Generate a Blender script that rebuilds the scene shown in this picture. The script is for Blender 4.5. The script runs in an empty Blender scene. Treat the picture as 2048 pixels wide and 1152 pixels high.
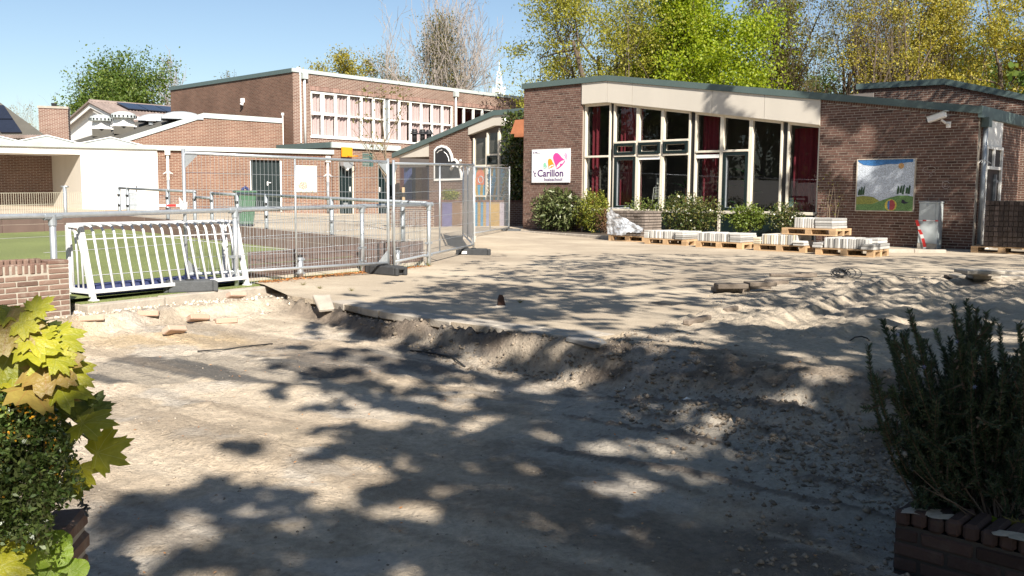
import bpy, bmesh, math, random
import numpy as np
from mathutils import Vector, Matrix
from mathutils.geometry import delaunay_2d_cdt
random.seed(7); RNG = np.random.default_rng(7)
scene = bpy.context.scene
COL = scene.collection
R = math.radians

# ---------------------------------------------------------------- camera
FPX, CAM_H, PITCH, ROLL = 1830.0, 1.15, math.atan(184 / 1830), 0.008   # metres above the playground
_c, _s = math.cos(PITCH), math.sin(PITCH)
cam_d = bpy.data.cameras.new('camera'); cam = bpy.data.objects.new('camera', cam_d); COL.objects.link(cam)
cam_d.sensor_width = 36.0; cam_d.lens = 36.0 * FPX / 2048; cam_d.clip_end = 3000; cam_d.clip_start = 0.05
_fw = Vector((0, _c, -_s)); _r0 = Vector((1, 0, 0)); _u0 = Vector((0, _s, _c))
_rt = (_r0 + _u0 * ROLL).normalized(); _up = (_u0 - _r0 * ROLL).normalized()
cam.matrix_world = Matrix(((_rt.x, _up.x, -_fw.x, 0), (_rt.y, _up.y, -_fw.y, 0), (_rt.z, _up.z, -_fw.z, CAM_H), (0, 0, 0, 1)))
scene.camera = cam

# ---------------------------------------------------------------- sky, sun, exposure
SUN_EL = R(38); SUN_AZ = math.atan2(0.32, -0.95)
SUN = Vector((math.sin(SUN_AZ) * math.cos(SUN_EL), math.cos(SUN_AZ) * math.cos(SUN_EL), math.sin(SUN_EL)))
world = bpy.data.worlds.new('World'); scene.world = world; world.use_nodes = True
wn = world.node_tree; bg = wn.nodes['Background']
sky = wn.nodes.new('ShaderNodeTexSky'); sky.sky_type = 'NISHITA'; sky.sun_disc = False
sky.sun_elevation = SUN_EL; sky.sun_rotation = SUN_AZ; sky.air_density = 1.0; sky.dust_density = 0.6; sky.ozone_density = 1.6
wn.links.new(sky.outputs[0], bg.inputs[0]); bg.inputs[1].default_value = 0.062
sun_d = bpy.data.lights.new('sun', 'SUN'); sun_d.energy = 5.0; sun_d.angle = R(0.55); sun_d.color = (1.0, 0.93, 0.82)
sun = bpy.data.objects.new('sun', sun_d); COL.objects.link(sun); sun.rotation_euler = SUN.to_track_quat('Z', 'Y').to_euler()
sun.location = (8, -20, 25)
vs = scene.view_settings; vs.view_transform = 'Standard'; vs.look = 'None'; vs.gamma = 1.0; vs.use_curve_mapping = False
vs.exposure = 1.08
scene.cycles.max_bounces = 6; scene.cycles.transparent_max_bounces = 12; scene.cycles.use_denoising = True

# ---------------------------------------------------------------- survey helpers: where a sight line of the photograph meets a real plane
def ray(px, py):
    u = (px - 1024) / FPX; v = (576 - py) / FPX
    u, v = u - ROLL * v, v + ROLL * u
    return np.array([u, _c + v * _s, -_s + v * _c])
def P(px, py, Y):
    d = ray(px, py); return np.array([0, 0, CAM_H]) + d * (Y / d[1])
def G(px, py, z=0.0):
    d = ray(px, py); return np.array([0, 0, CAM_H]) + d * ((z - CAM_H) / d[2])
def hz(x, y):
    "height of the playground: level, rising gently to the back left"
    q = -0.95 * (x + 1.4) + 0.3 * (y - 14.8)
    return 0.024 * np.maximum(0, q)
def GH(px, py):
    z = 0.0
    for _ in range(6):
        g = G(px, py, z); z = float(hz(g[0], g[1]))
    return np.array([g[0], g[1], z])

# ---------------------------------------------------------------- mesh builder
class MB:
    def __init__(self): self.v = []; self.f = []; self.n = 0
    def add(self, verts, faces):
        o = self.n; self.v.extend([tuple(map(float, p)) for p in verts]); self.n = len(self.v)
        self.f.extend([tuple(i + o for i in f) for f in faces]); return self
    def box(self, x0, x1, y0, y1, z0, z1):
        return self.add([(x0,y0,z0),(x1,y0,z0),(x1,y1,z0),(x0,y1,z0),(x0,y0,z1),(x1,y0,z1),(x1,y1,z1),(x0,y1,z1)],
            [(3,2,1,0),(4,5,6,7),(0,1,5,4),(1,2,6,5),(2,3,7,6),(3,0,4,7)])
    def obox(self, c, ax, ay, az):
        "box from centre and three half-axis vectors"
        c, ax, ay, az = map(np.asarray, (c, ax, ay, az)); vs_ = []
        for sz in (-1, 1):
            for sx, sy in ((-1,-1),(1,-1),(1,1),(-1,1)): vs_.append(c + sx*ax + sy*ay + sz*az)
        return self.add(vs_, [(3,2,1,0),(4,5,6,7),(0,1,5,4),(1,2,6,5),(2,3,7,6),(3,0,4,7)])
    def tube(self, pts, r, n=8, r1=None, cap=True):
        pts = [np.asarray(p, float) for p in pts]; k = len(pts); r1 = r if r1 is None else r1
        rings = []
        prev = None
        for i, p in enumerate(pts):
            t = pts[min(i+1, k-1)] - pts[max(i-1, 0)]; t = t / (np.linalg.norm(t) + 1e-9)
            if prev is None:
                a = np.array([0, 0, 1.0]) if abs(t[2]) < .9 else np.array([1.0, 0, 0])
            else: a = prev
            u = np.cross(t, a); u /= np.linalg.norm(u) + 1e-9; w = np.cross(t, u); prev = -w if prev is None else prev - t * np.dot(prev, t)
            rr = r + (r1 - r) * i / max(1, k-1)
            rings.append([p + rr * (math.cos(2*math.pi*j/n) * u + math.sin(2*math.pi*j/n) * w) for j in range(n)])
        vs_ = [q for rg in rings for q in rg]; fs = []
        for i in range(k-1):
            for j in range(n):
                fs.append((i*n+j, i*n+(j+1) % n, (i+1)*n+(j+1) % n, (i+1)*n+j))
        if cap: fs.append(tuple(range(n))[::-1]); fs.append(tuple((k-1)*n+j for j in range(n)))
        return self.add(vs_, fs)
    def prism(self, poly, off):
        "extrude a 3d polygon by a vector"
        poly = [np.asarray(p, float) for p in poly]; off = np.asarray(off, float); n = len(poly)
        return self.add(poly + [p + off for p in poly], [tuple(range(n)), tuple(range(2*n-1, n-1, -1))] + [(i, i+n, (i+1) % n + n, (i+1) % n) for i in range(n)])
    def quad(self, a, b, c, d): return self.add([a, b, c, d], [(0, 1, 2, 3)])
    def build(self, name, mat, parent=None, smooth=False, bevel=0.0, loc=None, rotz=None, seg=1):
        me = bpy.data.meshes.new(name); me.from_pydata(self.v, [], self.f); me.update()
        o = link(name, me, mat, parent)
        if smooth: me.polygons.foreach_set('use_smooth', [True] * len(me.polygons))
        if bevel:
            m = o.modifiers.new('b', 'BEVEL'); m.width = bevel; m.segments = seg; m.limit_method = 'ANGLE'; m.angle_limit = R(40)
        if loc is not None: o.location = loc
        if rotz is not None: o.rotation_euler[2] = rotz
        return o
def link(name, me, mat=None, parent=None):
    o = bpy.data.objects.new(name, me); COL.objects.link(o)
    if mat is not None:
        me.materials.clear()
        for m in (mat if isinstance(mat, (list, tuple)) else [mat]): me.materials.append(m)
    if parent is not None: o.parent = parent
    return o
def npmesh(name, V, Fq, mat, parent=None, smooth=False):
    "fast mesh from numpy arrays; faces all of one size"
    V = np.asarray(V, np.float32); Fq = np.asarray(Fq, np.int32)
    me = bpy.data.meshes.new(name); k = Fq.shape[1]
    me.vertices.add(len(V)); me.vertices.foreach_set('co', V.ravel())
    me.loops.add(Fq.size); me.loops.foreach_set('vertex_index', Fq.ravel())
    me.polygons.add(len(Fq)); me.polygons.foreach_set('loop_start', np.arange(0, Fq.size, k, dtype=np.int32))
    me.polygons.foreach_set('loop_total', np.full(len(Fq), k, np.int32))
    if smooth: me.polygons.foreach_set('use_smooth', np.ones(len(Fq), bool))
    me.update(calc_edges=True)
    return link(name, me, mat, parent)
def tag(o, label=None, cat=None, group=None, kind=None):
    if label: o['label'] = label
    if cat: o['category'] = cat
    if group: o['group'] = group
    if kind: o['kind'] = kind
    return o
def empty(name, loc, rotz=0.0, label=None, cat=None, group=None):
    o = bpy.data.objects.new(name, None); COL.objects.link(o); o.location = tuple(map(float, loc)); o.rotation_euler[2] = rotz
    o.empty_display_size = 0.2
    return tag(o, label, cat, group)
def stuff(o): o['kind'] = 'stuff'; return o
def copy_tree(o, parent=None):
    c = o.copy(); COL.objects.link(c); c.parent = parent
    for ch in list(o.children): copy_tree(ch, c)
    return c

class Frame:
    "a wall's own frame: x along the wall (to the right seen from outside), y inwards, z up"
    def __init__(self, origin, ang):
        self.o = np.array(origin[:2], float); self.e = np.array([math.cos(ang), math.sin(ang)]); self.ang = ang
        self.inw = np.array([-math.sin(ang), math.cos(ang)])
    def at(self, px, py, depth=0.0):
        d = ray(px, py); o = self.o + self.inw * depth; k = np.dot(o, self.inw) / np.dot(d[:2], self.inw)
        p = np.array([0, 0, CAM_H]) + d * k
        return float(np.dot(p[:2] - o, self.e)), float(p[2])
    def w(self, x, y, z): 
        q = self.o + self.e * x + self.inw * y; return np.array([q[0], q[1], z])

# ---------------------------------------------------------------- materials
def new_mat(name):
    m = bpy.data.materials.new(name); m.use_nodes = True; nt = m.node_tree
    return m, nt, nt.nodes['Principled BSDF'], nt.nodes['Material Output']
def N(nt, t, **kw):
    n = nt.nodes.new(t)
    for k, v in kw.items():
        if k.startswith('i_'):
            n.inputs[int(k[2:]) if k[2:].isdigit() else k[2:].replace('_', ' ')].default_value = v
        else: setattr(n, k, v)
    return n
def ramp(nt, stops, interp='LINEAR'):
    r = nt.nodes.new('ShaderNodeValToRGB'); r.color_ramp.interpolation = interp; el = r.color_ramp.elements
    while len(el) < len(stops): el.new(0.5)
    for e_, (p, c) in zip(el, stops): e_.position = p; e_.color = (*c, 1) if len(c) == 3 else c
    return r
def rgb(r, g, b): 
    "sRGB 0-255 to linear"
    f = lambda x: (x/255/12.92) if x/255 <= .04045 else ((x/255+.055)/1.055)**2.4
    return (f(r), f(g), f(b))
def mat(name, col, rough=0.7, var=0.12, scale=6.0, metal=0.0, bump=0.0, bscale=40.0, rand=0.0, spec=0.5, island=False, coat=0.0, streak=0.0):
    "plain surface with grime variation: noise on colour, optional bump, per-object or per-island change"
    m, nt, b, out = new_mat(name); L = nt.links.new
    tc = N(nt, 'ShaderNodeTexCoord')
    nz = N(nt, 'ShaderNodeTexNoise'); nz.inputs['Scale'].default_value = scale; nz.inputs['Detail'].default_value = 5; nz.inputs['Roughness'].default_value = .6
    mp = N(nt, 'ShaderNodeMapping'); L(tc.outputs['Object'], mp.inputs[0]); L(mp.outputs[0], nz.inputs['Vector'])
    if streak: mp.inputs['Scale'].default_value = (1, 1, 1.0 / streak)
    hsv = N(nt, 'ShaderNodeHueSaturation'); hsv.inputs['Color'].default_value = (*col, 1)
    mr = N(nt, 'ShaderNodeMapRange'); mr.inputs[1].default_value = .25; mr.inputs[2].default_value = .75; mr.inputs[3].default_value = 1 - var; mr.inputs[4].default_value = 1 + var
    L(nz.outputs[0], mr.inputs[0]); last = mr.outputs[0]
    if rand:
        if island: src = N(nt, 'ShaderNodeNewGeometry').outputs['Random Per Island']
        else: src = N(nt, 'ShaderNodeObjectInfo').outputs['Random']
        m2 = N(nt, 'ShaderNodeMapRange'); m2.inputs[3].default_value = 1 - rand; m2.inputs[4].default_value = 1 + rand; L(src, m2.inputs[0])
        mu = N(nt, 'ShaderNodeMath', operation='MULTIPLY'); L(last, mu.inputs[0]); L(m2.outputs[0], mu.inputs[1]); last = mu.outputs[0]
    L(last, hsv.inputs['Value']); L(hsv.outputs[0], b.inputs['Base Color'])
    b.inputs['Roughness'].default_value = rough; b.inputs['Metallic'].default_value = metal; b.inputs['Specular IOR Level'].default_value = spec
    b.inputs['Coat Weight'].default_value = coat
    if bump:
        nb = N(nt, 'ShaderNodeTexNoise'); nb.inputs['Scale'].default_value = bscale; nb.inputs['Detail'].default_value = 4; L(tc.outputs['Object'], nb.inputs['Vector'])
        bp = N(nt, 'ShaderNodeBump'); bp.inputs['Strength'].default_value = min(1, bump); bp.inputs['Distance'].default_value = .01; L(nb.outputs[0], bp.inputs['Height']); L(bp.outputs[0], b.inputs['Normal'])
    return m
def brick_tex(name, c1, c2, mortar, axis='x', bw=0.235, rh=0.0665, ms=0.007, patch=0.18):
    "far walls, bricks too small to pick apart"
    m, nt, b, out = new_mat(name); L = nt.links.new
    tc = N(nt, 'ShaderNodeTexCoord'); sp = N(nt, 'ShaderNodeSeparateXYZ'); cb = N(nt, 'ShaderNodeCombineXYZ'); L(tc.outputs['Object'], sp.inputs[0])
    L(sp.outputs[0 if axis == 'x' else 1], cb.inputs[0]); L(sp.outputs[2], cb.inputs[1])
    bt = N(nt, 'ShaderNodeTexBrick'); bt.offset = 0.5; L(cb.outputs[0], bt.inputs['Vector'])
    bt.inputs['Scale'].default_value = 1; bt.inputs['Brick Width'].default_value = bw; bt.inputs['Row Height'].default_value = rh
    bt.inputs['Mortar Size'].default_value = ms; bt.inputs['Mortar Smooth'].default_value = .15; bt.inputs['Bias'].default_value = -.1
    bt.inputs['Color1'].default_value = (*c1, 1); bt.inputs['Color2'].default_value = (*c2, 1); bt.inputs['Mortar'].default_value = (*mortar, 1)
    nz = N(nt, 'ShaderNodeTexNoise'); nz.inputs['Scale'].default_value = 0.7; nz.inputs['Detail'].default_value = 6; L(tc.outputs['Object'], nz.inputs['Vector'])
    mr = N(nt, 'ShaderNodeMapRange'); mr.inputs[1].default_value = .3; mr.inputs[2].default_value = .7; mr.inputs[3].default_value = 1 - patch; mr.inputs[4].default_value = 1 + patch; L(nz.outputs[0], mr.inputs[0])
    hsv = N(nt, 'ShaderNodeHueSaturation'); L(bt.outputs['Color'], hsv.inputs['Color']); L(mr.outputs[0], hsv.inputs['Value'])
    L(hsv.outputs[0], b.inputs['Base Color']); b.inputs['Roughness'].default_value = .9; b.inputs['Specular IOR Level'].default_value = .25
    iv = N(nt, 'ShaderNodeMath', operation='SUBTRACT'); iv.inputs[0].default_value = 1; L(bt.outputs['Fac'], iv.inputs[1])
    bp = N(nt, 'ShaderNodeBump'); bp.inputs['Strength'].default_value = .6; bp.inputs['Distance'].default_value = .01; L(iv.outputs[0], bp.inputs['Height']); L(bp.outputs[0], b.inputs['Normal'])
    return m
def brick_mat(name, c1, c2, dust=0.25, dustcol=(.45, .4, .34)):
    "real bricks: colour changes from brick to brick"
    m, nt, b, out = new_mat(name); L = nt.links.new
    g = N(nt, 'ShaderNodeNewGeometry'); oi = N(nt, 'ShaderNodeObjectInfo'); ad = N(nt, 'ShaderNodeMath', operation='ADD'); fr = N(nt, 'ShaderNodeMath', operation='FRACT')
    L(g.outputs['Random Per Island'], ad.inputs[0]); L(oi.outputs['Random'], ad.inputs[1]); L(ad.outputs[0], fr.inputs[0])
    rp = ramp(nt, [(0, c1), (.35, tuple(.5*(a+b_) for a, b_ in zip(c1, c2))), (.8, c2), (1, tuple(x*.6 for x in c1))]); L(fr.outputs[0], rp.inputs[0])
    tc = N(nt, 'ShaderNodeTexCoord'); nz = N(nt, 'ShaderNodeTexNoise'); nz.inputs['Scale'].default_value = 9; nz.inputs['Detail'].default_value = 6; nz.inputs['Roughness'].default_value = .7; L(g.outputs['Position'], nz.inputs['Vector'])
    r2 = ramp(nt, [(.52, (0, 0, 0)), (.75, (1, 1, 1))]); L(nz.outputs[0], r2.inputs[0])
    ml = N(nt, 'ShaderNodeMath', operation='MULTIPLY'); ml.inputs[1].default_value = dust; L(r2.outputs[0], ml.inputs[0])
    mx = N(nt, 'ShaderNodeMixRGB'); L(ml.outputs[0], mx.inputs[0]); L(rp.outputs[0], mx.inputs[1]); mx.inputs[2].default_value = (*dustcol, 1)
    L(mx.outputs[0], b.inputs['Base Color']); b.inputs['Roughness'].default_value = .88; b.inputs['Specular IOR Level'].default_value = .3
    nb = N(nt, 'ShaderNodeTexNoise'); nb.inputs['Scale'].default_value = 60; nb.inputs['Detail'].default_value = 4; L(g.outputs['Position'], nb.inputs['Vector'])
    bp = N(nt, 'ShaderNodeBump'); bp.inputs['Strength'].default_value = .35; bp.inputs['Distance'].default_value = .01; L(nb.outputs[0], bp.inputs['Height']); L(bp.outputs[0], b.inputs['Normal'])
    return m
def glass_mat(name, tint=(.6, .63, .62), refl=1.15):
    m, nt, b, out = new_mat(name); L = nt.links.new; nt.nodes.remove(b)
    tr = N(nt, 'ShaderNodeBsdfTransparent'); tr.inputs[0].default_value = (*tint, 1)
    gl = N(nt, 'ShaderNodeBsdfGlossy'); gl.inputs['Roughness'].default_value = 0.0; gl.inputs[0].default_value = (.95, .97, 1, 1)
    ge = N(nt, 'ShaderNodeNewGeometry'); dt = N(nt, 'ShaderNodeVectorMath', operation='DOT_PRODUCT'); L(ge.outputs['Incoming'], dt.inputs[0]); L(ge.outputs['Normal'], dt.inputs[1])
    ab = N(nt, 'ShaderNodeMath', operation='ABSOLUTE'); L(dt.outputs['Value'], ab.inputs[0]); on = N(nt, 'ShaderNodeMath', operation='SUBTRACT'); on.inputs[0].default_value = 1; L(ab.outputs[0], on.inputs[1])
    pw = N(nt, 'ShaderNodeMath', operation='POWER'); pw.inputs[1].default_value = 5; L(on.outputs[0], pw.inputs[0]); fr = N(nt, 'ShaderNodeMath', operation='MULTIPLY_ADD'); fr.inputs[1].default_value = .95; fr.inputs[2].default_value = .05; L(pw.outputs[0], fr.inputs[0])
    ml = N(nt, 'ShaderNodeMath', operation='MULTIPLY'); ml.inputs[1].default_value = refl; ml.use_clamp = True; L(fr.outputs[0], ml.inputs[0])
    nz = N(nt, 'ShaderNodeTexNoise'); nz.inputs['Scale'].default_value = 1.3; bp = N(nt, 'ShaderNodeBump'); bp.inputs['Strength'].default_value = .05; bp.inputs['Distance'].default_value = .02
    tc = N(nt, 'ShaderNodeTexCoord'); L(tc.outputs['Object'], nz.inputs['Vector']); L(nz.outputs[0], bp.inputs['Height']); L(bp.outputs[0], gl.inputs['Normal'])
    mx = N(nt, 'ShaderNodeMixShader'); L(ml.outputs[0], mx.inputs[0]); L(tr.outputs[0], mx.inputs[1]); L(gl.outputs[0], mx.inputs[2]); L(mx.outputs[0], out.inputs['Surface'])
    return m
def leaf_mat(name, cols, trans=0.35, rough=0.5, spec=0.4):
    "foliage: each leaf its own tint, light comes through it"
    m, nt, b, out = new_mat(name); L = nt.links.new
    g = N(nt, 'ShaderNodeNewGeometry'); n = len(cols)
    rp = ramp(nt, [(i / max(1, n-1), c) for i, c in enumerate(cols)]); L(g.outputs['Random Per Island'], rp.inputs[0])
    L(rp.outputs[0], b.inputs['Base Color']); b.inputs['Roughness'].default_value = rough; b.inputs['Specular IOR Level'].default_value = spec
    tr = N(nt, 'ShaderNodeBsdfTranslucent'); hs = N(nt, 'ShaderNodeHueSaturation'); hs.inputs['Saturation'].default_value = 1.1; hs.inputs['Value'].default_value = 1.3
    L(rp.outputs[0], hs.inputs['Color']); L(hs.outputs[0], tr.inputs[0])
    mx = N(nt, 'ShaderNodeMixShader'); mx.inputs[0].default_value = trans; L(b.outputs[0], mx.inputs[1]); L(tr.outputs[0], mx.inputs[2]); L(mx.outputs[0], out.inputs['Surface'])
    return m

MORTAR = (.40, .36, .31)
M = dict(
    school_brick=brick_mat('school_brick', (.100, .051, .040), (.15, .082, .063), .15),
    school_mortar=mat('school_mortar', (.34, .295, .245), .95, .15, 8),
    school_tex=brick_tex('school_brick_far', (.12, .063, .047), (.16, .087, .065), (.32, .275, .23), ms=.009),
    school_tex_y=brick_tex('school_brick_end', (.13, .07, .055), (.18, .095, .07), (.30, .26, .22), 'y'),
    gym_tex=brick_tex('gym_brick', (.135, .062, .046), (.18, .094, .070), (.40, .34, .285), ms=.010),
    gym_tex_y=brick_tex('gym_brick_side', (.12, .063, .045), (.165, .088, .062), (.25, .205, .16), 'y'),
    hall_tex=brick_tex('hall_brick', (.145, .066, .046), (.195, .102, .070), (.34, .275, .215), ms=.009),
    hall_tex_y=brick_tex('hall_brick_side', (.145, .066, .046), (.195, .102, .070), (.34, .275, .215), 'y', ms=.009),
    old_brick=brick_mat('old_brick', (.15, .090, .070), (.21, .140, .110), .6, (.32, .28, .235)),
    dark_brick=brick_mat('dark_brick', (.045, .03, .028), (.07, .045, .04), .25, (.14, .125, .11)),
    green_trim=mat('green_trim', (.085, .12, .115), .45, .08, 2, streak=4),
    pale_trim=mat('pale_trim', (.42, .46, .45), .5, .08, 2),
    panel=mat('panel', (.52, .48, .42), .6, .06, 1.2, streak=6),
    goal_white=mat('goal_paint', (.60, .60, .62), .5, .10, 6),
    white=mat('white_paint', (.80, .79, .76), .55, .05, 3),
    cream=mat('cream_frame', (.66, .60, .50), .5, .12, 4, streak=5),
    dark_green=mat('dark_green_paint', (.007, .016, .017), .35, .15, 4),
    black=mat('black_plastic', (.02, .02, .022), .5, .2, 8),
    rubber=mat('rubber', (.035, .037, .04), .85, .3, 12, bump=.5, bscale=60),
    block=mat('recycled_block', (.075, .08, .085), .9, .2, 20, bump=.6, bscale=80),
    zinc=mat('galvanised', (.50, .53, .56), .38, .14, 14, metal=.65),
    zinc_dark=mat('galvanised_dull', (.34, .37, .40), .5, .18, 10, metal=.5),
    roofing=mat('roofing', (.085, .08, .068), .95, .15, 1.5, bump=.3, bscale=30),
    wood=mat('pallet_wood', (.44, .29, .16), .85, .22, 3, rand=.25, streak=1, bump=.3, bscale=30),
    wood_old=mat('stake_wood', (.36, .25, .14), .9, .2, 5),
    slab=mat('concrete_slab', (.42, .41, .39), .9, .14, 14, rand=.42, bump=.25, bscale=60),
    slab_y=mat('stained_slab', (.48, .42, .32), .9, .2, 9, rand=.25, bump=.25, bscale=60),
    concrete=mat('concrete', (.36, .32, .27), .95, .22, 7, bump=.6, bscale=45),
    concrete_lt=mat('pale_concrete', (.50, .44, .36), .95, .2, 5, bump=.7, bscale=35),
    paver=mat('grey_paver', (.17, .14, .12), .95, .2, 12, rand=.3, island=True, bump=.5, bscale=50),
    board=mat('brown_board', (.155, .105, .09), .75, .15, 3, rand=.12),
    blue_mat=mat('blue_rubber', (.035, .045, .13), .85, .2, 10, bump=.4),
    plum=mat('plum_curtain', (.26, .03, .05), .9, .1, 6),
    blind=mat('pink_curtain', (.47, .37, .365), .9, .08, 3),
    orange=mat('orange_board', (.75, .28, .015), .5, .08, 3),
    red=mat('red_plastic', (.62, .03, .03), .5, .1, 6),
    tape_w=mat('white_plastic', (.78, .77, .76), .4, .05, 6),
    copper=mat('orange_hood', (.40, .15, .07), .6, .15, 4),
    interior=mat('room_wall', (.16, .14, .13), .9, .1, 1),
    int_floor=mat('room_floor', (.10, .09, .08), .7, .1, 1),
    bark=mat('bark', (.10, .075, .055), .95, .3, 5, bump=.7, bscale=25),
    bark_lt=mat('pale_bark', (.22, .17, .12), .95, .3, 5, bump=.5, bscale=25),
    cable=mat('cable', (.02, .02, .02), .5, .1, 5),
    glass=glass_mat('window_glass'),
    glass_sun=glass_mat('gym_glass', (.9, .9, .9), 1.0),
)
# ================================================================ the ground
def _h(ix, iy, seed):
    n = (ix.astype(np.int64) * 374761393 + iy.astype(np.int64) * 668265263 + seed * 1442695041) & 0x7fffffff
    n = ((n ^ (n >> 13)) * 1274126177) & 0x7fffffff
    return ((n ^ (n >> 16)) & 0xffff) / 65535.0
def vnoise(x, y, seed=0):
    ix = np.floor(x); iy = np.floor(y); fx = x - ix; fy = y - iy; fx = fx*fx*(3-2*fx); fy = fy*fy*(3-2*fy)
    ix = ix.astype(np.int64); iy = iy.astype(np.int64)
    a = _h(ix, iy, seed); b = _h(ix+1, iy, seed); c = _h(ix, iy+1, seed); d = _h(ix+1, iy+1, seed)
    return (a*(1-fx)+b*fx)*(1-fy) + (c*(1-fx)+d*fx)*fy
def fbm(x, y, oct=4, seed=0, gain=.5):
    s = 0; a = 1; t = 0
    for i in range(oct): s = s + a * vnoise(x * 2**i + 13.7*i, y * 2**i - 7.1*i, seed + i); t += a; a *= gain
    return s / t
def smooth(e0, e1, x): 
    t = np.clip((x - e0) / (e1 - e0), 0, 1); return t*t*(3-2*t)
def seg_dist(X, Y, poly, closed=True):
    best = np.full(X.shape, 1e9); idx = np.zeros(X.shape); n = len(poly)
    for i in range(n if closed else n-1):
        a = poly[i]; b = poly[(i+1) % n]; dx, dy = b[0]-a[0], b[1]-a[1]; L2 = dx*dx+dy*dy + 1e-12
        t = np.clip(((X-a[0])*dx+(Y-a[1])*dy)/L2, 0, 1); d = np.hypot(X-a[0]-t*dx, Y-a[1]-t*dy)
        m = d < best; best = np.where(m, d, best); idx = np.where(m, i+t, idx)
    return best, idx
def inside(X, Y, poly):
    r = np.zeros(X.shape, bool); n = len(poly); j = n-1
    for i in range(n):
        xi, yi = poly[i]; xj, yj = poly[j]
        c = ((yi > Y) != (yj > Y)) & (X < (xj-xi)*(Y-yi)/(yj-yi+1e-12)+xi); r ^= c; j = i
    return r
g2 = lambda px, py, z=0: tuple(G(px, py, z)[:2])

PIT_PX = [(110, 640), (150, 632), (330, 614), (450, 604), (570, 592), (600, 600), (640, 604), (700, 615), (760, 627), (900, 648), (1050, 668), (1140, 682), (1235, 690), (1330, 695), (1457, 709), (1628, 736), (1800, 748), (2100, 790)]
PIT_W = [.24, .24, .24, .24, .16, .12, .13, .15, .16, .17, .18, .22, .5, .95, 1.15, 1.1, 1.0, .9]
PIT = [g2(*p) for p in PIT_PX]
NP_ = len(PIT)
PIT_POLY = [(-6.9, 5.4)] + PIT + [(7.5, 3.0), (7.5, -8), (-8, -8)]
W_POLY = np.array([.1] + PIT_W + [.8, .8, .3, .3])
PAV_PX = [(575, 590), (612, 596), (640, 600), (660, 603), (760, 622), (840, 634), (905, 644), (985, 654), (1060, 662), (1110, 668), (1180, 676), (1232, 668), (1300, 655), (1380, 634), (1440, 612), (1410, 596), (1430, 584), (1500, 579), (1560, 566), (1600, 558), (1680, 560), (1750, 557), (1800, 560), (1850, 552), (1900, 556), (1960, 545), (2048, 548), (2140, 545), (2300, 540)]
PAV = [g2(*p) for p in PAV_PX]
def floor_z(y): return -0.13 - 0.037 * np.clip(10.4 - y, 0, 9)
TRK_D = np.array(g2(1790, 552)) - np.array(g2(1240, 700)); TRK_D /= np.linalg.norm(TRK_D); TRK_N = np.array([-TRK_D[1], TRK_D[0]])
TRK_O = [np.array(g2(1330, 668)), np.array(g2(1520, 655)), np.array(g2(1640, 640)), np.array(g2(1790, 655)), np.array(g2(1900, 640))]
GR_D = np.array(g2(1600, 905, -.3)) - np.array(g2(1250, 850, -.3)); GR_D /= np.linalg.norm(GR_D); GR_N = np.array([-GR_D[1], GR_D[0]])
GR_C = np.array(g2(1400, 900, -.35))
PAV_CLOSED = PAV + [(40, 16), (40, 30), (-4, 30), (-4, 12)]

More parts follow.
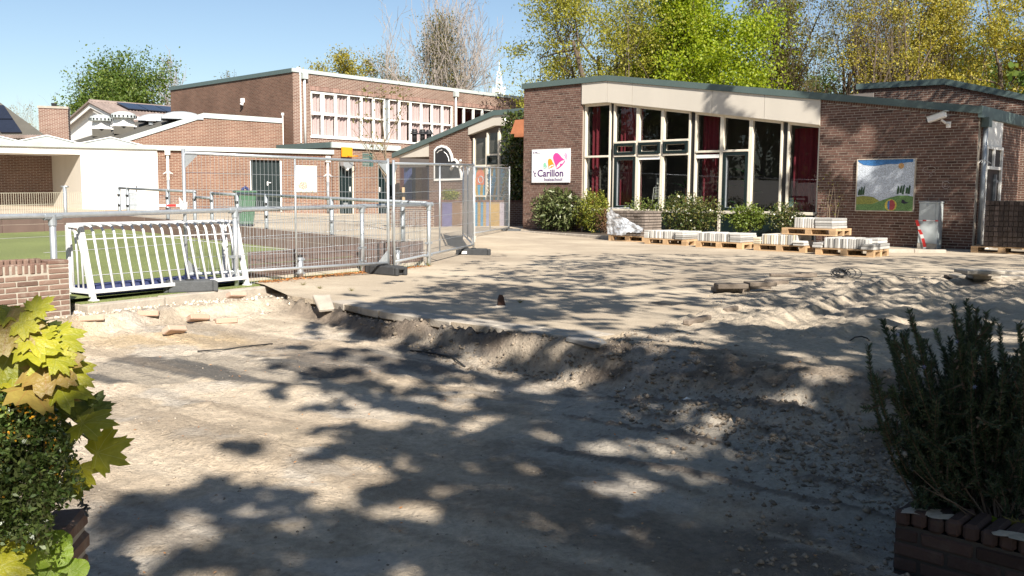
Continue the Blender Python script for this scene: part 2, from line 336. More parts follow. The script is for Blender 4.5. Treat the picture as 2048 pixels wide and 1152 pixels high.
def terrain(X, Y, want_col=False):
    ins = inside(X, Y, PIT_POLY); d, ii = seg_dist(X, Y, PIT_POLY)
    w = np.interp(ii, np.arange(len(W_POLY)+1), np.append(W_POLY, W_POLY[0]))
    jag = (fbm(X*5, Y*5, 3, 3) - .5) * .22 * np.clip(w / .3, .25, 1) * np.where(X < -2.5, .45, 1)
    sd = np.where(ins, d, -d) + jag
    prof = smooth(0, 1, sd / w) ** .8
    fl = floor_z(Y) + (fbm(X*.55, Y*.55, 3, 11) - .5) * .13 + (fbm(X*2.3, Y*2.3, 3, 31) - .5) * .045
    # clods on the banks, rubble along the foot
    bank = np.exp(-((sd - w*.65) / (w*.75 + .07))**2) * np.where(X > -3.2, 1, .5)
    clod = np.maximum(0, fbm(X*6.5, Y*6.5, 4, 5, .6) - .48) * .13 + np.maximum(0, fbm(X*17, Y*17, 3, 8, .6) - .48) * .12
    rough_r = smooth(0.6, 3.0, X + (Y - 6) * .25) * smooth(9.5, 6.5, Y)             # loose soil to the right
    z = np.where(sd > 0, prof * fl, 0) + clod * (bank * .75 * smooth(.10, .34, seg_dist(X, Y, PAV[:13], False)[0]) + .12 * ins + .30 * rough_r * ins)
    # compacted scrape marks
    gx = (X - GR_C[0]) * GR_D[0] + (Y - GR_C[1]) * GR_D[1]; gy = (X - GR_C[0]) * GR_N[0] + (Y - GR_C[1]) * GR_N[1]
    gm = smooth(1.25, .9, np.abs(gx + .3 * np.sin(gy * 3))) * smooth(.95, .7, np.abs(gy)) * ins
    ridge = np.maximum(0, np.sin(gy * 21 + 1.6 * fbm(gx * 1.4, gy * 5, 3, 71)) - .55) * (fbm(gx * 2.2, gy * 9, 3, 77) > .47)
    z = z * (1 - .2 * gm) + gm * (fl * .2 + ridge * .03)
    strk = fbm(gx * .45, gy * 5.5, 4, 81, .55)
    z = z + np.where(ins, (strk - .5) * .030 * smooth(.1, .5, sd), 0)
    # sand with wheel tracks
    sand = ~ins
    trk = np.zeros_like(X); tm = np.zeros_like(X)
    for k, o in enumerate(TRK_O):
        u = (X - o[0]) * TRK_D[0] + (Y - o[1]) * TRK_D[1]; v = (X - o[0]) * TRK_N[0] + (Y - o[1]) * TRK_N[1] + .12 * np.sin(u * .6 + k)
        m = np.exp(-(v / .26)**4); lug = np.abs(((u * 3.6 + np.abs(v) * 2.4 + .3 * k + .25 * fbm(u, v, 2, 40+k)) % 1) - .5) * 2
        trk += m * (np.clip(lug*2.2 - .7, 0, 1) * .030 - .022) + np.exp(-((np.abs(v) - .36) / .07)**2) * (.018 + .03 * fbm(u*4, v*4, 2, 50)); tm = np.maximum(tm, m)
    sm = smooth(.0, -.5, sd) * smooth(7.2, 8.2, Y + .35 * (X - 2)) * smooth(1.1, 2.0, X)
    z = z + np.where(sand, sm * trk, 0) + (1 - .6 * tm) * sm * (fbm(X*2.6, Y*2.6, 4, 21) - .5) * .045 + (fbm(X*9, Y*9, 3, 9) - .5) * .016 + np.maximum(0, fbm(X*21, Y*21, 2, 19) - .56) * .05 * (.35 + fbm(X*1.2, Y*1.2, 2, 20))
    pin = inside(X, Y, PAV_CLOSED); pd, _ = seg_dist(X, Y, PAV, False); psd = np.where(pin, pd, -pd)
    under = smooth(-.02, .10, psd + (fbm(X*6, Y*6, 2, 60) - .5) * .14)
    z = z * (1 - under) - .075 * under
    pdc, _ = seg_dist(X, Y, PAV[:12], False)
    z = np.where((pdc < .13) & (X < 1.05), np.minimum(z, -.075 - .04*fbm(X*9, Y*9, 2, 66)), z)
    z = np.where((X < -2.2) & ~ins & (sd < -.02), np.minimum(z, -.09) , z)
    if not want_col: return z
    c = np.empty(X.shape + (3,))
    A = lambda *q: np.array(q)
    n1 = fbm(X*.9, Y*.9, 4, 101); n2 = fbm(X*3.1, Y*3.1, 4, 102); n3 = fbm(X*.5, Y*.5, 3, 103)
    def mix(c0, c1, m): return c0 * (1 - m[..., None]) + c1 * m[..., None]
    c[:] = A(.50, .41, .31)
    c = mix(c, A(.60, .50, .385), smooth(.42, .62, n1))                                  # dry pale crust
    c = mix(c, A(.30, .25, .19), smooth(.5, .68, n2) * .55)
    c = mix(c, A(.50, .37, .21), smooth(.58, .7, n3) * smooth(7.4, 8.6, Y) * smooth(0, -1.5, X) * .8)    # yellow sand
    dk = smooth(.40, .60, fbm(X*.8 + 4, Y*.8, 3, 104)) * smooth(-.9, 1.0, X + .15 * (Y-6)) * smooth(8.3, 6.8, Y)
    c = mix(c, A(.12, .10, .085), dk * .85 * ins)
    c = mix(c, A(.13, .105, .088), np.clip(bank * 1.05, 0, 1) * smooth(-3.0, -2.0, X) * .85)              # dark soil in the bank
    c = mix(c, A(.52, .45, .36), np.clip(bank, 0, 1) * smooth(-2.2, -2.8, X) * .9)
    c = mix(c, A(.47, .44, .40), smooth(.57, .66, fbm(X*1.7, Y*2.2, 4, 107, .6)) * ins * .55)             # lime dust
    pd2 = fbm(X*1.3, Y*2.6, 4, 109, .6); pc = np.array(g2(400, 738, -.22))
    e_ = ((X - pc[0] + .25*(n1-.5)) / 1.0)**2 + ((Y - pc[1] + .5*(n2-.5)) / .42)**2
    c = mix(c, A(.105, .10, .095), smooth(.74, .62, pd2 + (e_ - .55) * .26 + (fbm(X*9, Y*9, 3, 110)-.5)*.25) * .95)    # old asphalt showing
    pc2 = np.array(g2(790, 720, -.25)); e2 = ((X - pc2[0]) / .9)**2 + ((Y - pc2[1]) / .55)**2
    c = mix(c, A(.13, .125, .12), smooth(1.1, .5, e2 + pd2 - .5) * .8)
    c = mix(c, A(.24, .195, .15), smooth(.54, .66, strk) * .5 * ins); c = mix(c, A(.60, .51, .40), smooth(.44, .34, strk) * .5 * ins)
    c = mix(c, A(.17, .138, .11), rough_r * ins * .6 * smooth(.3, .6, n2 + .15))
    c = mix(c, A(.44, .395, .335), gm * .9); c = mix(c, A(.16, .13, .11), gm * (ridge > .02) * .75)
    c = mix(c, A(.47, .40, .315), np.where(sand, smooth(-.05, -.45, sd), 0))
    c = mix(c, A(.34, .29, .23), np.where(sand, sm * smooth(.5, .68, n2) * .6, 0))
    return z, c

def axis(parts):
    out = []
    for a, b, s in parts: out.append(np.arange(a, b, s))
    return np.unique(np.concatenate(out + [[parts[-1][1]]]))
xs = axis([(-40, -9, 3), (-9, -5, .12), (-5, -2.2, .035), (-2.2, 3.2, .026), (3.2, 6.5, .035), (6.5, 12, .07), (12, 40, 2.5)])
ys = axis([(-25, -4, 3), (-4, 2.2, .3), (2.2, 5.2, .022), (5.2, 8.8, .030), (8.8, 15, .05), (15, 17.5, .12)])
GX, GY = np.meshgrid(xs, ys)
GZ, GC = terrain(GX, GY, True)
nx, ny = len(xs), len(ys)
Vg = np.stack([GX, GY, GZ], -1).reshape(-1, 3)
ii = np.arange(nx*ny).reshape(ny, nx)
Fg = np.stack([ii[:-1, :-1], ii[:-1, 1:], ii[1:, 1:], ii[1:, :-1]], -1).reshape(-1, 4)
def ground_mat():
    m, nt, b, out = new_mat('excavated_sand'); L = nt.links.new
    at = N(nt, 'ShaderNodeAttribute', attribute_name='soil'); tc = N(nt, 'ShaderNodeTexCoord')
    nz = N(nt, 'ShaderNodeTexNoise'); nz.inputs['Scale'].default_value = 22; nz.inputs['Detail'].default_value = 8; nz.inputs['Roughness'].default_value = .72; L(tc.outputs['Object'], nz.inputs['Vector'])
    mr = N(nt, 'ShaderNodeMapRange'); mr.inputs[1].default_value = .28; mr.inputs[2].default_value = .72; mr.inputs[3].default_value = .70; mr.inputs[4].default_value = 1.26; L(nz.outputs[0], mr.inputs[0])
    vo = N(nt, 'ShaderNodeTexVoronoi'); vo.inputs['Scale'].default_value = 55; L(tc.outputs['Object'], vo.inputs['Vector'])
    rp = ramp(nt, [(0.06, (.55, .55, .55)), (.16, (1, 1, 1))]); L(vo.outputs['Distance'], rp.inputs[0])
    nm = N(nt, 'ShaderNodeTexNoise'); nm.inputs['Scale'].default_value = 6; L(tc.outputs['Object'], nm.inputs['Vector'])
    rm = ramp(nt, [(.5, (0, 0, 0)), (.62, (1, 1, 1))]); L(nm.outputs[0], rm.inputs[0])
    mx0 = N(nt, 'ShaderNodeMixRGB'); mx0.inputs[1].default_value = (1, 1, 1, 1); L(rm.outputs[0], mx0.inputs[0]); L(rp.outputs[0], mx0.inputs[2])
    mu = N(nt, 'ShaderNodeMixRGB', blend_type='MULTIPLY'); mu.inputs[0].default_value = 1; L(at.outputs['Color'], mu.inputs[1]); L(mx0.outputs[0], mu.inputs[2])
    hs = N(nt, 'ShaderNodeHueSaturation'); L(mu.outputs[0], hs.inputs['Color']); L(mr.outputs[0], hs.inputs['Value']); L(hs.outputs[0], b.inputs['Base Color'])
    b.inputs['Roughness'].default_value = .95; b.inputs['Specular IOR Level'].default_value = .2
    n2 = N(nt, 'ShaderNodeTexNoise'); n2.inputs['Scale'].default_value = 45; n2.inputs['Detail'].default_value = 7; n2.inputs['Roughness'].default_value = .7; L(tc.outputs['Object'], n2.inputs['Vector'])
    bp = N(nt, 'ShaderNodeBump'); bp.inputs['Strength'].default_value = .9; bp.inputs['Distance'].default_value = .03; L(n2.outputs[0], bp.inputs['Height'])
    v2 = N(nt, 'ShaderNodeTexVoronoi'); v2.inputs['Scale'].default_value = 38; v2.inputs['Randomness'].default_value = 1; L(tc.outputs['Object'], v2.inputs['Vector']); n4 = N(nt, 'ShaderNodeTexNoise'); n4.inputs['Scale'].default_value = 3.5; n4.inputs['Detail'].default_value = 5; L(tc.outputs['Object'], n4.inputs['Vector']); r4 = ramp(nt, [(.44, (0, 0, 0)), (.6, (1, 1, 1))]); L(n4.outputs[0], r4.inputs[0]); m4 = N(nt, 'ShaderNodeMath', operation='MULTIPLY'); L(v2.outputs['Distance'], m4.inputs[0]); L(r4.outputs[0], m4.inputs[1])
    b2 = N(nt, 'ShaderNodeBump'); b2.invert = True; b2.inputs['Strength'].default_value = .35; b2.inputs['Distance'].default_value = .02; L(m4.outputs[0], b2.inputs['Height']); L(bp.outputs[0], b2.inputs['Normal']); L(b2.outputs[0], b.inputs['Normal'])
    return m
gm_ = ground_mat()
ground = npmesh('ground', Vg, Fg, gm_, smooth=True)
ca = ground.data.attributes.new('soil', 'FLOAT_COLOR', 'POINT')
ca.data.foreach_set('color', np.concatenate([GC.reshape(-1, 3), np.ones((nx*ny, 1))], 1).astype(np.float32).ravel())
tag(ground, 'excavated sandy pit floor with loose sand and wheel tracks', 'ground', kind='structure')

# far land under and beyond everything
fl = MB(); fl.quad((-900, -500, -.75), (900, -500, -.75), (900, 1500, -.75), (-900, 1500, -.75))
tag(fl.build('far_ground', mat('far_grass', (.10, .12, .05), .95, .25, .05)), 'flat land reaching away to the horizon', 'ground', kind='structure')

# paved playground: one sheet with a broken edge above the pit, rising to the back left
def pave_mat():
    m, nt, b, out = new_mat('sandy_paving'); L = nt.links.new
    tc = N(nt, 'ShaderNodeTexCoord'); nz = N(nt, 'ShaderNodeTexNoise'); nz.inputs['Scale'].default_value = .5; nz.inputs['Detail'].default_value = 7; nz.inputs['Roughness'].default_value = .62; L(tc.outputs['Object'], nz.inputs['Vector'])
    rp = ramp(nt, [(.3, (.30, .245, .185)), (.5, (.40, .335, .255)), (.66, (.50, .425, .325))]); L(nz.outputs[0], rp.inputs[0])
    n2 = N(nt, 'ShaderNodeTexNoise'); n2.inputs['Scale'].default_value = 60; n2.inputs['Detail'].default_value = 4; L(tc.outputs['Object'], n2.inputs['Vector'])
    mr = N(nt, 'ShaderNodeMapRange'); mr.inputs[1].default_value = .3; mr.inputs[2].default_value = .7; mr.inputs[3].default_value = .8; mr.inputs[4].default_value = 1.18; L(n2.outputs[0], mr.inputs[0])
    br = N(nt, 'ShaderNodeTexBrick'); br.inputs['Scale'].default_value = 1; br.inputs['Brick Width'].default_value = .3; br.inputs['Row Height'].default_value = .3; br.inputs['Mortar Size'].default_value = .006; br.inputs['Mortar Smooth'].default_value = .4
    br.inputs['Color1'].default_value = (1, 1, 1, 1); br.inputs['Color2'].default_value = (.92, .92, .92, 1); br.inputs['Mortar'].default_value = (.72, .72, .72, 1)
    mp = N(nt, 'ShaderNodeMapping'); mp.inputs['Rotation'].default_value = (0, 0, R(-42.75)); L(tc.outputs['Object'], mp.inputs[0]); L(mp.outputs[0], br.inputs['Vector'])
    mu = N(nt, 'ShaderNodeMixRGB', blend_type='MULTIPLY'); mu.inputs[0].default_value = .7; L(rp.outputs[0], mu.inputs[1]); L(br.outputs[0], mu.inputs[2])
    hs = N(nt, 'ShaderNodeHueSaturation'); L(mu.outputs[0], hs.inputs['Color']); L(mr.outputs[0], hs.inputs['Value']); L(hs.outputs[0], b.inputs['Base Color'])
    b.inputs['Roughness'].default_value = .92; b.inputs['Specular IOR Level'].default_value = .25
    bp = N(nt, 'ShaderNodeBump'); bp.inputs['Strength'].default_value = .5; bp.inputs['Distance'].default_value = .012; L(n2.outputs[0], bp.inputs['Height']); L(bp.outputs[0], b.inputs['Normal'])
    return m
M['pave'] = pave_mat()
edge = []
for i in range(len(PAV) - 1):
    a, b = np.array(PAV[i]), np.array(PAV[i+1]); k = max(2, int(np.linalg.norm(b-a) / .12)); k = min(k, 40)
    nrm = np.array([-(b-a)[1], (b-a)[0]]); nrm /= np.linalg.norm(nrm) + 1e-9
    for j in range(k):
        t = j / k; w_ = .02 if i < 11 else .07
        edge.append(a + (b-a) * t + (0 if (i == 0 and j == 0) else 1) * nrm * random.uniform(-w_, w_))
edge.append(np.array(PAV[-1]))
FL0, FL1 = np.array([-3.45, 11.4]), np.array([-1.37, 15.0])           # the cage's front line
fd = (FL1 - FL0) / np.linalg.norm(FL1 - FL0); fn = np.array([-fd[1], fd[0]])
_c3, _c4 = GH(232, 457.5)[:2], GH(-90, 470)[:2]
bound = [tuple(p) for p in edge] + [(60, 20), (60, 90), (-60, 90), (-60, 26), tuple(_c4 + np.array([-.5, -.3])), tuple(_c3 + np.array([.3, -.3])), tuple(FL1 + fn*.4), tuple(FL0 + fn*.3 + fd*.4), tuple(FL0 + fd*.22 - fn*.25)]
n_b = len(bound)
pts = [Vector(p) for p in bound]
for x in np.arange(-58, 60, 2.0):
    for y in np.arange(11, 90, 2.0): pts.append(Vector((x + .01, y + .013)))
res = delaunay_2d_cdt(pts, [(i, (i+1) % n_b) for i in range(n_b)], [], 1, 1e-5)
pv = [(p.x, p.y, float(hz(p.x, p.y))) for p in res[0]]
pave = MB(); pave.add(pv, [tuple(f) for f in res[2]])
o0 = pave.n
for i in range(len(edge) - 1):
    a, b = edge[i], edge[i+1]; pave.quad((a[0], a[1], -.055), (b[0], b[1], -.055), (b[0], b[1], .0), (a[0], a[1], .0))
pave = tag(pave.build('pavement', M['pave']), 'grey paved playground dusted with sand', 'pavement', kind='structure')
# ================================================================ buildings
A1 = R(47.25); A2 = R(-42.75)                       # the two directions most walls follow
e1 = np.array([math.cos(A1), math.sin(A1)]); e2 = np.array([math.cos(A2), math.sin(A2)])

def wall_cells(b, x0, x1, z0, z1, y0, y1, holes):
    X = sorted({x0, x1, *[h[0] for h in holes], *[h[1] for h in holes]}); Z = sorted({z0, z1, *[h[2] for h in holes], *[h[3] for h in holes]})
    for i in range(len(X)-1):
        for j in range(len(Z)-1):
            cx, cz = (X[i]+X[i+1])/2, (Z[j]+Z[j+1])/2
            if x0 <= cx <= x1 and z0 <= cz <= z1 and not any(h[0] < cx < h[1] and h[2] < cz < h[3] for h in holes):
                b.box(X[i], X[i+1], y0, y1, Z[j], Z[j+1])
    return b
def curtain(x0, x1, z0, z1, y, amp=.035, per=.13, name='curtain', m=None, parent=None, jitter=.3):
    n = max(8, int((x1-x0)/per*8)); V = []; F = []
    ph = random.random()*6
    for i in range(n+1):
        x = x0 + (x1-x0)*i/n; a = amp * (math.sin(2*math.pi*x/per + ph) + .5*math.sin(2*math.pi*x/(per*1.9) + 2*ph))
        V += [(x, y+a, z0), (x + .01*math.sin(9*x), y+a*.7, z1)]
    for i in range(n): F.append((2*i, 2*i+2, 2*i+3, 2*i+1))
    b = MB(); b.add(V, F); o = b.build(name, m, parent, smooth=True); return o
def bars(b, x0, x1, z0, z1, y0, y1, w):
    "four bars of a frame, butted"
    b.box(x0, x0+w, y0, y1, z0, z1); b.box(x1-w, x1, y0, y1, z0, z1); b.box(x0+w, x1-w, y0, y1, z0, z0+w); b.box(x0+w, x1-w, y0, y1, z1-w, z1)

# ---------------------------------------------------------------- the school pavilion on the right
C_S = G(1942, 500)[:2]; LEN = 13.88
FS = Frame(C_S - e2 * LEN, A2)
school = empty('school_building', (*FS.o, 0), FS.ang, 'brick school pavilion with tall cream framed windows and grey green roof edge', 'building')
PK = 3.39; ZT = 4.80; SL = (4.80 - 3.26) / (LEN - PK)
roof_z = lambda x: ZT - SL * max(0.0, x - PK)
def rpoly(x0, x1, dz0, dz1, y):
    xs_ = [x0] + ([PK] if x0 < PK < x1 else []) + [x1]
    return [(x, y, roof_z(x) + dz0) for x in xs_] + [(x, y, roof_z(x) + dz1) for x in reversed(xs_)]
b = MB()
for x0, x1 in ((-.05, PK), (PK, LEN + .06)):
    b.prism(rpoly(x0, x1, -.17, 0, -.07), (0, .09, 0))
b.build('roof_edge', M['green_trim'], school)
b = MB(); b.prism(rpoly(-.04, LEN + .04, -.10, -.012, .025), (0, 3.2, 0)); b.build('roof', M['roofing'], school)
# beige panels over the windows
PX0, PX1 = 2.43, 10.15
cuts = [PX0, PK + .02, 4.33, 7.02, 8.6, PX1]
for x0, x1 in zip(cuts[:-1], cuts[1:]):
    b = MB(); x0 += .006; x1 -= .006
    b.prism([(x0, -.03, roof_z(x0)-.80), (x1, -.03, roof_z(x1)-.80), (x1, -.03, roof_z(x1)-.175), (x0, -.03, roof_z(x0)-.175)], (0, .10, 0)); b.build('panel', M['panel'], school)
b = MB(); b.prism(rpoly(PX0, PX1, -.82, -.80, .0), (0, .3, 0)); b.build('soffit', M['cream'], school)
# brickwork: real bricks, the nearest ones one by one
BW, RH, JT = .2335, .0655, .014
def brick_list(x0, x1, z0, topf):
    out = []; k = 0; z = z0
    while z < topf(x0) + .3 or z < topf(x1) + .3:
        off = [0, .5, .25, .75][k % 4] * BW * (1 if k % 2 else 1) ; x = x0 - off
        while x < x1 - .02:
            a, c = max(x0, x), min(x1, x + BW - JT)
            hh = min(RH - JT, min(topf(a), topf(c)) - z)
            if c - a > .03 and hh > .012: out.append((a, c, z, hh))
            x += BW
        z += RH; k += 1
    return out
def brick_geo(b, a, c, z, h_, d=.0):
    b.box(a, c, .0 + d, .05, z, z + h_)
topf = lambda x: roof_z(x) - .235
left_bricks = brick_list(0, PX0, -.05, topf); right_bricks = brick_list(PX1, LEN, -.05, topf)
b = MB()
b.prism([(0.012, .004, -.1), (PX0-.01, .004, -.1), (PX0-.01, .004, roof_z(PX0)-.165), (.012, .004, roof_z(0)-.165)], (0, .28, 0))
mort = b.build('mortar', M['school_mortar'], school); b = MB()
b.prism([(PX1+.01, .004, -.1), (LEN-.012, .004, -.1), (LEN-.012, .004, roof_z(LEN)-.165), (PX1+.01, .004, roof_z(PX1)-.165)], (0, .28, 0))
mort = b.build('mortar', M['school_mortar'], school)
right_bricks.sort(key=lambda q: -(q[0] - abs(q[2] - 1.6) * 1.0))
ind, rest = right_bricks[:296], right_bricks[296:]
b = MB()
for a, c, z, h_ in rest + left_bricks: brick_geo(b, a, c, z, h_, random.uniform(-.003, .001))
x = 0
for x0, x1 in ((0, PX0), (PX1, LEN)):               # soldier course under the roof edge
    x = x0
    while x < x1 - .04:
        zt = roof_z(x + .03) - .172; b.box(x, x + .052, -.002, .05, zt - .062, zt); x += .063
stuff(b.build('brickwork', M['school_brick'], school))
meshes = {}
for a, c, z, h_ in ind:
    key = (round(c - a, 3), round(h_, 3))
    if key not in meshes:
        q = MB(); q.box(0, c - a, 0, .05, 0, h_); o = q.build('brick', M['school_brick'], school); meshes[key] = o.data
    else: o = link('brick', meshes[key], None, school)
    o.location = (a, random.uniform(-.003, .001), z)
# windows
WY0, WY1, GYL = .10, .22, .20                       # frame front, frame back, glass plane
cols_x = [(2.46, 3.46), (3.57, 4.46), (4.46, 5.33), (5.33, 6.27), (6.42, 7.28), (7.28, 8.16), (8.16, 9.08), (9.22, 10.12)]
SILL = .74
def wtop(x): return roof_z(x) - .815
def pane(x0, x1, zf0, zf1, y, parent, m=None):
    q = MB(); q.add([(x0, y, zf0), (x1, y, zf0), (x1, y, zf1[1] if isinstance(zf1, tuple) else zf1), (x0, y, zf1[0] if isinstance(zf1, tuple) else zf1)], [(0, 1, 2, 3)])
    return q.build('pane', m or M['glass'], parent)
for i, (x0, x1) in enumerate(cols_x):
    w = .055; f = MB(); zt0, zt1 = wtop(x0), wtop(x1)
    f.box(x0, x0 + w, WY0, WY1, SILL, zt0); f.box(x1 - w, x1, WY0, WY1, SILL, zt1)
    f.box(x0 + w, x1 - w, WY0 - .03, WY1, SILL - .03, SILL + .05)
    f.prism([(x0 + w, WY0, wtop(x0+w) - .06), (x1 - w, WY0, wtop(x1-w) - .06), (x1 - w, WY0, wtop(x1-w)), (x0 + w, WY0, wtop(x0+w))], (0, WY1 - WY0, 0))
    trs = [2.38] if i == 0 else [2.38, 2.78] if i in (1, 2, 3) else [2.43] if i in (4, 5) else []
    for t in trs: f.box(x0 + w, x1 - w, WY0 - .025, WY1, t - .03, t + .03)
    win = f.build('window', M['cream'], school, bevel=.006)
    zs = [SILL + .05] + [t for t in trs] + [None]
    for j in range(len(trs) + 1):
        za = SILL + .05 if j == 0 else trs[j-1] + .03
        if j == len(trs): zb = (wtop(x0 + w) - .06, wtop(x1 - w) - .06)
        else: zb = trs[j] - .03
        inset = 0; 
        vent = (i in (1, 2, 3) and j == 1); door = (i == 5 and j == 0) or (i == 1 and j == 0)
        if vent or door:
            q = MB(); fw = .075 if vent else .085
            bars(q, x0 + w + .004, x1 - w - .004, za + .004, zb - .004, WY0 - .05 if vent else WY0 - .01, WY1 - .02, fw)
            q.build('casement', M['dark_green'], win, bevel=.005)
            q = MB(); bars(q, x0 + w + fw, x1 - w - fw, za + fw, zb - fw, WY0 + .03, WY1 - .03, .014); q.build('glazing_bead', M['cream'] if vent else M['zinc_dark'], win)
            inset = fw
        pane(x0 + w + inset, x1 - w - inset, za + inset, zb if isinstance(zb, tuple) else zb - inset, GYL - (.05 if vent else 0), win)
    if i in (2, 4):
        q = MB(); q.box(x0 + w + .01, x1 - w - .01, WY0 + .01, WY1 - .03, 2.25, 2.345); q.build('blind_box', M['tape_w'], win)
# dark posts between the window groups
for x0, x1 in ((3.46, 3.57), (6.27, 6.42), (9.08, 9.22)):
    b = MB(); b.prism([(x0+.003, .16, -.05), (x1-.003, .16, -.05), (x1-.003, .16, wtop(x1)), (x0+.003, .16, wtop(x0))], (0, .12, 0)); b.build('post', M['black'], school)
b = MB(); b.box(2.46, 10.12, WY0 + .03, WY1 + .1, -.1, SILL - .035); b.build('plinth_panel', M['dark_green'], school)
b = MB(); b.box(7.23, 7.30, WY0 - .01, WY0 + .03, .0, SILL - .03); b.box(10.06, 10.13, WY0 - .01, WY0 + .03, .0, SILL - .03); b.build('plinth_post', M['cream'], school)
# room behind the glass
b = MB()
b.box(2.3, 10.3, 3.0, 3.1, .0, 3.2); b.box(2.3, 10.3, .34, 3.0, .05, .12); b.box(2.3, 2.36, .34, 3.0, .12, 4.3); b.box(10.24, 10.3, .34, 3.0, .12, 3.5)
b.prism([(2.3, .3, wtop(2.3) + .03), (PK, .3, wtop(PK) + .03), (10.3, .3, wtop(10.3) + .03), (10.3, .3, wtop(10.3) + .08), (PK, .3, wtop(PK) + .08), (2.3, .3, wtop(2.3) + .08)], (0, 2.8, 0)); b.box(2.3, 10.3, 2.94, 2.98, .1, 4.05)
b.build('room', M['interior'], school)
for x0, x1, z0, z1 in ((2.5, 2.78, .5, 3.95), (3.6, 4.42, .6, 3.9), (6.45, 7.0, .6, 3.45), (9.25, 10.1, .6, 2.98), (8.95, 9.1, .6, 3.1)):
    curtain(x0, x1, z0, z1, .46, .04, .16, 'curtain', M['plum'], school)
# things standing in the room: tables with shelves, a teaching skeleton, pot plants
def disc_leaf(c, l, w, ang, tilt, curl=.2):
    pts_ = []; n = 7
    for s_ in (1, -1):
        for k in range(n):
            t = k/(n-1) if s_ == 1 else 1-k/(n-1); ww = w*math.sin(math.pi*min(1, t*.95+.03))**.7*s_
            pts_.append((t*l, ww, -curl*t*t*l))
    M_ = Matrix.Rotation(ang, 3, 'Z') @ Matrix.Rotation(tilt, 3, 'Y')
    return [tuple(np.array(c) + np.array(M_ @ Vector(p))) for p in pts_]
lf_green = leaf_mat('houseplant', [(.03, .10, .03), (.06, .16, .05)])
for (x, zb, n_) in ((5.75, 1.1, 6), (6.95, 1.2, 6), (7.75, 1.5, 7)):
    p = FS.w(x, .75, 0); t = empty('pot_plant', (p[0], p[1], .12), FS.ang, {5.75: 'broad leaved pot plant behind the fourth window pane', 6.95: 'broad leaved pot plant behind the fifth window, beside a plum curtain', 7.75: 'tall pot plant behind the dark green casement'}[x], 'plant', 'pot plants in the classroom')
    q = MB(); q.tube([(0, 0, 0), (0, 0, .3)], .12, 10, .16); q.tube([(0, 0, .3), (0.02, 0, zb + .2)], .02, 6); q.build('pot', M['copper'], t)
    q = MB()
    for k in range(n_): q.add(disc_leaf((0, 0, zb - .3 + .12*k), .42, .09, k*2.4, -.5 - .1*k, .6), [tuple(range(14))])
    q.build('leaf_cluster', lf_green, t)
p = FS.w(4.9, .6, 0); t = empty('teaching_skeleton', (p[0], p[1], .12), FS.ang, 'small white teaching skeleton standing behind the third window', 'skeleton')
bone = mat('bone', (.75, .73, .68), .6, .05); q = MB()
q.tube([(0, 0, 1.42), (0, 0, 1.46), (0, 0, 1.52), (0, 0, 1.58), (0, 0, 1.6)], .045, 10, .05); q.tube([(0, -.02, 1.40), (0, -.02, 1.46)], .03, 8, .04); q.build('skull', bone, t, smooth=True)
q = MB(); q.tube([(0, .03, .8), (0, .03, 1.42)], .014, 6)
for k in range(7):
    z = 1.28 - .045*k; r_ = .10 + .012*min(k, 4); q.tube([(r_*math.sin(a), .02 - .07*math.cos(a), z - .02*abs(math.cos(a))) for a in np.linspace(0, 2*math.pi, 13)], .007, 4)
q.tube([(-.15, .0, 1.32), (.15, .0, 1.32)], .01, 5); q.build('ribcage', bone, t)
q = MB()
for s_ in (-1, 1): q.tube([(s_*.15, 0, 1.32), (s_*.18, 0, 1.05), (s_*.19, -.03, .78)], .011, 5); q.tube([(s_*.07, 0, .8), (s_*.08, -.02, .42), (s_*.08, 0, .0)], .015, 5)
q.tube([(-.09, 0, .8), (0, .02, .76), (.09, 0, .8)], .03, 6); q.build('limb', bone, t)
# end wall of the pavilion, facing right
FE = Frame(C_S, A1)
def EQ(px, py, d=0): return FE.at(px, py, d)
b = MB(); b.prism([(LEN - .30, .29, -.1), (LEN - .30, 3.6, -.1), (LEN-.30, 3.6, roof_z(LEN)-.2), (LEN-.30, .29, roof_z(LEN)-.2)], (.30, 0, 0)); b.build('end_wall', M['school_tex_y'], school)
b = MB(); b.box(LEN + .002, LEN + .08, -.06, 4.2, roof_z(LEN) - .26, roof_z(LEN) + .004); b.build('roof_edge', M['green_trim'], school)
ez = roof_z(LEN)
b = MB(); b.tube([(LEN + .075, .30, .0), (LEN + .075, .30, ez - .42)], .05, 10); b.tube([(LEN + .075, .30, 2.05), (LEN + .075, .30, 2.08)], .062, 10); b.build('downpipe', M['zinc_dark'], school, smooth=True)
b = MB(); b.box(LEN + .01, LEN + .17, .18, .43, ez - .46, ez - .24); b.build('rain_head', M['green_trim'], school)
b = MB()                                              # ring of bird spikes round the pipe
for k in range(12):
    a = k*math.pi/6; b.tube([(LEN+.075+.06*math.cos(a), .30+.06*math.sin(a), 2.06), (LEN+.075+.15*math.cos(a), .30+.15*math.sin(a), 1.98)], .006, 3)
b.build('spike_ring', M['tape_w'], school)
b = MB(); b.box(LEN + .004, LEN + .05, .5, 1.75, ez - .85, ez - .27); b.build('door_panel', M['white'], school)
d_ = MB(); d_.box(LEN + .003, LEN + .03, .58, 1.72, .0, ez - .87); dr = d_.build('door', M['black'], school)
d_ = MB(); bars(d_, .0, 1.26, .0, ez - .86, 0, .05, .07)
d_.box(.07, 1.19, 0, .05, 1.86, 1.93); d_.box(.55, .62, .0, .05, 1.93, ez - .93)
o = d_.build('door_frame', M['white'], dr); o.rotation_euler[2] = R(90); o.location = (LEN + .085, .52, 0)
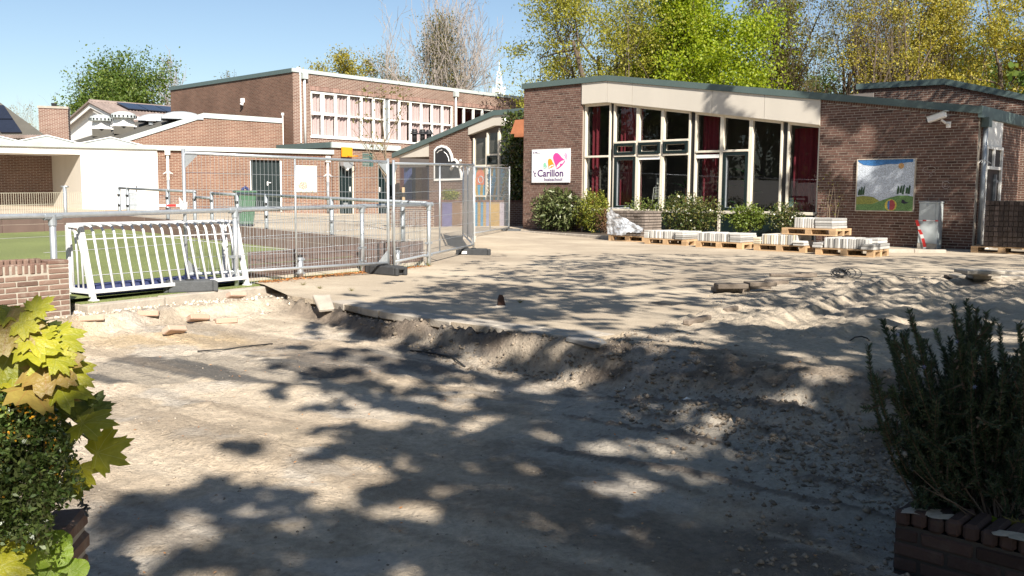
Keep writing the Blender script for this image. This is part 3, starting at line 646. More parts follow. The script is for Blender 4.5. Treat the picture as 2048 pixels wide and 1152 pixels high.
d_ = MB(); d_.box(LEN + .032, LEN + .09, 1.30, 1.36, .6, 1.75); d_.box(LEN + .09, LEN + .11, 1.26, 1.40, 1.55, 1.62); d_.box(LEN + .09, LEN + .11, 1.26, 1.40, .72, .79); d_.build('door_handle', M['zinc_dark'], dr)

# back pavilion at the far right
p0 = P(1717, 168, 29.4); FB = Frame(p0, A2)
bk = empty('back_pavilion', (*FB.o, 0), FB.ang, 'brick pavilion with low gabled roof edge showing behind the school at far right', 'building')
x_pk, z_pk = FB.at(1890, 157); x_r, z_r = FB.at(2048, 188); zl = FB.at(1717, 168)[1]
x_e = x_r + 7; z_e = z_pk - (z_pk - z_r)/(x_r - x_pk)*(x_e - x_pk)
b = MB(); b.prism([(0, 0, -.1), (x_e, 0, -.1), (x_e, 0, z_e), (x_pk, 0, z_pk - .04), (0, 0, zl - .04)], (0, 7, 0)); b.build('wall', M['school_tex'], bk)
b = MB(); b.prism([(-.05, -.07, zl - .17), (x_pk, -.07, z_pk - .18), (x_pk, -.07, z_pk), (-.05, -.07, zl)], (0, 7.2, 0)); b.prism([(x_pk, -.07, z_pk - .18), (x_e, -.07, z_e - .18), (x_e, -.07, z_e), (x_pk, -.07, z_pk)], (0, 7.2, 0)); b.build('roof_edge', M['green_trim'], bk)
b = MB(); x = 0
while x < x_e:
    zt = (zl + (z_pk - zl)*x/x_pk if x < x_pk else z_pk - (z_pk - z_r)/(x_r - x_pk)*(x - x_pk)) - .20; b.box(x, x+.052, -.012, .01, zt - .07, zt); x += .065
stuff(b.build('soldier_course', M['school_brick'], bk))

# ---------------------------------------------------------------- second pavilion, left of the school
q0 = P(950, 340, 37.0)[:2]; xl = Frame(q0, A2).at(795, 300)[0]
F2 = Frame(q0 + e2 * xl, A2)
pv2 = empty('second_pavilion', (*F2.o, 0), F2.ang, 'brick pavilion with rising roof edge and a dark porch, behind the fence', 'building')
A = F2.at
x_a, z_a = A(795, 303); x_b, z_b = A(990, 222.5); x_c, z_c = A(1062, 213)
zc2 = z_b + .03
zr2 = lambda x: z_a + (z_b - z_a)*(x - x_a)/(x_b - x_a) if x < x_b else zc2
def rp2(x0, x1, d0, d1, y): 
    xs_ = [x0] + ([x_b] if x0 < x_b < x1 else []) + [x1]; return [(x, y, zr2(x)+d0) for x in xs_] + [(x, y, zr2(x)+d1) for x in reversed(xs_)]
b = MB()
for x0, x1 in ((x_a - .3, x_b), (x_b, 9.0)): b.prism(rp2(x0, x1, -.20, 0, -.08), (0, .12, 0))
b.build('roof_edge', M['green_trim'], pv2)
b = MB(); b.prism(rp2(x_a - .3, 9.0, -.1, -.015, .04), (0, 8, 0)); b.build('roof', M['roofing'], pv2)
xw0, xw1 = A(858, 350)[0], A(937, 350)[0]             # brick pier between porch and windows
b = MB(); b.prism([(xw0, 0, -.1), (xw1, 0, -.1), (xw1, 0, zr2(xw1)-.19), (xw0, 0, zr2(xw0)-.19)], (0, .3, 0)); b.build('wall', M['school_tex'], pv2)
b = MB(); b.prism([(x_a - .2, .01, A(830, 314)[1]), (xw0 - .004, .01, A(830, 314)[1]), (xw0 - .004, .01, zr2(xw0)-.2), (x_a - .2, .01, zr2(x_a-.2)-.2)], (0, .2, 0)); b.build('panel', M['panel'], pv2)
xv1 = A(1019, 300)[0]
b = MB(); b.prism([(xw1 + .004, -.03, A(937, 270)[1]), (x_b, -.03, A(990, 251)[1]), (xv1, -.03, A(1005, 252)[1]), (xv1, -.03, zc2-.2), (x_b, -.03, zr2(x_b)-.2), (xw1 + .004, -.03, zr2(xw1)-.2)], (0, .2, 0)); b.build('panel', M['panel'], pv2)
# porch: dark inside, back wall and striped panels
pz = A(830, 314)[1]
b = MB(); b.box(x_a - 3.6, xw0, 2.4, 2.6, 0, 3.2); b.box(x_a - .2, xw0, .2, 2.4, pz, pz + .05); b.build('porch', M['interior'], pv2)
stripe_m = {k: mat('porch_' + k, c_, .7, .1) for k, c_ in (('blue', (.06, .08, .20)), ('plum', (.11, .05, .05)), ('brown', (.16, .09, .06)), ('navy', (.03, .035, .07)))}
k = 0; x = x_a - 3.4
while x < xw0 - .1:
    w_ = random.choice([.25, .4, .55]); b = MB(); b.box(x, min(x + w_, xw0 - .02), 1.9, 1.94, .1, pz - .35); b.build('door_panel', stripe_m[['plum', 'blue', 'navy', 'brown'][k % 4]], pv2); x += w_ + .01; k += 1
# windows with painted lower panes
zsill = .25; zw = lambda px, py: A(px, py)
cols2 = [A(943, 330)[0], A(970, 330)[0], A(994, 330)[0], xv1]
z_tr = A(970, 331)[1]; z_tr2 = A(970, 392)[1]
paint_b = mat('painted_blue', (.05, .30, .50), .6, .2, 2.5); paint_g = mat('painted_gold', (.36, .23, .05), .6, .2, 2.5); paint_r = mat('painted_red', (.55, .16, .08), .6, .2, 5); paint_l = mat('painted_pale_blue', (.35, .55, .62), .6, .2, 5)
for i, (x0, x1) in enumerate(zip(cols2[:-1], cols2[1:])):
    f = MB(); w = .05; ztop = min(zr2(x0), zr2(x1)) - .78
    f.box(x0, x0+w, .08, .2, zsill, ztop + .1); f.box(x1-w, x1, .08, .2, zsill, ztop + .1)
    for t in [z_tr, z_tr2] + ([z_tr + .42] if i == 1 else []): f.box(x0+w, x1-w, .06, .2, t-.035, t+.035)
    win = f.build('window', M['cream'], pv2)
    pane(x0+w, x1-w, z_tr + .035, ztop + .08, .16, win)
    if i == 1: q = MB(); bars(q, x0+w, x1-w, z_tr+.035, z_tr+.385, .05, .15, .06); q.build('casement', M['dark_green'], win)
    for za, zb in ((z_tr2 + .035, z_tr - .035), (zsill, z_tr2 - .035)):
        q = MB(); q.box(x0+w, x1-w, .15, .17, za, zb); q.build('painted_pane', paint_b, win)
        # flat swirls of gold paint
        nb = 2 if i < 2 else 1; pm = MB()
        for k in range(nb):
            xa = x0+w + (x1-x0-2*w)*(.12+.45*k); wd = (x1-x0)*.2
            up = [(xa + wd*.5 + .08*math.sin(zz*3+i+k) + (.35*(x1-x0)*max(0, (zz-za)/(zb-za)-.4) if i == 2 else 0), .146, zz) for zz in np.linspace(za, zb, 9)]
            for a_, c_ in zip(up[:-1], up[1:]):
                l_ = lambda p_: max(x0+w, min(x1-w, p_)); pm.quad((l_(a_[0]-wd*.5), .146, a_[2]), (l_(a_[0]+wd*.5), .146, a_[2]), (l_(c_[0]+wd*.5), .146, c_[2]), (l_(c_[0]-wd*.5), .146, c_[2]))
        pm.build('painted_swirl', paint_g, win)
    if i == 0:
        q = MB(); cx = (x0+x1)/2; zc = z_tr2 + .75
        q.add([(cx-.25, .143, zc-.3), (cx+.2, .143, zc-.3), (cx+.2, .143, zc+.15), (cx, .143, zc+.42), (cx-.25, .143, zc+.15)], [(0, 1, 2, 3, 4)]); q.build('painted_house', paint_r, win)
    q = MB(); cx = (x0+x1)/2; q.tube([(cx+.14*math.cos(a), .142, z_tr-.55+.14*math.sin(a)) for a in np.linspace(0, 6.283, 14)], .012, 4)
    if i: q.tube([(cx-.15, .142, z_tr2+.35), (cx+.15, .142, z_tr2+.35), (cx+.15, .142, z_tr2+.75), (cx-.15, .142, z_tr2+.75), (cx-.15, .142, z_tr2+.35)], .012, 4)
    q.build('painted_mark', paint_l, win)
b = MB(); b.box(cols2[0] - .1, xv1 + .1, .3, .34, 0, 4.2); b.build('room', M['interior'], pv2)
b = MB(); b.prism([(xv1 + .004, 0, -.1), (9.0, 0, -.1), (9.0, 0, zc2-.19), (xv1+.004, 0, zc2-.19)], (0, .3, 0)); b.build('wall', M['school_tex'], pv2)
b = MB(); b.box(x_a - .25, cols2[0], .02, .28, -.1, zsill-.002); b.build('base', M['school_tex'], pv2)
# black chalkboard in the shape of a bell on its side, white rim
def outline(pxs): return [A(*p) for p in pxs]
rim = outline([(869, 362), (869, 300), (875, 293), (884, 290), (893, 292), (900, 298), (905, 308), (907, 318), (911, 317), (916, 321), (918, 326), (922, 328), (925, 333), (921, 337), (922, 340), (925, 345), (926, 360)])
inn = outline([(872, 357), (872, 303), (877, 297), (885, 294.5), (893, 297), (899, 304), (902.5, 313), (904, 324), (910, 321), (914, 325), (911, 331), (919, 338), (921, 346), (922, 356)])
cb = empty('chalkboard', F2.w(A(895, 360)[0], 0, A(895, 361)[1]), F2.ang, 'black bell shaped chalkboard with white rim on the pavilion wall', 'chalkboard'); ox, oz = A(895, 360)[0], A(895, 361)[1]
b = MB(); b.prism([(x-ox, -.04, z-oz) for x, z in rim], (0, .038, 0)); b.build('rim', M['white'], cb)
b = MB(); b.prism([(x-ox, -.052, z-oz) for x, z in inn], (0, .011, 0)); b.build('board', M['black'], cb)
b = MB()
for pts_ in ([(876, 306), (880, 302), (886, 300)], [(890, 304), (895, 308), (899, 316), (900, 323)]): b.tube([(A(*p)[0]-ox, -.055, A(*p)[1]-oz) for p in pts_], .018, 4)
b.build('chalk_stroke', M['tape_w'], cb)
b = MB(); b.tube([(A(921, 334)[0]-ox, -.06, A(921, 334)[1]-oz), (A(930, 321)[0]-ox, -.25, A(930, 321)[1]-oz)], .05, 6); b.tube([(A(905, 338)[0]-ox, -.08, A(905, 338)[1]-oz), (A(917, 331)[0]-ox, -.3, A(917, 331)[1]-oz)], .07, 6); b.build('clapper', M['tape_w'], cb)
# three black flue pipes on the roof, orange hood at the corner
for px, top, ht, lab in ((829, 255, 16, 'tallest'), (845, 256, 14, 'middle'), (858, 258, 10, 'shortest')):
    x, z = F2.at(px, top, 1.2); xb_, zb_ = F2.at(px, top + ht, 1.2); pp = F2.w(x, 1.2, zb_ - .3)
    o = empty('flue_pipe', pp, F2.ang, f'{lab} of three black ribbed flue pipes on the pavilion roof', 'flue', 'flue pipes on the second pavilion'); hh = z - zb_ + .3
    q = MB(); q.tube([(0, 0, 0), (0, 0, hh*.9)], .11, 10); q.build('pipe', M['black'], o, smooth=True)
    q = MB()
    for k in range(3): q.tube([(0, 0, hh*(.55+.13*k)), (0, 0, hh*(.55+.13*k)+.06)], .21 - .04*k, 10, .16 - .03*k)
    q.build('cap', M['black'], o)
x, z = F2.at(1042, 268, -1.2); pp = F2.w(x, -1.2, z)
hd = empty('orange_hood', pp, F2.ang, 'orange brown metal hood at the left corner of the school', 'hood')
b = MB(); b.prism([(-.30, -.25, 0), (.5, -.25, 0), (.4, -.17, .5), (-.14, -.17, .5)], (0, .45, 0)); b.build('cowl', M['copper'], hd)
b = MB(); b.box(-.1, .5, -.25, .15, -.12, 0); b.build('base', M['copper'], hd)

# ---------------------------------------------------------------- gym
FG = Frame(P(588, 300, 44)[:2], A1)
gym = empty('gym_building', (*FG.o, 0), FG.ang, 'tall brick gym with a long band of curtained white windows', 'building')
ZG = 7.08; GLEN = 30.0; GD = 12.0
A = FG.at
wz0, wz1, wzm = 3.96, 6.13, 5.04
gx = [A(p, 230)[0] for p in (621.8, 646.4, 673.7, 699.5, 724.6, 749, 771.5)] ; gx2 = [A(p, 230)[0] for p in (779, 800.6, 822.8, 844.3, 865.7, 886.3, 906)]
gx3 = [A(p, 225)[0] for p in (914.5, 929.8, 948.7, 966.7, 985.9, 1006, 1026)]
hole = [(gx[0], gx2[-1], wz0, wz1), (gx3[0], gx3[-1], wz0, wz1)]
b = MB(); wall_cells(b, 0, GLEN, -.2, ZG - .17, 0, .3, hole); b.build('wall', M['gym_tex'], gym)
b = MB(); b.box(-.004, .3, .004, GD, -.2, ZG - .172); b.build('side_wall', M['gym_tex_y'], gym)
b = MB(); b.box(-.06, GLEN, -.06, .02, ZG - .175, ZG); b.build('roof_edge', M['pale_trim'], gym)
b = MB(); b.box(-.06, .0, .022, GD + .05, ZG - .20, ZG - .003); b.build('roof_edge', M['green_trim'], gym)
b = MB(); b.box(.02, GLEN, .04, GD, ZG - .15, ZG - .03); b.build('roof', M['roofing'], gym)
b = MB(); x = gx[0] - .05
while x < gx2[-1] + .1: b.box(x, x+.058, -.012, .1, wz1 + .01, wz1 + .20); x += .072
x = gx3[0]
while x < gx3[-1]: b.box(x, x+.058, -.012, .1, wz1 + .01, wz1 + .20); x += .072
stuff(b.build('lintel_course', mat('lintel_brick', (.27, .17, .14), .9, .2, 8, rand=.3, island=True), gym))
def gym_window(x0, x1, curt, casement):
    f = MB(); w = .055
    f.box(x0, x0+w, .05, .16, wz0+.07, wz1-.07); f.box(x1-w, x1, .05, .16, wz0+.07, wz1-.07); f.box(x0, x1, .04, .17, wz0, wz0+.07); f.box(x0, x1, .04, .17, wz1-.07, wz1); f.box(x0+w, x1-w, .04, .17, wzm-.04, wzm+.04)
    win = f.build('window', M['white'], gym)
    if casement: q = MB(); bars(q, x0+w, x1-w, wzm+.04, wz1-.07, .03, .12, .05); q.build('casement', M['white'], win)
    pane(x0+w, x1-w, wz0+.07, wzm-.04, .11, win, M['glass_sun']); pane(x0+w, x1-w, wzm+.04, wz1-.07, .11, win, M['glass_sun'])
    if curt: 
        g_ = random.uniform(.0, .03)
        curtain(x0+.02+g_, x1-.04-random.uniform(0, .06), wz0+.02, wz1-.02, .24, .05, .21, 'curtain', M['blind'], win)
for i in range(6): gym_window(gx[i], gx[i+1], True, i < 2)
for i in range(6): gym_window(gx2[i], gx2[i+1], True, False)
for i in range(6): gym_window(gx3[i], gx3[i+1], False, False)
b = MB(); b.box(gx[-1] + .004, gx2[0] - .004, .08, .14, wz0, wz1); b.build('post', M['zinc_dark'], gym)
b = MB(); b.box(.4, GLEN - .1, 2.2, 2.3, 3.0, 6.8); b.build('room', M['plum'], gym)
b = MB(); b.box(gx[0] - .06, gx2[-1] + .06, -.05, .045, wz0 - .08, wz0 - .004); b.build('window_sill', M['white'], gym)
for px in (607.5, 909.5):
    x = A(px, 200)[0]; b = MB(); b.tube([(x, -.09, 3.55), (x, -.09, ZG - .42)], .055, 10); b.build('downpipe', M['white'], gym, smooth=True)
    b = MB(); b.box(x-.14, x+.14, -.2, -.015, ZG - .46, ZG - .185); b.build('rain_head', M['pale_trim'], gym)
x = A(600, 200)[0]; b = MB(); b.tube([(x, -.05, 3.6), (x, -.05, ZG - .25)], .03, 6); b.tube([(x-.02, -.05, ZG-.3), (x-.02, -.09, ZG+.02), (x - .12, .03, ZG + .05)], .035, 6); b.build('cable_pipe', M['white'], gym)
FGL = Frame(FG.o, A2)
t_, z_ = FGL.at(488, 201); pp = FGL.w(t_, -.05, z_)
b = MB(); b.box(-.07, .07, -.12, .05, -.1, .1); b.tube([(0, -.03, -.1), (0, -.1, -.24)], .06, 8, .09); o = b.build('wall_lamp', M['tape_w'], None); o.location = pp; o.rotation_euler[2] = A2
tag(o, 'small white lamp high on the gym side wall', 'lamp')
t_, z_ = FGL.at(569.5, 227); b = MB(); b.tube([(0, 0, -3), (0, 0, 0)], .035, 8); b.tube([(0, 0, 0), (0, 0, .12)], .07, 8); o = b.build('vent_pipe', M['tape_w']); o.location = FGL.w(t_, -.12, z_ - .1); tag(o, 'thin white vent pipe against the gym side wall', 'pipe')
# flat annex box in front of the gym corner
pb = P(665.5, 300, 39.8)[:2]; FX = Frame(pb, A1); A = FX.at
ann = empty('gym_annex', (*FX.o, 0), FX.ang, 'low flat roofed brick annex at the gym corner, with basketball board', 'building')
zx = A(665.5, 284)[1]; xe = A(799, 300)[0]; gz = .32
dw = [(*[A(px, 350)[0] for px in (678, 709)], gz, A(690, 322)[1]), (*[A(px, 350)[0] for px in (756, 793)], gz, A(770, 325)[1])]
vt = (*[A(px, 320)[0] for px in (725, 747)], A(735, 333)[1], A(735, 305)[1])
b = MB(); wall_cells(b, 0, xe, -.1, zx - .2, 0, .3, dw + [vt]); b.build('wall', M['hall_tex'], ann)
b = MB(); b.box(-.004, .3, .004, 4.2, -.1, zx - .202); b.build('side_wall', M['hall_tex_y'], ann)
b = MB(); b.box(-.1, xe, -.1, .0, zx - .24, zx); b.build('roof_edge', M['pale_trim'], ann)
b = MB(); b.box(-.1, .0, .002, 4.2, zx - .24, zx - .002); b.build('roof_edge', M['green_trim'], ann)
b = MB(); b.box(0, xe, .0, 4.2, zx - .2, zx - .02); b.build('roof', M['roofing'], ann)
for i, h in enumerate(dw):
    q = MB(); q.box(h[0]+.05, h[1]-.05, .12, .16, h[2], h[3]-.05); d = q.build('door', M['dark_green'], ann)
    q = MB(); q.box(h[0], h[0]+.05, .05, .2, h[2], h[3]); q.box(h[1]-.05, h[1], .05, .2, h[2], h[3]); q.box(h[0]+.05, h[1]-.05, .05, .2, h[3]-.05, h[3]); q.build('door_frame', M['cream'], d)
    q = MB(); xx = h[1]-.2 if i == 0 else h[0]+.14; q.box(xx, xx+.05, .08, .12, 1.3, 1.5); q.build('door_handle', M['tape_w'], d)
    if i == 0: q = MB(); q.box(h[0]+.3, h[1]-.3, .10, .118, .68, .80); q.build('letter_slot', M['zinc'], d)
q = MB(); bars(q, vt[0], vt[1], vt[2], vt[3], .02, .1, .03)
for k in range(7): z = vt[2] + .05 + k*(vt[3]-vt[2]-.08)/7; q.box(vt[0]+.03, vt[1]-.03, .03, .09, z, z+.05)
q.build('vent_grille', mat('vent_green', (.06, .13, .12), .5), ann)
# basketball board on the annex wall
bx, bz = A(689, 314)[0], A(689, 314)[1]; t = empty('basketball_hoop', FX.w(bx, -.2, bz), FX.ang, 'orange basketball board with hoop on the annex wall', 'basketball hoop')
w_ = A(699, 305)[0] - A(678, 305)[0]; h_ = A(689, 295)[1] - bz
b = MB(); b.box(-w_/2, w_/2, 0, .05, 0, h_); b.build('backboard', M['orange'], t)
b = MB(); b.tube([(.1 + .22*math.cos(a), -.27 + .22*math.sin(a), .03) for a in np.linspace(0, 2*math.pi, 17)], .018, 6); b.box(-.02, .22, -.06, 0, 0, .06); b.build('ring', M['orange'], t)
b = MB(); b.box(-.05, .05, .05, .2, .1, .3); b.build('bracket', M['zinc_dark'], t)
lx, lz = A(690, 330); t = empty('flood_lamp', FX.w(lx, -.25, lz), FX.ang, 'grey wall flood lamp below the basketball board', 'lamp')
b = MB(); b.prism([(-.27, 0, .12), (.27, 0, .12), (.27, 0, -.04), (.12, 0, -.14), (-.12, 0, -.14), (-.27, 0, -.04)], (0, .25, 0)); b.build('housing', M['zinc'], t)
b = MB(); b.tube([(0, .1, -.14), (0, .1, -.25)], .11, 10, .05); b.build('bulb', M['tape_w'], t, smooth=True)

# ---------------------------------------------------------------- hall with white store, left
AL = R(90 - 68); FH = Frame(P(490, 400, 38.5)[:2], AL); A = FH.at
x_w0 = A(-40, 300)[0]; x_wb = A(314.5, 300)[0]; x_we = A(667, 300)[0]; zh = 3.06; gz = .42
hall = empty('hall_building', (*FH.o, 0), FH.ang, 'long low brick hall with a white store and dark double doors', 'building')
dd = (A(500.5, 350)[0], A(564, 350)[0], gz, A(530, 320)[1])
b = MB(); wall_cells(b, x_wb, x_we - .02, -.1, zh - .19, 0, .3, [dd]); b.build('wall', M['hall_tex'], hall)
b = MB(); b.box(x_wb - .02, x_we, -.12, .1, zh - .185, zh); b.build('roof_edge', M['pale_trim'], hall)
b = MB(); b.box(x_w0, x_wb - .022, -.10, .1, zh - .17, zh + .01); b.build('roof_edge', mat('aged_trim', (.33, .37, .34), .6, .15, 1), hall)
b = MB(); b.box(x_w0, x_we, .1, 5.0, zh - .2, zh - .03); b.build('roof', M['roofing'], hall)
# dark double doors: planks
q = MB(); q.box(dd[0], dd[1], .17, .2, dd[2], dd[3]); dr = q.build('door', M['dark_green'], hall)
n_ = 12; w_ = (dd[1]-dd[0]-.12)/n_
for k in range(n_): 
    q = MB(); q.box(dd[0]+.06+k*w_+.006, dd[0]+.06+(k+1)*w_-.006, .13, .168, dd[2]+.03, dd[3]-.06); q.build('plank', M['dark_green'], dr)
q = MB(); q.box(dd[1]-.07, dd[1]-.01, .03, .18, dd[2], dd[3]); q.build('door_frame', M['white'], dr); q = MB(); q.box(dd[0], dd[0]+.04, .06, .18, dd[2], dd[3]); q.build('door_frame', M['white'], dr)
q = MB(); hx, hz_ = A(536, 366); q.box(hx-.03, hx+.02, .09, .128, hz_-.1, hz_+.06); q.box(hx, hx+.13, .06, .09, hz_, hz_+.03); q.build('door_handle', M['tape_w'], dr)
# white store with open recess
xr0, xr1 = A(105.5, 380)[0], A(162, 340)[0]; zr_t = A(100, 307.5)[1]
b = MB(); wall_cells(b, x_w0, x_wb - .004, -.1, zh - .175, .0, .2, [(x_w0 - 1, xr1, -.2, zr_t)]); b.build('store_front', M['white'], hall)
p_c = FH.w(xr1, .0, 0)[:2]; FR = Frame(p_c, A2); lr = FR.at(105.5, 380)[0]        # the store's side runs back to the left
pe = p_c + e2*lr; ye = float(np.dot(pe - FH.o, FH.inw)); xe_ = float(np.dot(pe - FH.o, FH.e))
b = MB(); b.prism([(xr1, .012, -.1), (xe_, ye, -.1), (xe_, ye, zr_t + .01), (xr1, .012, zr_t + .01)], tuple(np.array([.12, .06, 0]))); b.build('recess_side', M['panel'], hall)
b = MB(); b.box(x_w0, xe_ + .02, ye - .02, ye + .2, -.1, zr_t + .3); b.build('recess_wall', M['school_tex'], hall)
b = MB(); b.box(x_w0, xr1, .203, ye, zr_t + .012, zr_t + .05); b.build('recess_ceiling', M['white'], hall)
xd0, zd0 = A(217, 325); xd1 = A(276, 325)[0]
q = MB(); bars(q, xd0, xd1, gz, zd0, -.012, .002, .014); q.build('door', M['pale_trim'], hall)
q = MB(); hx, hz_ = A(273, 377); q.box(hx-.02, hx+.02, -.05, 0, hz_-.12, hz_+.12); q.box(hx-.1, hx, -.06, -.03, hz_, hz_+.03); q.build('door_handle', M['black'], hall)
x, z = A(260, 402); q = MB(); q.box(x-.27, x+.27, -.02, 0, z-.33, z+.33); q.build('notice_board', M['zinc_dark'], hall)
for px, y0 in ((336, 300), (655, 315)):
    x = A(px, 350)[0]; ztop = A(px, y0)[1]; q = MB(); q.tube([(x, -.09, gz), (x, -.09, 1.7)], .06, 10); q.build('downpipe', M['zinc_dark'], hall, smooth=True)
    q = MB(); q.tube([(x, -.09, 1.7), (x, -.09, ztop - .15)], .055, 10); q.box(x-.1, x+.1, -.2, -.005, ztop - .2, ztop + .05); q.build('downpipe', M['white'], hall)
    q = MB()
    for k in range(12): a = k*math.pi/6; q.tube([(x+.07*math.cos(a), -.09+.07*math.sin(a), 2.02), (x+.2*math.cos(a), -.09+.2*math.sin(a), 1.92)], .008, 3)
    q.build('spike_ring', M['tape_w'], hall)
# shallow pyramid skylights over the store
for px, wpx, lab in ((97, 60, 'middle shallow pyramid skylight on the white store roof'), (222, 60, 'right shallow pyramid skylight on the white store roof'), (-18, 60, 'shallow pyramid skylight at the left picture edge on the store roof')):
    x, z = FH.at(px, 276, .9); t = empty('roof_skylight', FH.w(x, .9, zh - .03), FH.ang, lab, 'skylight', 'pyramid skylights on the store')
    hh = .30; ww = 1.25
    q = MB(); q.add([(-ww, -.6, 0), (ww, -.6, 0), (ww, .9, 0), (-ww, .9, 0), (0, -.6, hh), (0, .9, hh)], [(0, 1, 4), (2, 3, 5), (1, 2, 5, 4), (3, 0, 4, 5)]); q.build('glazing', mat('skylight_sheet', (.38, .42, .42), .3, .1), t)
    q = MB(); q.tube([(-ww, -.62, .02), (0, -.62, hh + .02), (ww, -.62, .02)], .025, 4); q.build('frame', M['white'], t)
# taller gabled part of the hall
gp = [FH.at(*p, 5.0) for p in ((220, 284), (407, 226), (565, 237))]
xg0 = gp[0][0]; xg2 = gp[2][0]; xg1 = gp[1][0]; zg0, zg1, zg2 = gp[0][1], gp[1][1], gp[2][1]
gab = empty('gabled_hall', FH.w(xg0, 5.0, 0), FH.ang, 'brick hall with low white edged gable and grey felt roof, behind the doors', 'building')
b = MB(); b.prism([(0, 0, 2.6), (xg2-xg0, 0, 2.6), (xg2-xg0, 0, zg2), (xg1-xg0, 0, zg1), (0, 0, zg0)], (0, .3, 0)); b.build('wall', M['hall_tex'], gab)
b = MB()
for (xa, za), (xb_, zb_) in (((xg0, zg0), (xg1, zg1)), ((xg1, zg1), (xg2, zg2))): b.prism([(xa-xg0, -.05, za-.22), (xb_-xg0, -.05, zb_-.22), (xb_-xg0, -.05, zb_), (xa-xg0, -.05, za)], (0, .07, 0))
b.build('roof_edge', M['pale_trim'], gab)
RD = 6.3; wv = np.array([-.734, .679])*RD; rv = np.array([np.dot(wv, FH.e), np.dot(wv, FH.inw), 0.0])   # the roof runs back to the left
b = MB()
b.prism([(-.05, .02, zg0-.03), (xg1-xg0, .02, zg1-.03), (xg1-xg0, .02, zg1-.12), (-.05, .02, zg0-.12)], tuple(rv)); b.build('roof', M['roofing'], gab)
b = MB(); b.prism([(xg1-xg0, .025, zg1-.035), (xg2-xg0, .025, zg2-.035), (xg2-xg0, .025, zg2-.12), (xg1-xg0, .025, zg1-.12)], tuple(rv)); b.build('roof', M['roofing'], gab)
b = MB(); b.prism([(.02, .3, 2.6), (.02 + rv[0], .3 + rv[1], 2.6), (.02 + rv[0], .3 + rv[1], zg0 - .13), (.02, .3, zg0 - .13)], (.2, .1, 0)); b.build('side_wall', M['hall_tex_y'], gab)
b = MB(); b.prism([(-.14, -.05, zg0-.25), (-.05, -.05, zg0-.25), (-.05, -.05, zg0-.02), (-.14, -.05, zg0-.02)], tuple(rv)); b.build('gutter', M['green_trim'], gab)
def roof_hit(px, py):
    "where a sight line meets the left roof slope"
    A3 = FH.w(xg0, 5.0, zg0); B3 = FH.w(xg1, 5.0, zg1); n3 = np.cross(B3 - A3, np.array([wv[0], wv[1], 0])); d = ray(px, py); o = np.array([0, 0, CAM_H]); return o + d*(np.dot(A3 - o, n3)/np.dot(d, n3))
rs = (zg1 - zg0)/(xg1 - xg0)
def on_roof(px, py, depth): x, z = FH.at(px, py, depth); return x, z
for px, py, dp, s_, lab in ((204, 250, 8.0, 1.0, 'left'), (248, 245, 8.6, 1.05, 'right')):
    hp = roof_hit(px, py + 18); t = empty('roof_fan', hp, FH.ang, f'{lab} white round capped roof fan on the felt roof', 'roof fan', 'roof fans on the gabled hall')
    q = MB(); q.box(-.42*s_, .42*s_, -.42*s_, .42*s_, -.15, .22); q.build('base', M['roofing'], t)
    q = MB(); q.tube([(0, 0, .22), (0, 0, .28)], .55*s_, 4); q.tube([(0, 0, .28), (0, 0, .62)], .46*s_, 4, .40*s_); q.build('housing', M['white'], t)
    q = MB(); q.tube([(0, 0, .62), (0, 0, .72), (0, 0, .82)], .56*s_, 20, .5*s_); q.tube([(0, 0, .82), (0, 0, .92)], .5*s_, 20, .25*s_); q.build('cap', M['pale_trim'], t)
    q = MB()
    for k in range(20): a = k*math.pi/10; q.obox((.56*s_*math.cos(a), .56*s_*math.sin(a), .69), (.012*math.cos(a), .012*math.sin(a), 0), (-.04*math.sin(a), .04*math.cos(a), 0), (0, 0, .045))
    stuff(q.build('louvre', M['black'], t))
for px, py, dp, lab in ((316, 234, 9.5, 'left'), (364, 230, 8.8, 'right')):
    hp = roof_hit(px, py + 6); t = empty('dome_light', hp, FH.ang, f'{lab} flat grey dome light on the felt roof', 'dome light', 'dome lights on the gabled hall')
    q = MB(); V = []; F = []
    for i in range(5):
        for j in range(14): a = 2*math.pi*j/14; r_ = .85*math.cos(i*math.pi/9); V.append((r_*math.cos(a), r_*.8*math.sin(a), .05 + .25*math.sin(i*math.pi/9)))
    for i in range(4):
        for j in range(14): F.append((i*14+j, i*14+(j+1) % 14, (i+1)*14+(j+1) % 14, (i+1)*14+j))
    q.add(V, F + [tuple(56+j for j in range(14))]); q.build('dome', mat('dome_acrylic', (.40, .42, .42), .25, .1), t, smooth=True)
    q = MB(); q.box(-.9, .9, -.75, .75, -.1, .06); q.build('frame', M['zinc_dark'], t)
t = empty('vent_cowl', roof_hit(302, 250), FH.ang, 'small white cone topped vent near the gable edge', 'vent')
q = MB(); q.tube([(0, 0, 0), (0, 0, .18)], .1, 8); q.build('pipe', M['zinc'], t); q = MB(); q.tube([(0, 0, .18), (0, 0, .30)], .24, 10, .03); q.build('cap', M['tape_w'], t)
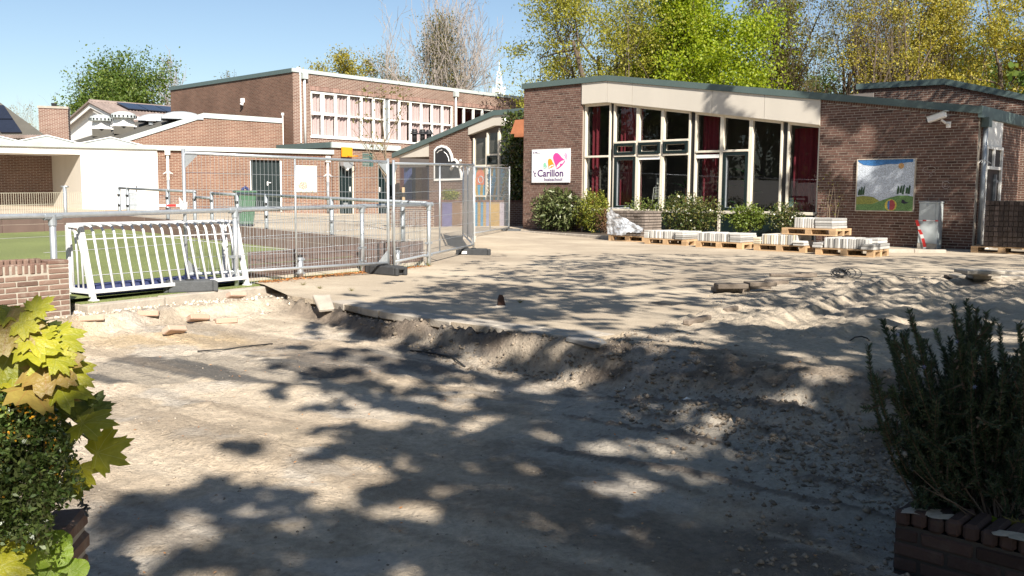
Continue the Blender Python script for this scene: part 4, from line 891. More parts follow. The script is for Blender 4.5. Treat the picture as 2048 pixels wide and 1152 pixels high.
# brick chimney stack and the house behind
c_ = P(111, 280, 50); t = empty('brick_chimney', (c_[0], c_[1], 0), R(20), 'broad brick chimney stack beside the tiled house', 'chimney')
zt_ = P(111, 214, 50)[2]; hw = 26/FPX*50
b = MB(); b.box(-hw, hw, -.5, .5, 2.0, zt_ - .12); b.build('stack', M['gym_tex'], t); b = MB(); b.box(-hw - .04, hw + .04, -.54, .54, zt_ - .118, zt_); b.build('cap', M['concrete'], t)
q = MB(); q.tube([(0, 0, zt_), (0, 0, zt_ + .2)], .12, 8, .15); q.build('pot', M['black'], t)
Yh = 56.0
a_ = P(192, 208, Yh); l_ = P(135, 252, Yh); r_ = P(250, 262, Yh)
FHo = Frame(a_[:2], A2); xl_, _z = FHo.at(134, 250); apex_z = FHo.at(192, 207)[1]; eave = FHo.at(134, 251)[1]
house = empty('tiled_house', (*FHo.o, 0), FHo.ang, 'white gabled house with ribbed grey tile roof and solar panels', 'house')
hw = -xl_
b = MB(); b.prism([(-hw, 0, 1), (hw, 0, 1), (hw, 0, eave), (0, 0, apex_z-.1), (-hw, 0, eave)], (0, 9, 0)); b.build('wall', M['white'], house)
b = MB()
for s_ in (-1, 1): b.prism([(s_*(hw+.25), -.35, eave-.2), (0, -.35, apex_z), (0, -.35, apex_z-.28), (s_*(hw+.2), -.35, eave-.45)], (0, .06, 0))
b.build('bargeboard', M['white'], house)
tile = mat('roof_tile', (.23, .18, .16), .8, .2, 3, rand=.2, island=True); b = MB()
nrm_ = np.array([(apex_z-eave+.2), 0, hw+.25]); nrm_ /= np.linalg.norm(nrm_)
for s_ in (1, -1):
    for k in range(46):
        y = -.4 + k*.2; p0_ = np.array([0, y, apex_z+.06]); p1_ = np.array([s_*(hw+.3), y, eave-.18]); b.tube([p0_, p1_], .085, 5)
stuff(b.build('roof_tiles', tile, house))
b = MB(); b.tube([(0, -.4, apex_z+.1), (0, 9, apex_z+.1)], .13, 8); b.build('ridge', tile, house)
solar = mat('solar_cell', (.018, .022, .035), .2, .1, 3, spec=.6)
for k in range(4):
    y = 1.1 + k*1.2; d_ = np.array([hw+.3, 0, eave-.18-apex_z-.06]); d_ /= np.linalg.norm(d_); n__ = np.array([-d_[2], 0, d_[0]]); c0 = np.array([0, y+.55, apex_z+.06]) + d_*1.2 + n__*.16
    b = MB(); b.obox(c0, d_*.85, (0, .57, 0), n__*.025); b.build('solar_panel', solar, house)
# roof with solar panels at the left picture edge
Ys = 45.0
A_ = P(-60, 150, Ys); B_ = P(92, 272, Ys); C_ = P(-60, 272, Ys)
sh = empty('solar_roof_house', (B_[0], B_[1], 0), 0, 'dark roof covered in solar panels at the left picture edge', 'house')
rl = np.array([A_[0]-B_[0], 0, A_[2]]); 
def sp(px, py):  # a point on that roof plane (faces the camera, leaning back)
    n__ = np.array([0, -.62, .78]); d = ray(px, py); o_ = np.array([B_[0], B_[1], B_[2]]); k = np.dot(o_ - np.array([0, 0, CAM_H]), n__)/np.dot(d, n__); return np.array([0, 0, CAM_H]) + d*k - np.array([B_[0], B_[1], 0])
b = MB(); tri = [sp(92, 272), sp(-150, 272), sp(-150, 90), sp(-75, 150)]; b.prism(tri, (0, .25, -.3)); b.build('roof', M['roofing'], sh)
b = MB(); wpts = [sp(85, 276), sp(-150, 276)]; b.box(wpts[1][0], wpts[0][0], .5, .8, 0, wpts[0][2]-.3); b.build('wall', M['gym_tex'], sh)
b = MB()
for k in range(30): x = sp(88 - k*5.2, 274); b.tube([x + np.array([0, -.05, .0]), x + np.array([0, .5, .12])], .09, 5)
stuff(b.build('eave_tiles', tile, sh))
rows = [(186, 212), (214, 241), (243, 268)]
for (ya, yb) in rows:
    for k in range(6):
        x_edge = lambda y: 92 - (272 - y)*1.22
        xa, xb_ = -140 + k*44, -140 + (k+1)*44 - 2
        lean = .75
        pa = [(xa + (yb)*0 + (lean*(yb-186))*.9, yb), (xb_ + lean*(yb-186)*.9, yb), (xb_ + lean*(ya-186)*.9, ya), (xa + lean*(ya-186)*.9, ya)]
        if pa[1][0] > x_edge(yb) - 4 or pa[2][0] > x_edge(ya) - 4: continue
        b = MB(); b.prism([sp(*p_) + np.array([0, -.06, .09]) for p_ in pa], (0, .03, -.04)); b.build('solar_panel', solar, sh)

# ---------------------------------------------------------------- low garden wall between the pavilions, kerbs, radio mast
pw0 = np.array([-2.0, 30.5]) - e1*2.6; FW = Frame(pw0, A1); gw = empty('garden_wall', (*pw0, 0), A1, 'low brick garden wall between the pavilions behind the mesh fence', 'wall')
b = MB(); b.box(0, 6.1, 0, .22, -.1, .93); b.build('wall', M['school_tex'], gw); b = MB(); x = 0
while x < 6.05: b.box(x, x+.058, -.012, .232, .932, 1.0); x += .068
stuff(b.build('coping', M['school_brick'], gw))
for x0p, x1p, cc_ in ((868, 884, (.13, .075, .06)), (884, 904, (.11, .10, .20)), (904, 921, (.17, .10, .06)), (944, 955, (.05, .20, .34)), (955, 961, (.34, .21, .06)), (961, 966.5, (.06, .20, .34)), (966.5, 972, (.34, .21, .06)), (972, 978, (.20, .22, .36)), (978, 999, (.36, .23, .07)), (999, 1012, (.38, .33, .38)), (1012, 1017, (.04, .20, .34))):
    xa_, xb_ = FW.at(x0p, 430)[0], FW.at(x1p, 430)[0]; q = MB(); q.box(xa_, xb_ - .004, -.005, -.001, .02, .925); q.build('painted_stripe', brick_tex('mural_%d' % x0p, tuple(c_*.65 + .02 for c_ in cc_), tuple(c_*.8 + .02 for c_ in cc_), tuple(c_*.95 for c_ in cc_)), gw)
mp_ = P(998, 190, 400.0); t = empty('radio_mast', (mp_[0], mp_[1], 0), 0, 'distant white lattice radio mast with thin antenna', 'mast')
zz = lambda py: P(998, py, 400)[2]
b = MB(); hw = 1.6
for s1, s2 in ((-1, -1), (1, -1), (1, 1), (-1, 1)): b.tube([(s1*1.5, s2*1.5, 0), (s1*1.2, s2*1.2, zz(165)), (s1*.5, s2*.5, zz(143))], .11, 4)
zl_ = np.linspace(zz(195), zz(143), 9)
for i, (za, zb) in enumerate(zip(zl_[:-1], zl_[1:])): 
    for s2 in (-1, 1): b.tube([(-1.1, s2*1.1, za), (1.1, s2*1.1, zb)], .07, 3); b.tube([(1.1, s2*1.1, za), (-1.1, s2*1.1, zb)], .07, 3)
b.build('lattice', M['white'], t)
b = MB(); b.tube([(0, 0, zz(143)), (0, 0, zz(124))], .22, 5, .1); b.build('antenna', M['white'], t)
b = MB()
for py, rr in ((166, 1.7), (184, 1.8)): b.tube([(0, 0, zz(py)-.3), (0, 0, zz(py)+.3)], rr, 10)
b.build('platform', M['white'], t)
b = MB()
for k in range(12): a = k*2.4; z = zz(178 + (k % 3)*4); b.obox((2.5*math.cos(a), 2.5*math.sin(a), z), (.25, 0, 0), (0, .25, 0), (0, 0, .9))
stuff(b.build('dish', M['white'], t))
# ================================================================ ball court, fences
C1 = FL1 + fn * .10
C3 = GH(232, 457.5); C4 = GH(-90, 470)
turf_pts = [(*(FL0 + fd * -7.5), 0.0), (*FL1, 0.0), (C3[0], C3[1], C3[2]), (C4[0], C4[1], C4[2])]
def turf_mat():
    m, nt, b, out = new_mat('artificial_turf'); L = nt.links.new
    tc = N(nt, 'ShaderNodeTexCoord'); nz = N(nt, 'ShaderNodeTexNoise'); nz.inputs['Scale'].default_value = 45; nz.inputs['Detail'].default_value = 6; L(tc.outputs['Object'], nz.inputs['Vector'])
    n2 = N(nt, 'ShaderNodeTexNoise'); n2.inputs['Scale'].default_value = .6; n2.inputs['Detail'].default_value = 5; L(tc.outputs['Object'], n2.inputs['Vector'])
    rp = ramp(nt, [(.3, (.10, .13, .035)), (.55, (.17, .20, .065)), (.75, (.25, .26, .11))]); L(nz.outputs[0], rp.inputs[0])
    mr = N(nt, 'ShaderNodeMapRange'); mr.inputs[1].default_value = .3; mr.inputs[2].default_value = .7; mr.inputs[3].default_value = .82; mr.inputs[4].default_value = 1.15; L(n2.outputs[0], mr.inputs[0])
    hs = N(nt, 'ShaderNodeHueSaturation'); L(rp.outputs[0], hs.inputs['Color']); L(mr.outputs[0], hs.inputs['Value']); L(hs.outputs[0], b.inputs['Base Color']); b.inputs['Roughness'].default_value = .9
    bp = N(nt, 'ShaderNodeBump'); bp.inputs['Strength'].default_value = .9; bp.inputs['Distance'].default_value = .02; L(nz.outputs[0], bp.inputs['Height']); L(bp.outputs[0], b.inputs['Normal'])
    return m
def turf_z(x, y): return float(hz(x, y)) + .012
n_ = 24; V = []; F = []
P4 = [np.array(p) for p in turf_pts]
for i in range(n_+1):
    for j in range(n_+1):
        u, v = i/n_, j/n_; p = (1-u)*(1-v)*P4[0] + u*(1-v)*P4[1] + u*v*P4[2] + (1-u)*v*P4[3]; V.append((p[0], p[1], turf_z(p[0], p[1])))
for i in range(n_):
    for j in range(n_): k = i*(n_+1)+j; F.append((k, k+n_+1, k+n_+2, k+1))
q = MB(); q.add(V, F); turf = tag(q.build('turf', turf_mat(), smooth=True), 'green artificial turf of the ball court', 'turf', kind='structure')
def turf_line(pts_, name='painted_line'):
    q = MB(); pp = []
    for px, py in pts_:
        z = .02
        for _ in range(5): g = G(px, py, z); z = turf_z(g[0], g[1]) + .005
        pp.append(np.array([g[0], g[1], z]))
    for a, c in zip(pp[:-1], pp[1:]):
        d = c - a; d /= np.linalg.norm(d); nn = np.array([-d[1], d[0], 0])*.03; k = 8
        for i in range(k):
            p0_, p1_ = a + (c-a)*i/k, a + (c-a)*(i+1)/k; p0_[2] = turf_z(p0_[0], p0_[1])+.005; p1_[2] = turf_z(p1_[0], p1_[1])+.005
            q.quad(p0_-nn, p0_+nn, p1_+nn, p1_-nn)
    return q.build(name, M['tape_w'], turf)
turf_line([(-40, 480), (225, 467.5), (330, 474), (480, 491), (640, 503)]); turf_line([(88, 505.5), (365, 487)]); turf_line([(165, 552), (400, 536)])

def board_run(thing, a, c, h, n, base=0.0, rows=2, t=.04, dark=False):
    "recycled planks set end to end in rows, and their posts"
    a = np.array(a, float); c = np.array(c, float); d = (c[:2]-a[:2]); Ln = np.linalg.norm(d); d /= Ln; nn = np.array([-d[1], d[0]])
    for k in range(n):
        for r_ in range(rows):
            s0, s1 = Ln*k/n + .012, Ln*(k+1)/n - .012
            z0 = base + h*r_/rows + .006; z1 = base + h*(r_+1)/rows - .004
            pa = a[:2] + d*s0; pc = a[:2] + d*s1; za = a[2] + (c[2]-a[2])*s0/Ln; zc = a[2] + (c[2]-a[2])*s1/Ln
            q = MB(); q.prism([(pa[0], pa[1], za+z0), (pc[0], pc[1], zc+z0), (pc[0], pc[1], zc+z1), (pa[0], pa[1], za+z1)], (nn[0]*t, nn[1]*t, 0)); q.build('plank', M['board'], thing)
    return thing
court = empty('court_boards', (*FL1, 0), 0, 'low brown plank boards surrounding the turf ball court', 'boards')
court.location = (0, 0, 0)
p_s = FL0 + fd*.32 + fn*.10
board_run(court, (*p_s, .07), (*C1, .07), .34, 2)
board_run(court, (*C1, .0), (C3[0], C3[1], C3[2]), .36, 7)
board_run(court, (C3[0], C3[1], C3[2]), (C4[0], C4[1], C4[2]), .36, 4)
board_run(court, (*(FL0 + fd*-6.5 + fn*.1), .05), (*(FL0 + fd*-2.62 + fn*.10), .05), .34, 2)
q = MB(); a, c = FL0 + fd*.3 + fn*.07, C1 + fd*.02; q.prism([(a[0], a[1], -.1), (c[0], c[1], -.1), (c[0], c[1], .068), (a[0], a[1], .068)], (fn[0]*.08, fn[1]*.08, 0)); q.build('kerb', M['concrete_lt'], court)

def mesh_panel(a, c, za0, za1, zc0, zc1, step, hs, r_=.0022, off=0):
    "wire panel between two posts: vertical and horizontal wires"
    a = np.array(a[:2], float); c = np.array(c[:2], float); d = c-a; Ln = np.linalg.norm(d); q = MB(); n = int(Ln/step)
    for k in range(1, n):
        t = k/n; p = a + d*t; z0 = za0+(zc0-za0)*t; z1 = za1+(zc1-za1)*t; q.tube([(p[0], p[1], z0), (p[0], p[1], z1)], r_, 3, cap=False)
    for h in hs:
        q.tube([(a[0], a[1], za0+(za1-za0)*h), (c[0], c[1], zc0+(zc1-zc0)*h)], r_*1.5, 3, cap=False)
    return q
def clamp(q, p, z, d, s=1):
    q.obox((p[0]-d[0]*.05*s, p[1]-d[1]*.05*s, z), (d[0]*.035, d[1]*.035, 0), (-d[1]*.02, d[0]*.02, 0), (0, 0, .016)); q.obox((p[0]+d[0]*.05, p[1]+d[1]*.05, z), (d[0]*.03, d[1]*.03, 0), (-d[1]*.018, d[0]*.018, 0), (0, 0, .014))
fence = empty('court_fence', (0, 0, 0), 0, 'galvanised tube rail fence with wire mesh around the ball court', 'fence')
RZ = .965
q = MB(); L_ = FL0 + fd*-6.5; q.tube([(L_[0], L_[1], .88), (*(FL0 + fd*-2.43), .915), (*FL0, .95), (*(FL0 + fd*2.46), .985), (*(FL0 + fd*4.08), 1.0)], .029, 10); q.build('rail', M['zinc'], fence, smooth=True)
for s_, top in ((-5.3, .9), (-2.43, .905), (0, .945), (2.46, .98), (4.16, 1.0)):
    p = FL0 + fd*s_; q = MB(); q.tube([(p[0], p[1], -.1), (p[0], p[1], top)], .032, 12); po = q.build('post', M['zinc'], fence, smooth=True)
    q = MB(); q.tube([(p[0], p[1], top-.09), (p[0], p[1], top+.02)], .041, 12); q.tube([(p[0]-fd[0]*.09, p[1]-fd[1]*.09, top), (p[0]+fd[0]*.09, p[1]+fd[1]*.09, top+.003)], .038, 10)
    for z in (.22, .42): 
        if s_ > -1: clamp(q, p, z-.05, fd)
    stuff(q.build('coupling', M['zinc_dark'], po))
for s_ in (1.14, 3.31):
    p = FL0 + fd*s_; q = MB(); q.tube([(p[0], p[1], -.1), (p[0], p[1], .30)], .04, 12); po = q.build('stub_post', M['zinc'], fence, smooth=True)
    q = MB(); q.tube([(p[0], p[1], .30), (p[0], p[1], .33)], .036, 12); q.build('cap', M['black'], po); q = MB(); clamp(q, p, .27, fd); clamp(q, p, .08, fd); stuff(q.build('clamp', M['zinc_dark'], po))
stuff(mesh_panel(FL0 + fd*.1, FL0 + fd*2.42, .0, .80, .0, .86, .05, (.02, .25, .5, .75, 1)).build('wire_mesh', M['zinc'], fence))
stuff(mesh_panel(FL0 + fd*2.5, FL0 + fd*4.12, .0, .86, .0, .9, .05, (.02, .25, .5, .75, 1)).build('wire_mesh', M['zinc'], fence))
# right hand and far sides
d3 = (C3[:2] - C1); L3 = np.linalg.norm(d3); d3 /= L3; FR3 = Frame(C1, math.atan2(d3[1], d3[0]))
back = empty('court_back_fence', (0, 0, 0), 0, 'grey tube rail fence along the far side of the ball court', 'fence')
sx = lambda px: float(np.clip(FR3.at(px, 430)[0], 0, L3 + 6))
gap0, gap1 = sx(419), sx(387)
zr3 = lambda s_: hz(*(C1 + d3*s_)) + 1.02
for px in (800, 658, 527.5, 470, 419, 385, 331, 252, 235):
    s_ = sx(px); p = C1 + d3*s_ - FR3.inw*.06; q = MB(); z0 = float(hz(*p)); q.tube([(p[0], p[1], z0-.1), (p[0], p[1], z0+1.04)], .038, 10); q.build('post', M['zinc_dark'], back, smooth=True)
    q = MB()
    for z in (.35, .6, .85): q.obox((p[0], p[1]-.045, z0+z), (.03, 0, 0), (0, .012, 0), (0, 0, .022))
    stuff(q.build('mesh_clip', M['black'], back))
def rail3(s0, s1, z=0): 
    q = MB(); pa, pb = C1 + d3*s0 - FR3.inw*.06, C1 + d3*s1 - FR3.inw*.06; q.tube([(pa[0], pa[1], float(zr3(s0))+z), (pb[0], pb[1], float(zr3(s1))+z)], .03, 8); q.build('rail', M['zinc_dark'], back, smooth=True)
rail3(0, sx(470)); rail3(sx(470), gap0, -.02); rail3(gap1, sx(235)); rail3(gap0, gap1, -.12)
for s0, s1 in ((0.1, sx(658)), (sx(658), sx(527.5)), (sx(527.5), gap0), (gap1, sx(252))):
    pa, pb = C1 + d3*s0 - FR3.inw*.06, C1 + d3*s1 - FR3.inw*.06; za, zb = float(hz(*pa)), float(hz(*pb))
    stuff(mesh_panel(pa, pb, za+.1, za+.9, zb+.1, zb+.9, .07, (0, .33, .66, 1), .003).build('wire_mesh', M['zinc_dark'], back))
d4 = C4[:2]-C3[:2]; L4 = np.linalg.norm(d4); d4 /= L4
far = empty('court_end_fence', (0, 0, 0), 0, 'pale mesh fence panel on the left end of the ball court', 'fence')
F4 = Frame(C3[:2], math.atan2(d4[1], d4[0])); s130 = F4.at(131, 420)[0]
p = C3[:2] + d4*s130; z0 = float(hz(*p)); q = MB(); q.tube([(p[0], p[1], z0-.1), (p[0], p[1], z0+1.03)], .04, 10); q.obox((p[0], p[1], z0+1.03), (.08, 0, 0), (0, .03, 0), (0, 0, .02)); q.build('post', M['zinc'], far, smooth=True)
pa = C3[:2] + d4*.3; pb = C4[:2]; stuff(mesh_panel(pa, pb, .3+.1, .3+.86, .25+.1, .25+.86, .06, (0, .33, .66, 1), .004).build('wire_mesh', mat('pale_wire', (.50, .47, .38), .5), far))
# barrier tape strung through the court fences
def tape(name, pts_, w, label, n=9, cat='tape', group='barrier tape', sag=.0, twist=0.0):
    t = empty(name, (0, 0, 0), 0, label, cat, group); pp = []
    for a, c in zip(pts_[:-1], pts_[1:]):
        for i in range(n): u = i/n; p = np.array(a)*(1-u)+np.array(c)*u; p[2] -= sag*4*u*(1-u); pp.append(p)
    pp.append(np.array(pts_[-1], float)); run = max(2, n//3); k = 0
    for i in range(0, len(pp)-1, run):
        q = MB()
        for j in range(i, min(i+run, len(pp)-1)):
            a, c = pp[j], pp[j+1]; u = np.array([math.sin(twist*j)*w, 0, math.cos(twist*j)*w]); u2 = np.array([math.sin(twist*(j+1))*w, 0, math.cos(twist*(j+1))*w])
            q.quad(a-u, c-u2, c+u2, a+u)
        q.build('red_band' if k % 2 else 'white_band', M['red'] if k % 2 else M['tape_w'], t); k += 1
    return t
a = C3[:2] + d4*.2; tape('barrier_tape', [(*C4[:2], .25+.22), (C3[0]-.4, C3[1]-.1, .3+.26)], .022, 'red and white tape along the pale mesh fence at the left', 16)
p1 = G(374, 577); pa_ = P(312, 411, 10.8); pb_ = P(372, 411, p1[1]-.02); tape('barrier_tape', [pa_, pb_], .012, 'red and white tape end knotted to the tall fence post', 6)
q = MB()
for k in range(7): a = k*.9; c = P(366+5*math.cos(a), 413+8*math.sin(a*1.3), p1[1]-.05); q.obox(c, (.018*math.cos(a), .01, .02), (0, .01, .01), (.012*math.sin(a), 0, .03))
o = q.build('tape_knot', M['tape_w']); tag(o, 'white and red knot of tape on the tall fence post', 'tape', 'barrier tape')

# ---------------------------------------------------------------- football goal
ga, gb = G(187, 602.5)[:2], G(494, 571)[:2]; gd = gb-ga; GW = float(np.linalg.norm(gd)); gd /= GW
goal = empty('football_goal', (ga[0], ga[1], .0), math.atan2(gd[1], gd[0]), 'small white steel goal with slanted bars standing on a blue mat', 'goal')
W = M['goal_white']; GHt = .80
DB, DT0, DT1 = .40, .24, .40                        # depth at the ground, at the top
def sq(q, a, c, s=.022): 
    a, c = np.array(a, float), np.array(c, float); d = c-a; l = np.linalg.norm(d); d /= l; u = np.cross(d, (0, 0, 1.0)) if abs(d[2]) < .95 else np.array([1.0, 0, 0]); u /= np.linalg.norm(u); w = np.cross(d, u); q.obox((a+c)/2, d*l/2, u*s, w*s)
q = MB(); sq(q, (0, 0, .10), (GW, 0, .10), .021); q.build('base_bar', W, goal, bevel=.004)
q = MB(); sq(q, (0, DT1, GHt), (GW, DT1, GHt), .022); q.build('crossbar', W, goal, bevel=.004)
for x in (0, GW):
    q = MB(); sq(q, (x, DB, .0), (x, DB, GHt), .023); q.build('goal_post', W, goal, bevel=.004)
    q = MB(); sq(q, (x, 0, .0), (x, DT0-.06, GHt-.02), .027); q.build('side_stay', W, goal, bevel=.004)
    q = MB(); sq(q, (x, 0.02, .10), (x, DB-.02, .10), .024); q.build('side_base', W, goal); q = MB(); sq(q, (x, DT0-.08, GHt-.01), (x, DB, GHt), .022); q.build('side_top', W, goal)
    q = MB(); q.box(x-.04, x+.04, -.045, .04, .0, .018); q.build('foot', W, goal)
    for k in range(4):
        y = .08 + k*.085; q = MB(); q.tube([(x, y, .10), (x, y + .01, .5), (x, max(y, .22)+.03, GHt-.08), (x, DB-.05, GHt-.02)], .011, 6); q.build('side_bar', W, goal, smooth=True)
for k in range(16):
    x = GW*(k+1)/17; q = MB(); y1 = DT0-.08; q.tube([(x, .0, .11), (x, y1*.5, GHt*.53), (x, y1*.93, GHt-.07), (x, y1+.03, GHt-.015), (x, y1+.09, GHt), (x, DT1-.01, GHt)], .0145, 8); q.build('back_bar', W, goal, smooth=True)
q = MB(); q.tube([(.03, .165, .65), (GW-.03, .165, .65)], .008, 6); q.build('tie_wire', W, goal)
q = MB(); q.box(.03, GW-.02, .06, 1.1, .052, .075); o = q.build('rubber_mat', M['blue_mat'], bevel=.004); o.location = goal.location; o.rotation_euler = goal.rotation_euler
tag(o, 'dark blue rubber mat under the white goal', 'mat')
# kerb of big concrete slabs around the goal, raised above the pit
ks = tag(MB().build('kerb_tmp', None), None); bpy.data.objects.remove(ks)
gfr = Frame(ga, math.atan2(gd[1], gd[0]))
kb = empty('goal_kerb', (*ga, 0), gfr.ang, 'weathered concrete kerb along the goal, above the pit edge', 'kerb')
for x0, x1 in ((-.22, .72), (.735, 1.62), (1.635, 2.42)):
    q = MB(); q.box(x0, x1, -.235, -.075, -.14, -.004 + random.uniform(-.008, .004)); q.build('kerb_stone', M['concrete'], kb, bevel=.012, seg=2)
q = MB(); q.box(-.22, -.07, -.07, .45, -.14, -.006); q.build('kerb_stone', M['concrete'], kb, bevel=.012, seg=2)
# turf strip and pale concrete haunch under the kerb
q = MB(); q.box(-.2, 2.5, -.074, .5, -.16, .004); o = q.build('turf_strip', M['concrete'] if False else turf.data.materials[0]); o.location = (*ga, 0); o.rotation_euler[2] = gfr.ang; tag(o, 'strip of short turf under the goal', 'turf', kind='structure')
rg = np.random.default_rng(3); nxh, nzh = 60, 8; V = []
for i in range(nxh+1):
    for j in range(nzh+1):
        x = -.75 + 3.75*i/nxh; t = j/nzh; y = -.22 - .22*(1-t)**1.6*(1+.5*math.sin(x*3.1)) + rg.uniform(-.02, .02); V.append((x, y, -.24 + .12*t + rg.uniform(-.012, .012)))
F = [(i*(nzh+1)+j, (i+1)*(nzh+1)+j, (i+1)*(nzh+1)+j+1, i*(nzh+1)+j+1) for i in range(nxh) for j in range(nzh)]
q = MB(); q.add(V, F); q.build('haunch', mat('lime_mortar', (.62, .55, .46), .95, .25, 5, bump=.8, bscale=25), kb, smooth=True)

# ---------------------------------------------------------------- tall mobile fence panels
def heras(a, c, ta, tc, label, boards=False, wires=True):
    a, c = np.array(a[:2]), np.array(c[:2]); d = c-a; Ln = np.linalg.norm(d); d /= Ln
    t = empty('mesh_fence_panel', (a[0], a[1], 0), math.atan2(d[1], d[0]), label, 'fence panel', 'tall mobile fence panels'); Z = M['zinc']; zb = .17
    h = lambda x: ta + (tc-ta)*x/Ln
    for x in (0, Ln): q = MB(); q.tube([(x, 0, .02), (x, 0, h(x))], .021, 10); q.build('post', Z, t, smooth=True)
    q = MB(); q.tube([(.02, 0, zb), (Ln-.02, 0, zb)], .020, 8); q.build('rail', Z, t, smooth=True)
    q = MB(); q.tube([(.02, 0, h(0)-.05), (Ln-.02, 0, h(Ln)-.05)], .020, 8); q.build('rail', Z, t, smooth=True)
    q = MB(); q.tube([(Ln*.5, 0, zb), (Ln*.5, 0, h(Ln*.5)-.05)], .014, 8); q.build('brace', Z, t, smooth=True)
    for x, s_ in ((.02, 1), (Ln-.02, -1)):
        for z, u in ((h(x)-.07, -1), (zb+.02, 1)): q = MB(); q.prism([(x, -.004, z), (x+s_*.16, -.004, z), (x, -.004, z+u*.16)], (0, .008, 0)); q.build('gusset', Z, t)
    if wires:
        stuff(mesh_panel((0, 0), (Ln, 0), zb, h(0)-.05, zb, h(Ln)-.05, .056, (.14, .28, .42, .56, .70, .84), .0025).build('wire_mesh', Z, t))
    if boards:
        for k in (0, 1):
            q = MB(); x0 = Ln*(.03+.48*k); x1 = Ln*(.03+.48*(k+1))-.02; q.box(x0, x1, -.036, -.024, zb+.05, h(x0)-.1); q.build('cover_sheet', M['tape_w'], t)
        q = MB(); q.box(Ln*.42, Ln*.62, -.045, -.037, 1.02, 1.22); pl = q.build('maker_plate', M['black'], t)
        q = MB(); q.box(Ln*.44, Ln*.50, -.048, -.0455, 1.09, 1.15); q.box(Ln*.54, Ln*.60, -.048, -.0455, 1.09, 1.15); q.build('plate_print', M['tape_w'], pl)
        q = MB(); q.box(Ln*.503, Ln*.537, -.048, -.0455, 1.08, 1.16); q.build('plate_mark', M['red'], pl)
    return t
H1, H2, H2b, H3, H4, H5 = G(374, 577), G(777, 549), G(788, 547), G(947, 507), G(926, 482), G(1018, 466)
topz = lambda px, py, g: P(px, py, g[1])[2]
heras(H1, H2, topz(374, 297, H1), topz(777, 317, H2), 'tall mesh fence panel standing just behind the white goal')
heras(H2b, H3, topz(788, 320, H2b), topz(947, 325, H3), 'middle tall mesh fence panel leading back from the court corner')
heras(H3, H4, topz(947, 325, H3), topz(926, 328, H4), 'tall fence panel seen edge on, covered with two grey sheets', True, False)
heras(H4 + np.array([.1, .05, 0]), H5, topz(947, 329, H4), topz(1018, 333, H5), 'tall mesh fence panel in front of the painted windows, by the school corner')
def foot(px, py, ang, lab, L=.64, m=None):
    c = G(px, py); t = empty('fence_foot', (c[0], c[1], 0), ang, lab, 'fence foot', 'moulded feet of the tall fence'); w, h = .115, .135
    q = MB(); q.box(-L/2+.06, L/2-.06, -w, w, .0, h); q.box(-L/2, -L/2+.0599, -w, -w+.06, 0, h*.92); q.box(-L/2, -L/2+.0599, w-.06, w, 0, h*.92); q.box(-L/2, -L/2+.0599, -w+.0601, w-.0601, h*.6, h*.92)
    q.box(L/2-.0599, L/2, -w, -w+.06, 0, h*.92); q.box(L/2-.0599, L/2, w-.06, w, 0, h*.92); q.box(L/2-.0599, L/2, -w+.0601, w-.0601, h*.6, h*.92)
    q.build('body', m or M['block'], t, bevel=.018, seg=2)
    q = MB(); q.tube([(0, 0, h), (0, 0, h+.012)], .05, 10); q.build('socket', M['black'], t); return t
foot(379, 583, math.atan2(fd[1], fd[0]) - .55, 'grey moulded fence foot on the kerb beside the goal', .62, M['block'])
foot(772, 549, A2 + .1, 'dark fence foot joining two tall panels at the court corner', .66, M['rubber'])
ft = foot(947, 511, -.03, 'black fence foot with a small white label, on the paving', .66, M['rubber'])
q = MB(); q.box(-.22, -.12, -.1185, -.116, .04, .09); q.build('label', M['tape_w'], ft)
foot(927, 482, -.05, 'pale grey fence foot behind the sheeted panel', .66, M['concrete']); foot(1022, 466, .3, 'fence foot beside the school corner under the last panel', .6, M['block'])
# green wheeled bin behind the court
c = GH(491, 452); t = empty('wheeled_bin', (c[0], c[1], c[2]), R(25), 'green wheeled bin standing behind the court fence', 'bin')
gb_ = mat('bin_green', (.05, .12, .07), .5, .15); s_ = .95
q = MB(); q.add([(-.2, -.22, .06), (.2, -.22, .06), (.2, .22, .06), (-.2, .22, .06), (-.28, -.3, s_), (.28, -.3, s_), (.28, .3, s_), (-.28, .3, s_)], [(3, 2, 1, 0), (4, 5, 6, 7), (0, 1, 5, 4), (1, 2, 6, 5), (2, 3, 7, 6), (3, 0, 4, 7)]); q.build('body', gb_, t, bevel=.02)
q = MB(); q.box(-.30, .30, -.33, .32, s_+.002, s_+.06); q.build('lid', gb_, t, bevel=.02)
for x in (-.22, .22): q = MB(); q.tube([(x-.025, .2, .09), (x+.025, .2, .09)], .09, 12); q.build('wheel', M['black'], t)
q = MB(); q.tube([(-.1, -.1, s_+.08), (0, -.1, s_+.16), (.1, -.1, s_+.08)], .05, 6); q.build('handle', M['blue_mat'], t)
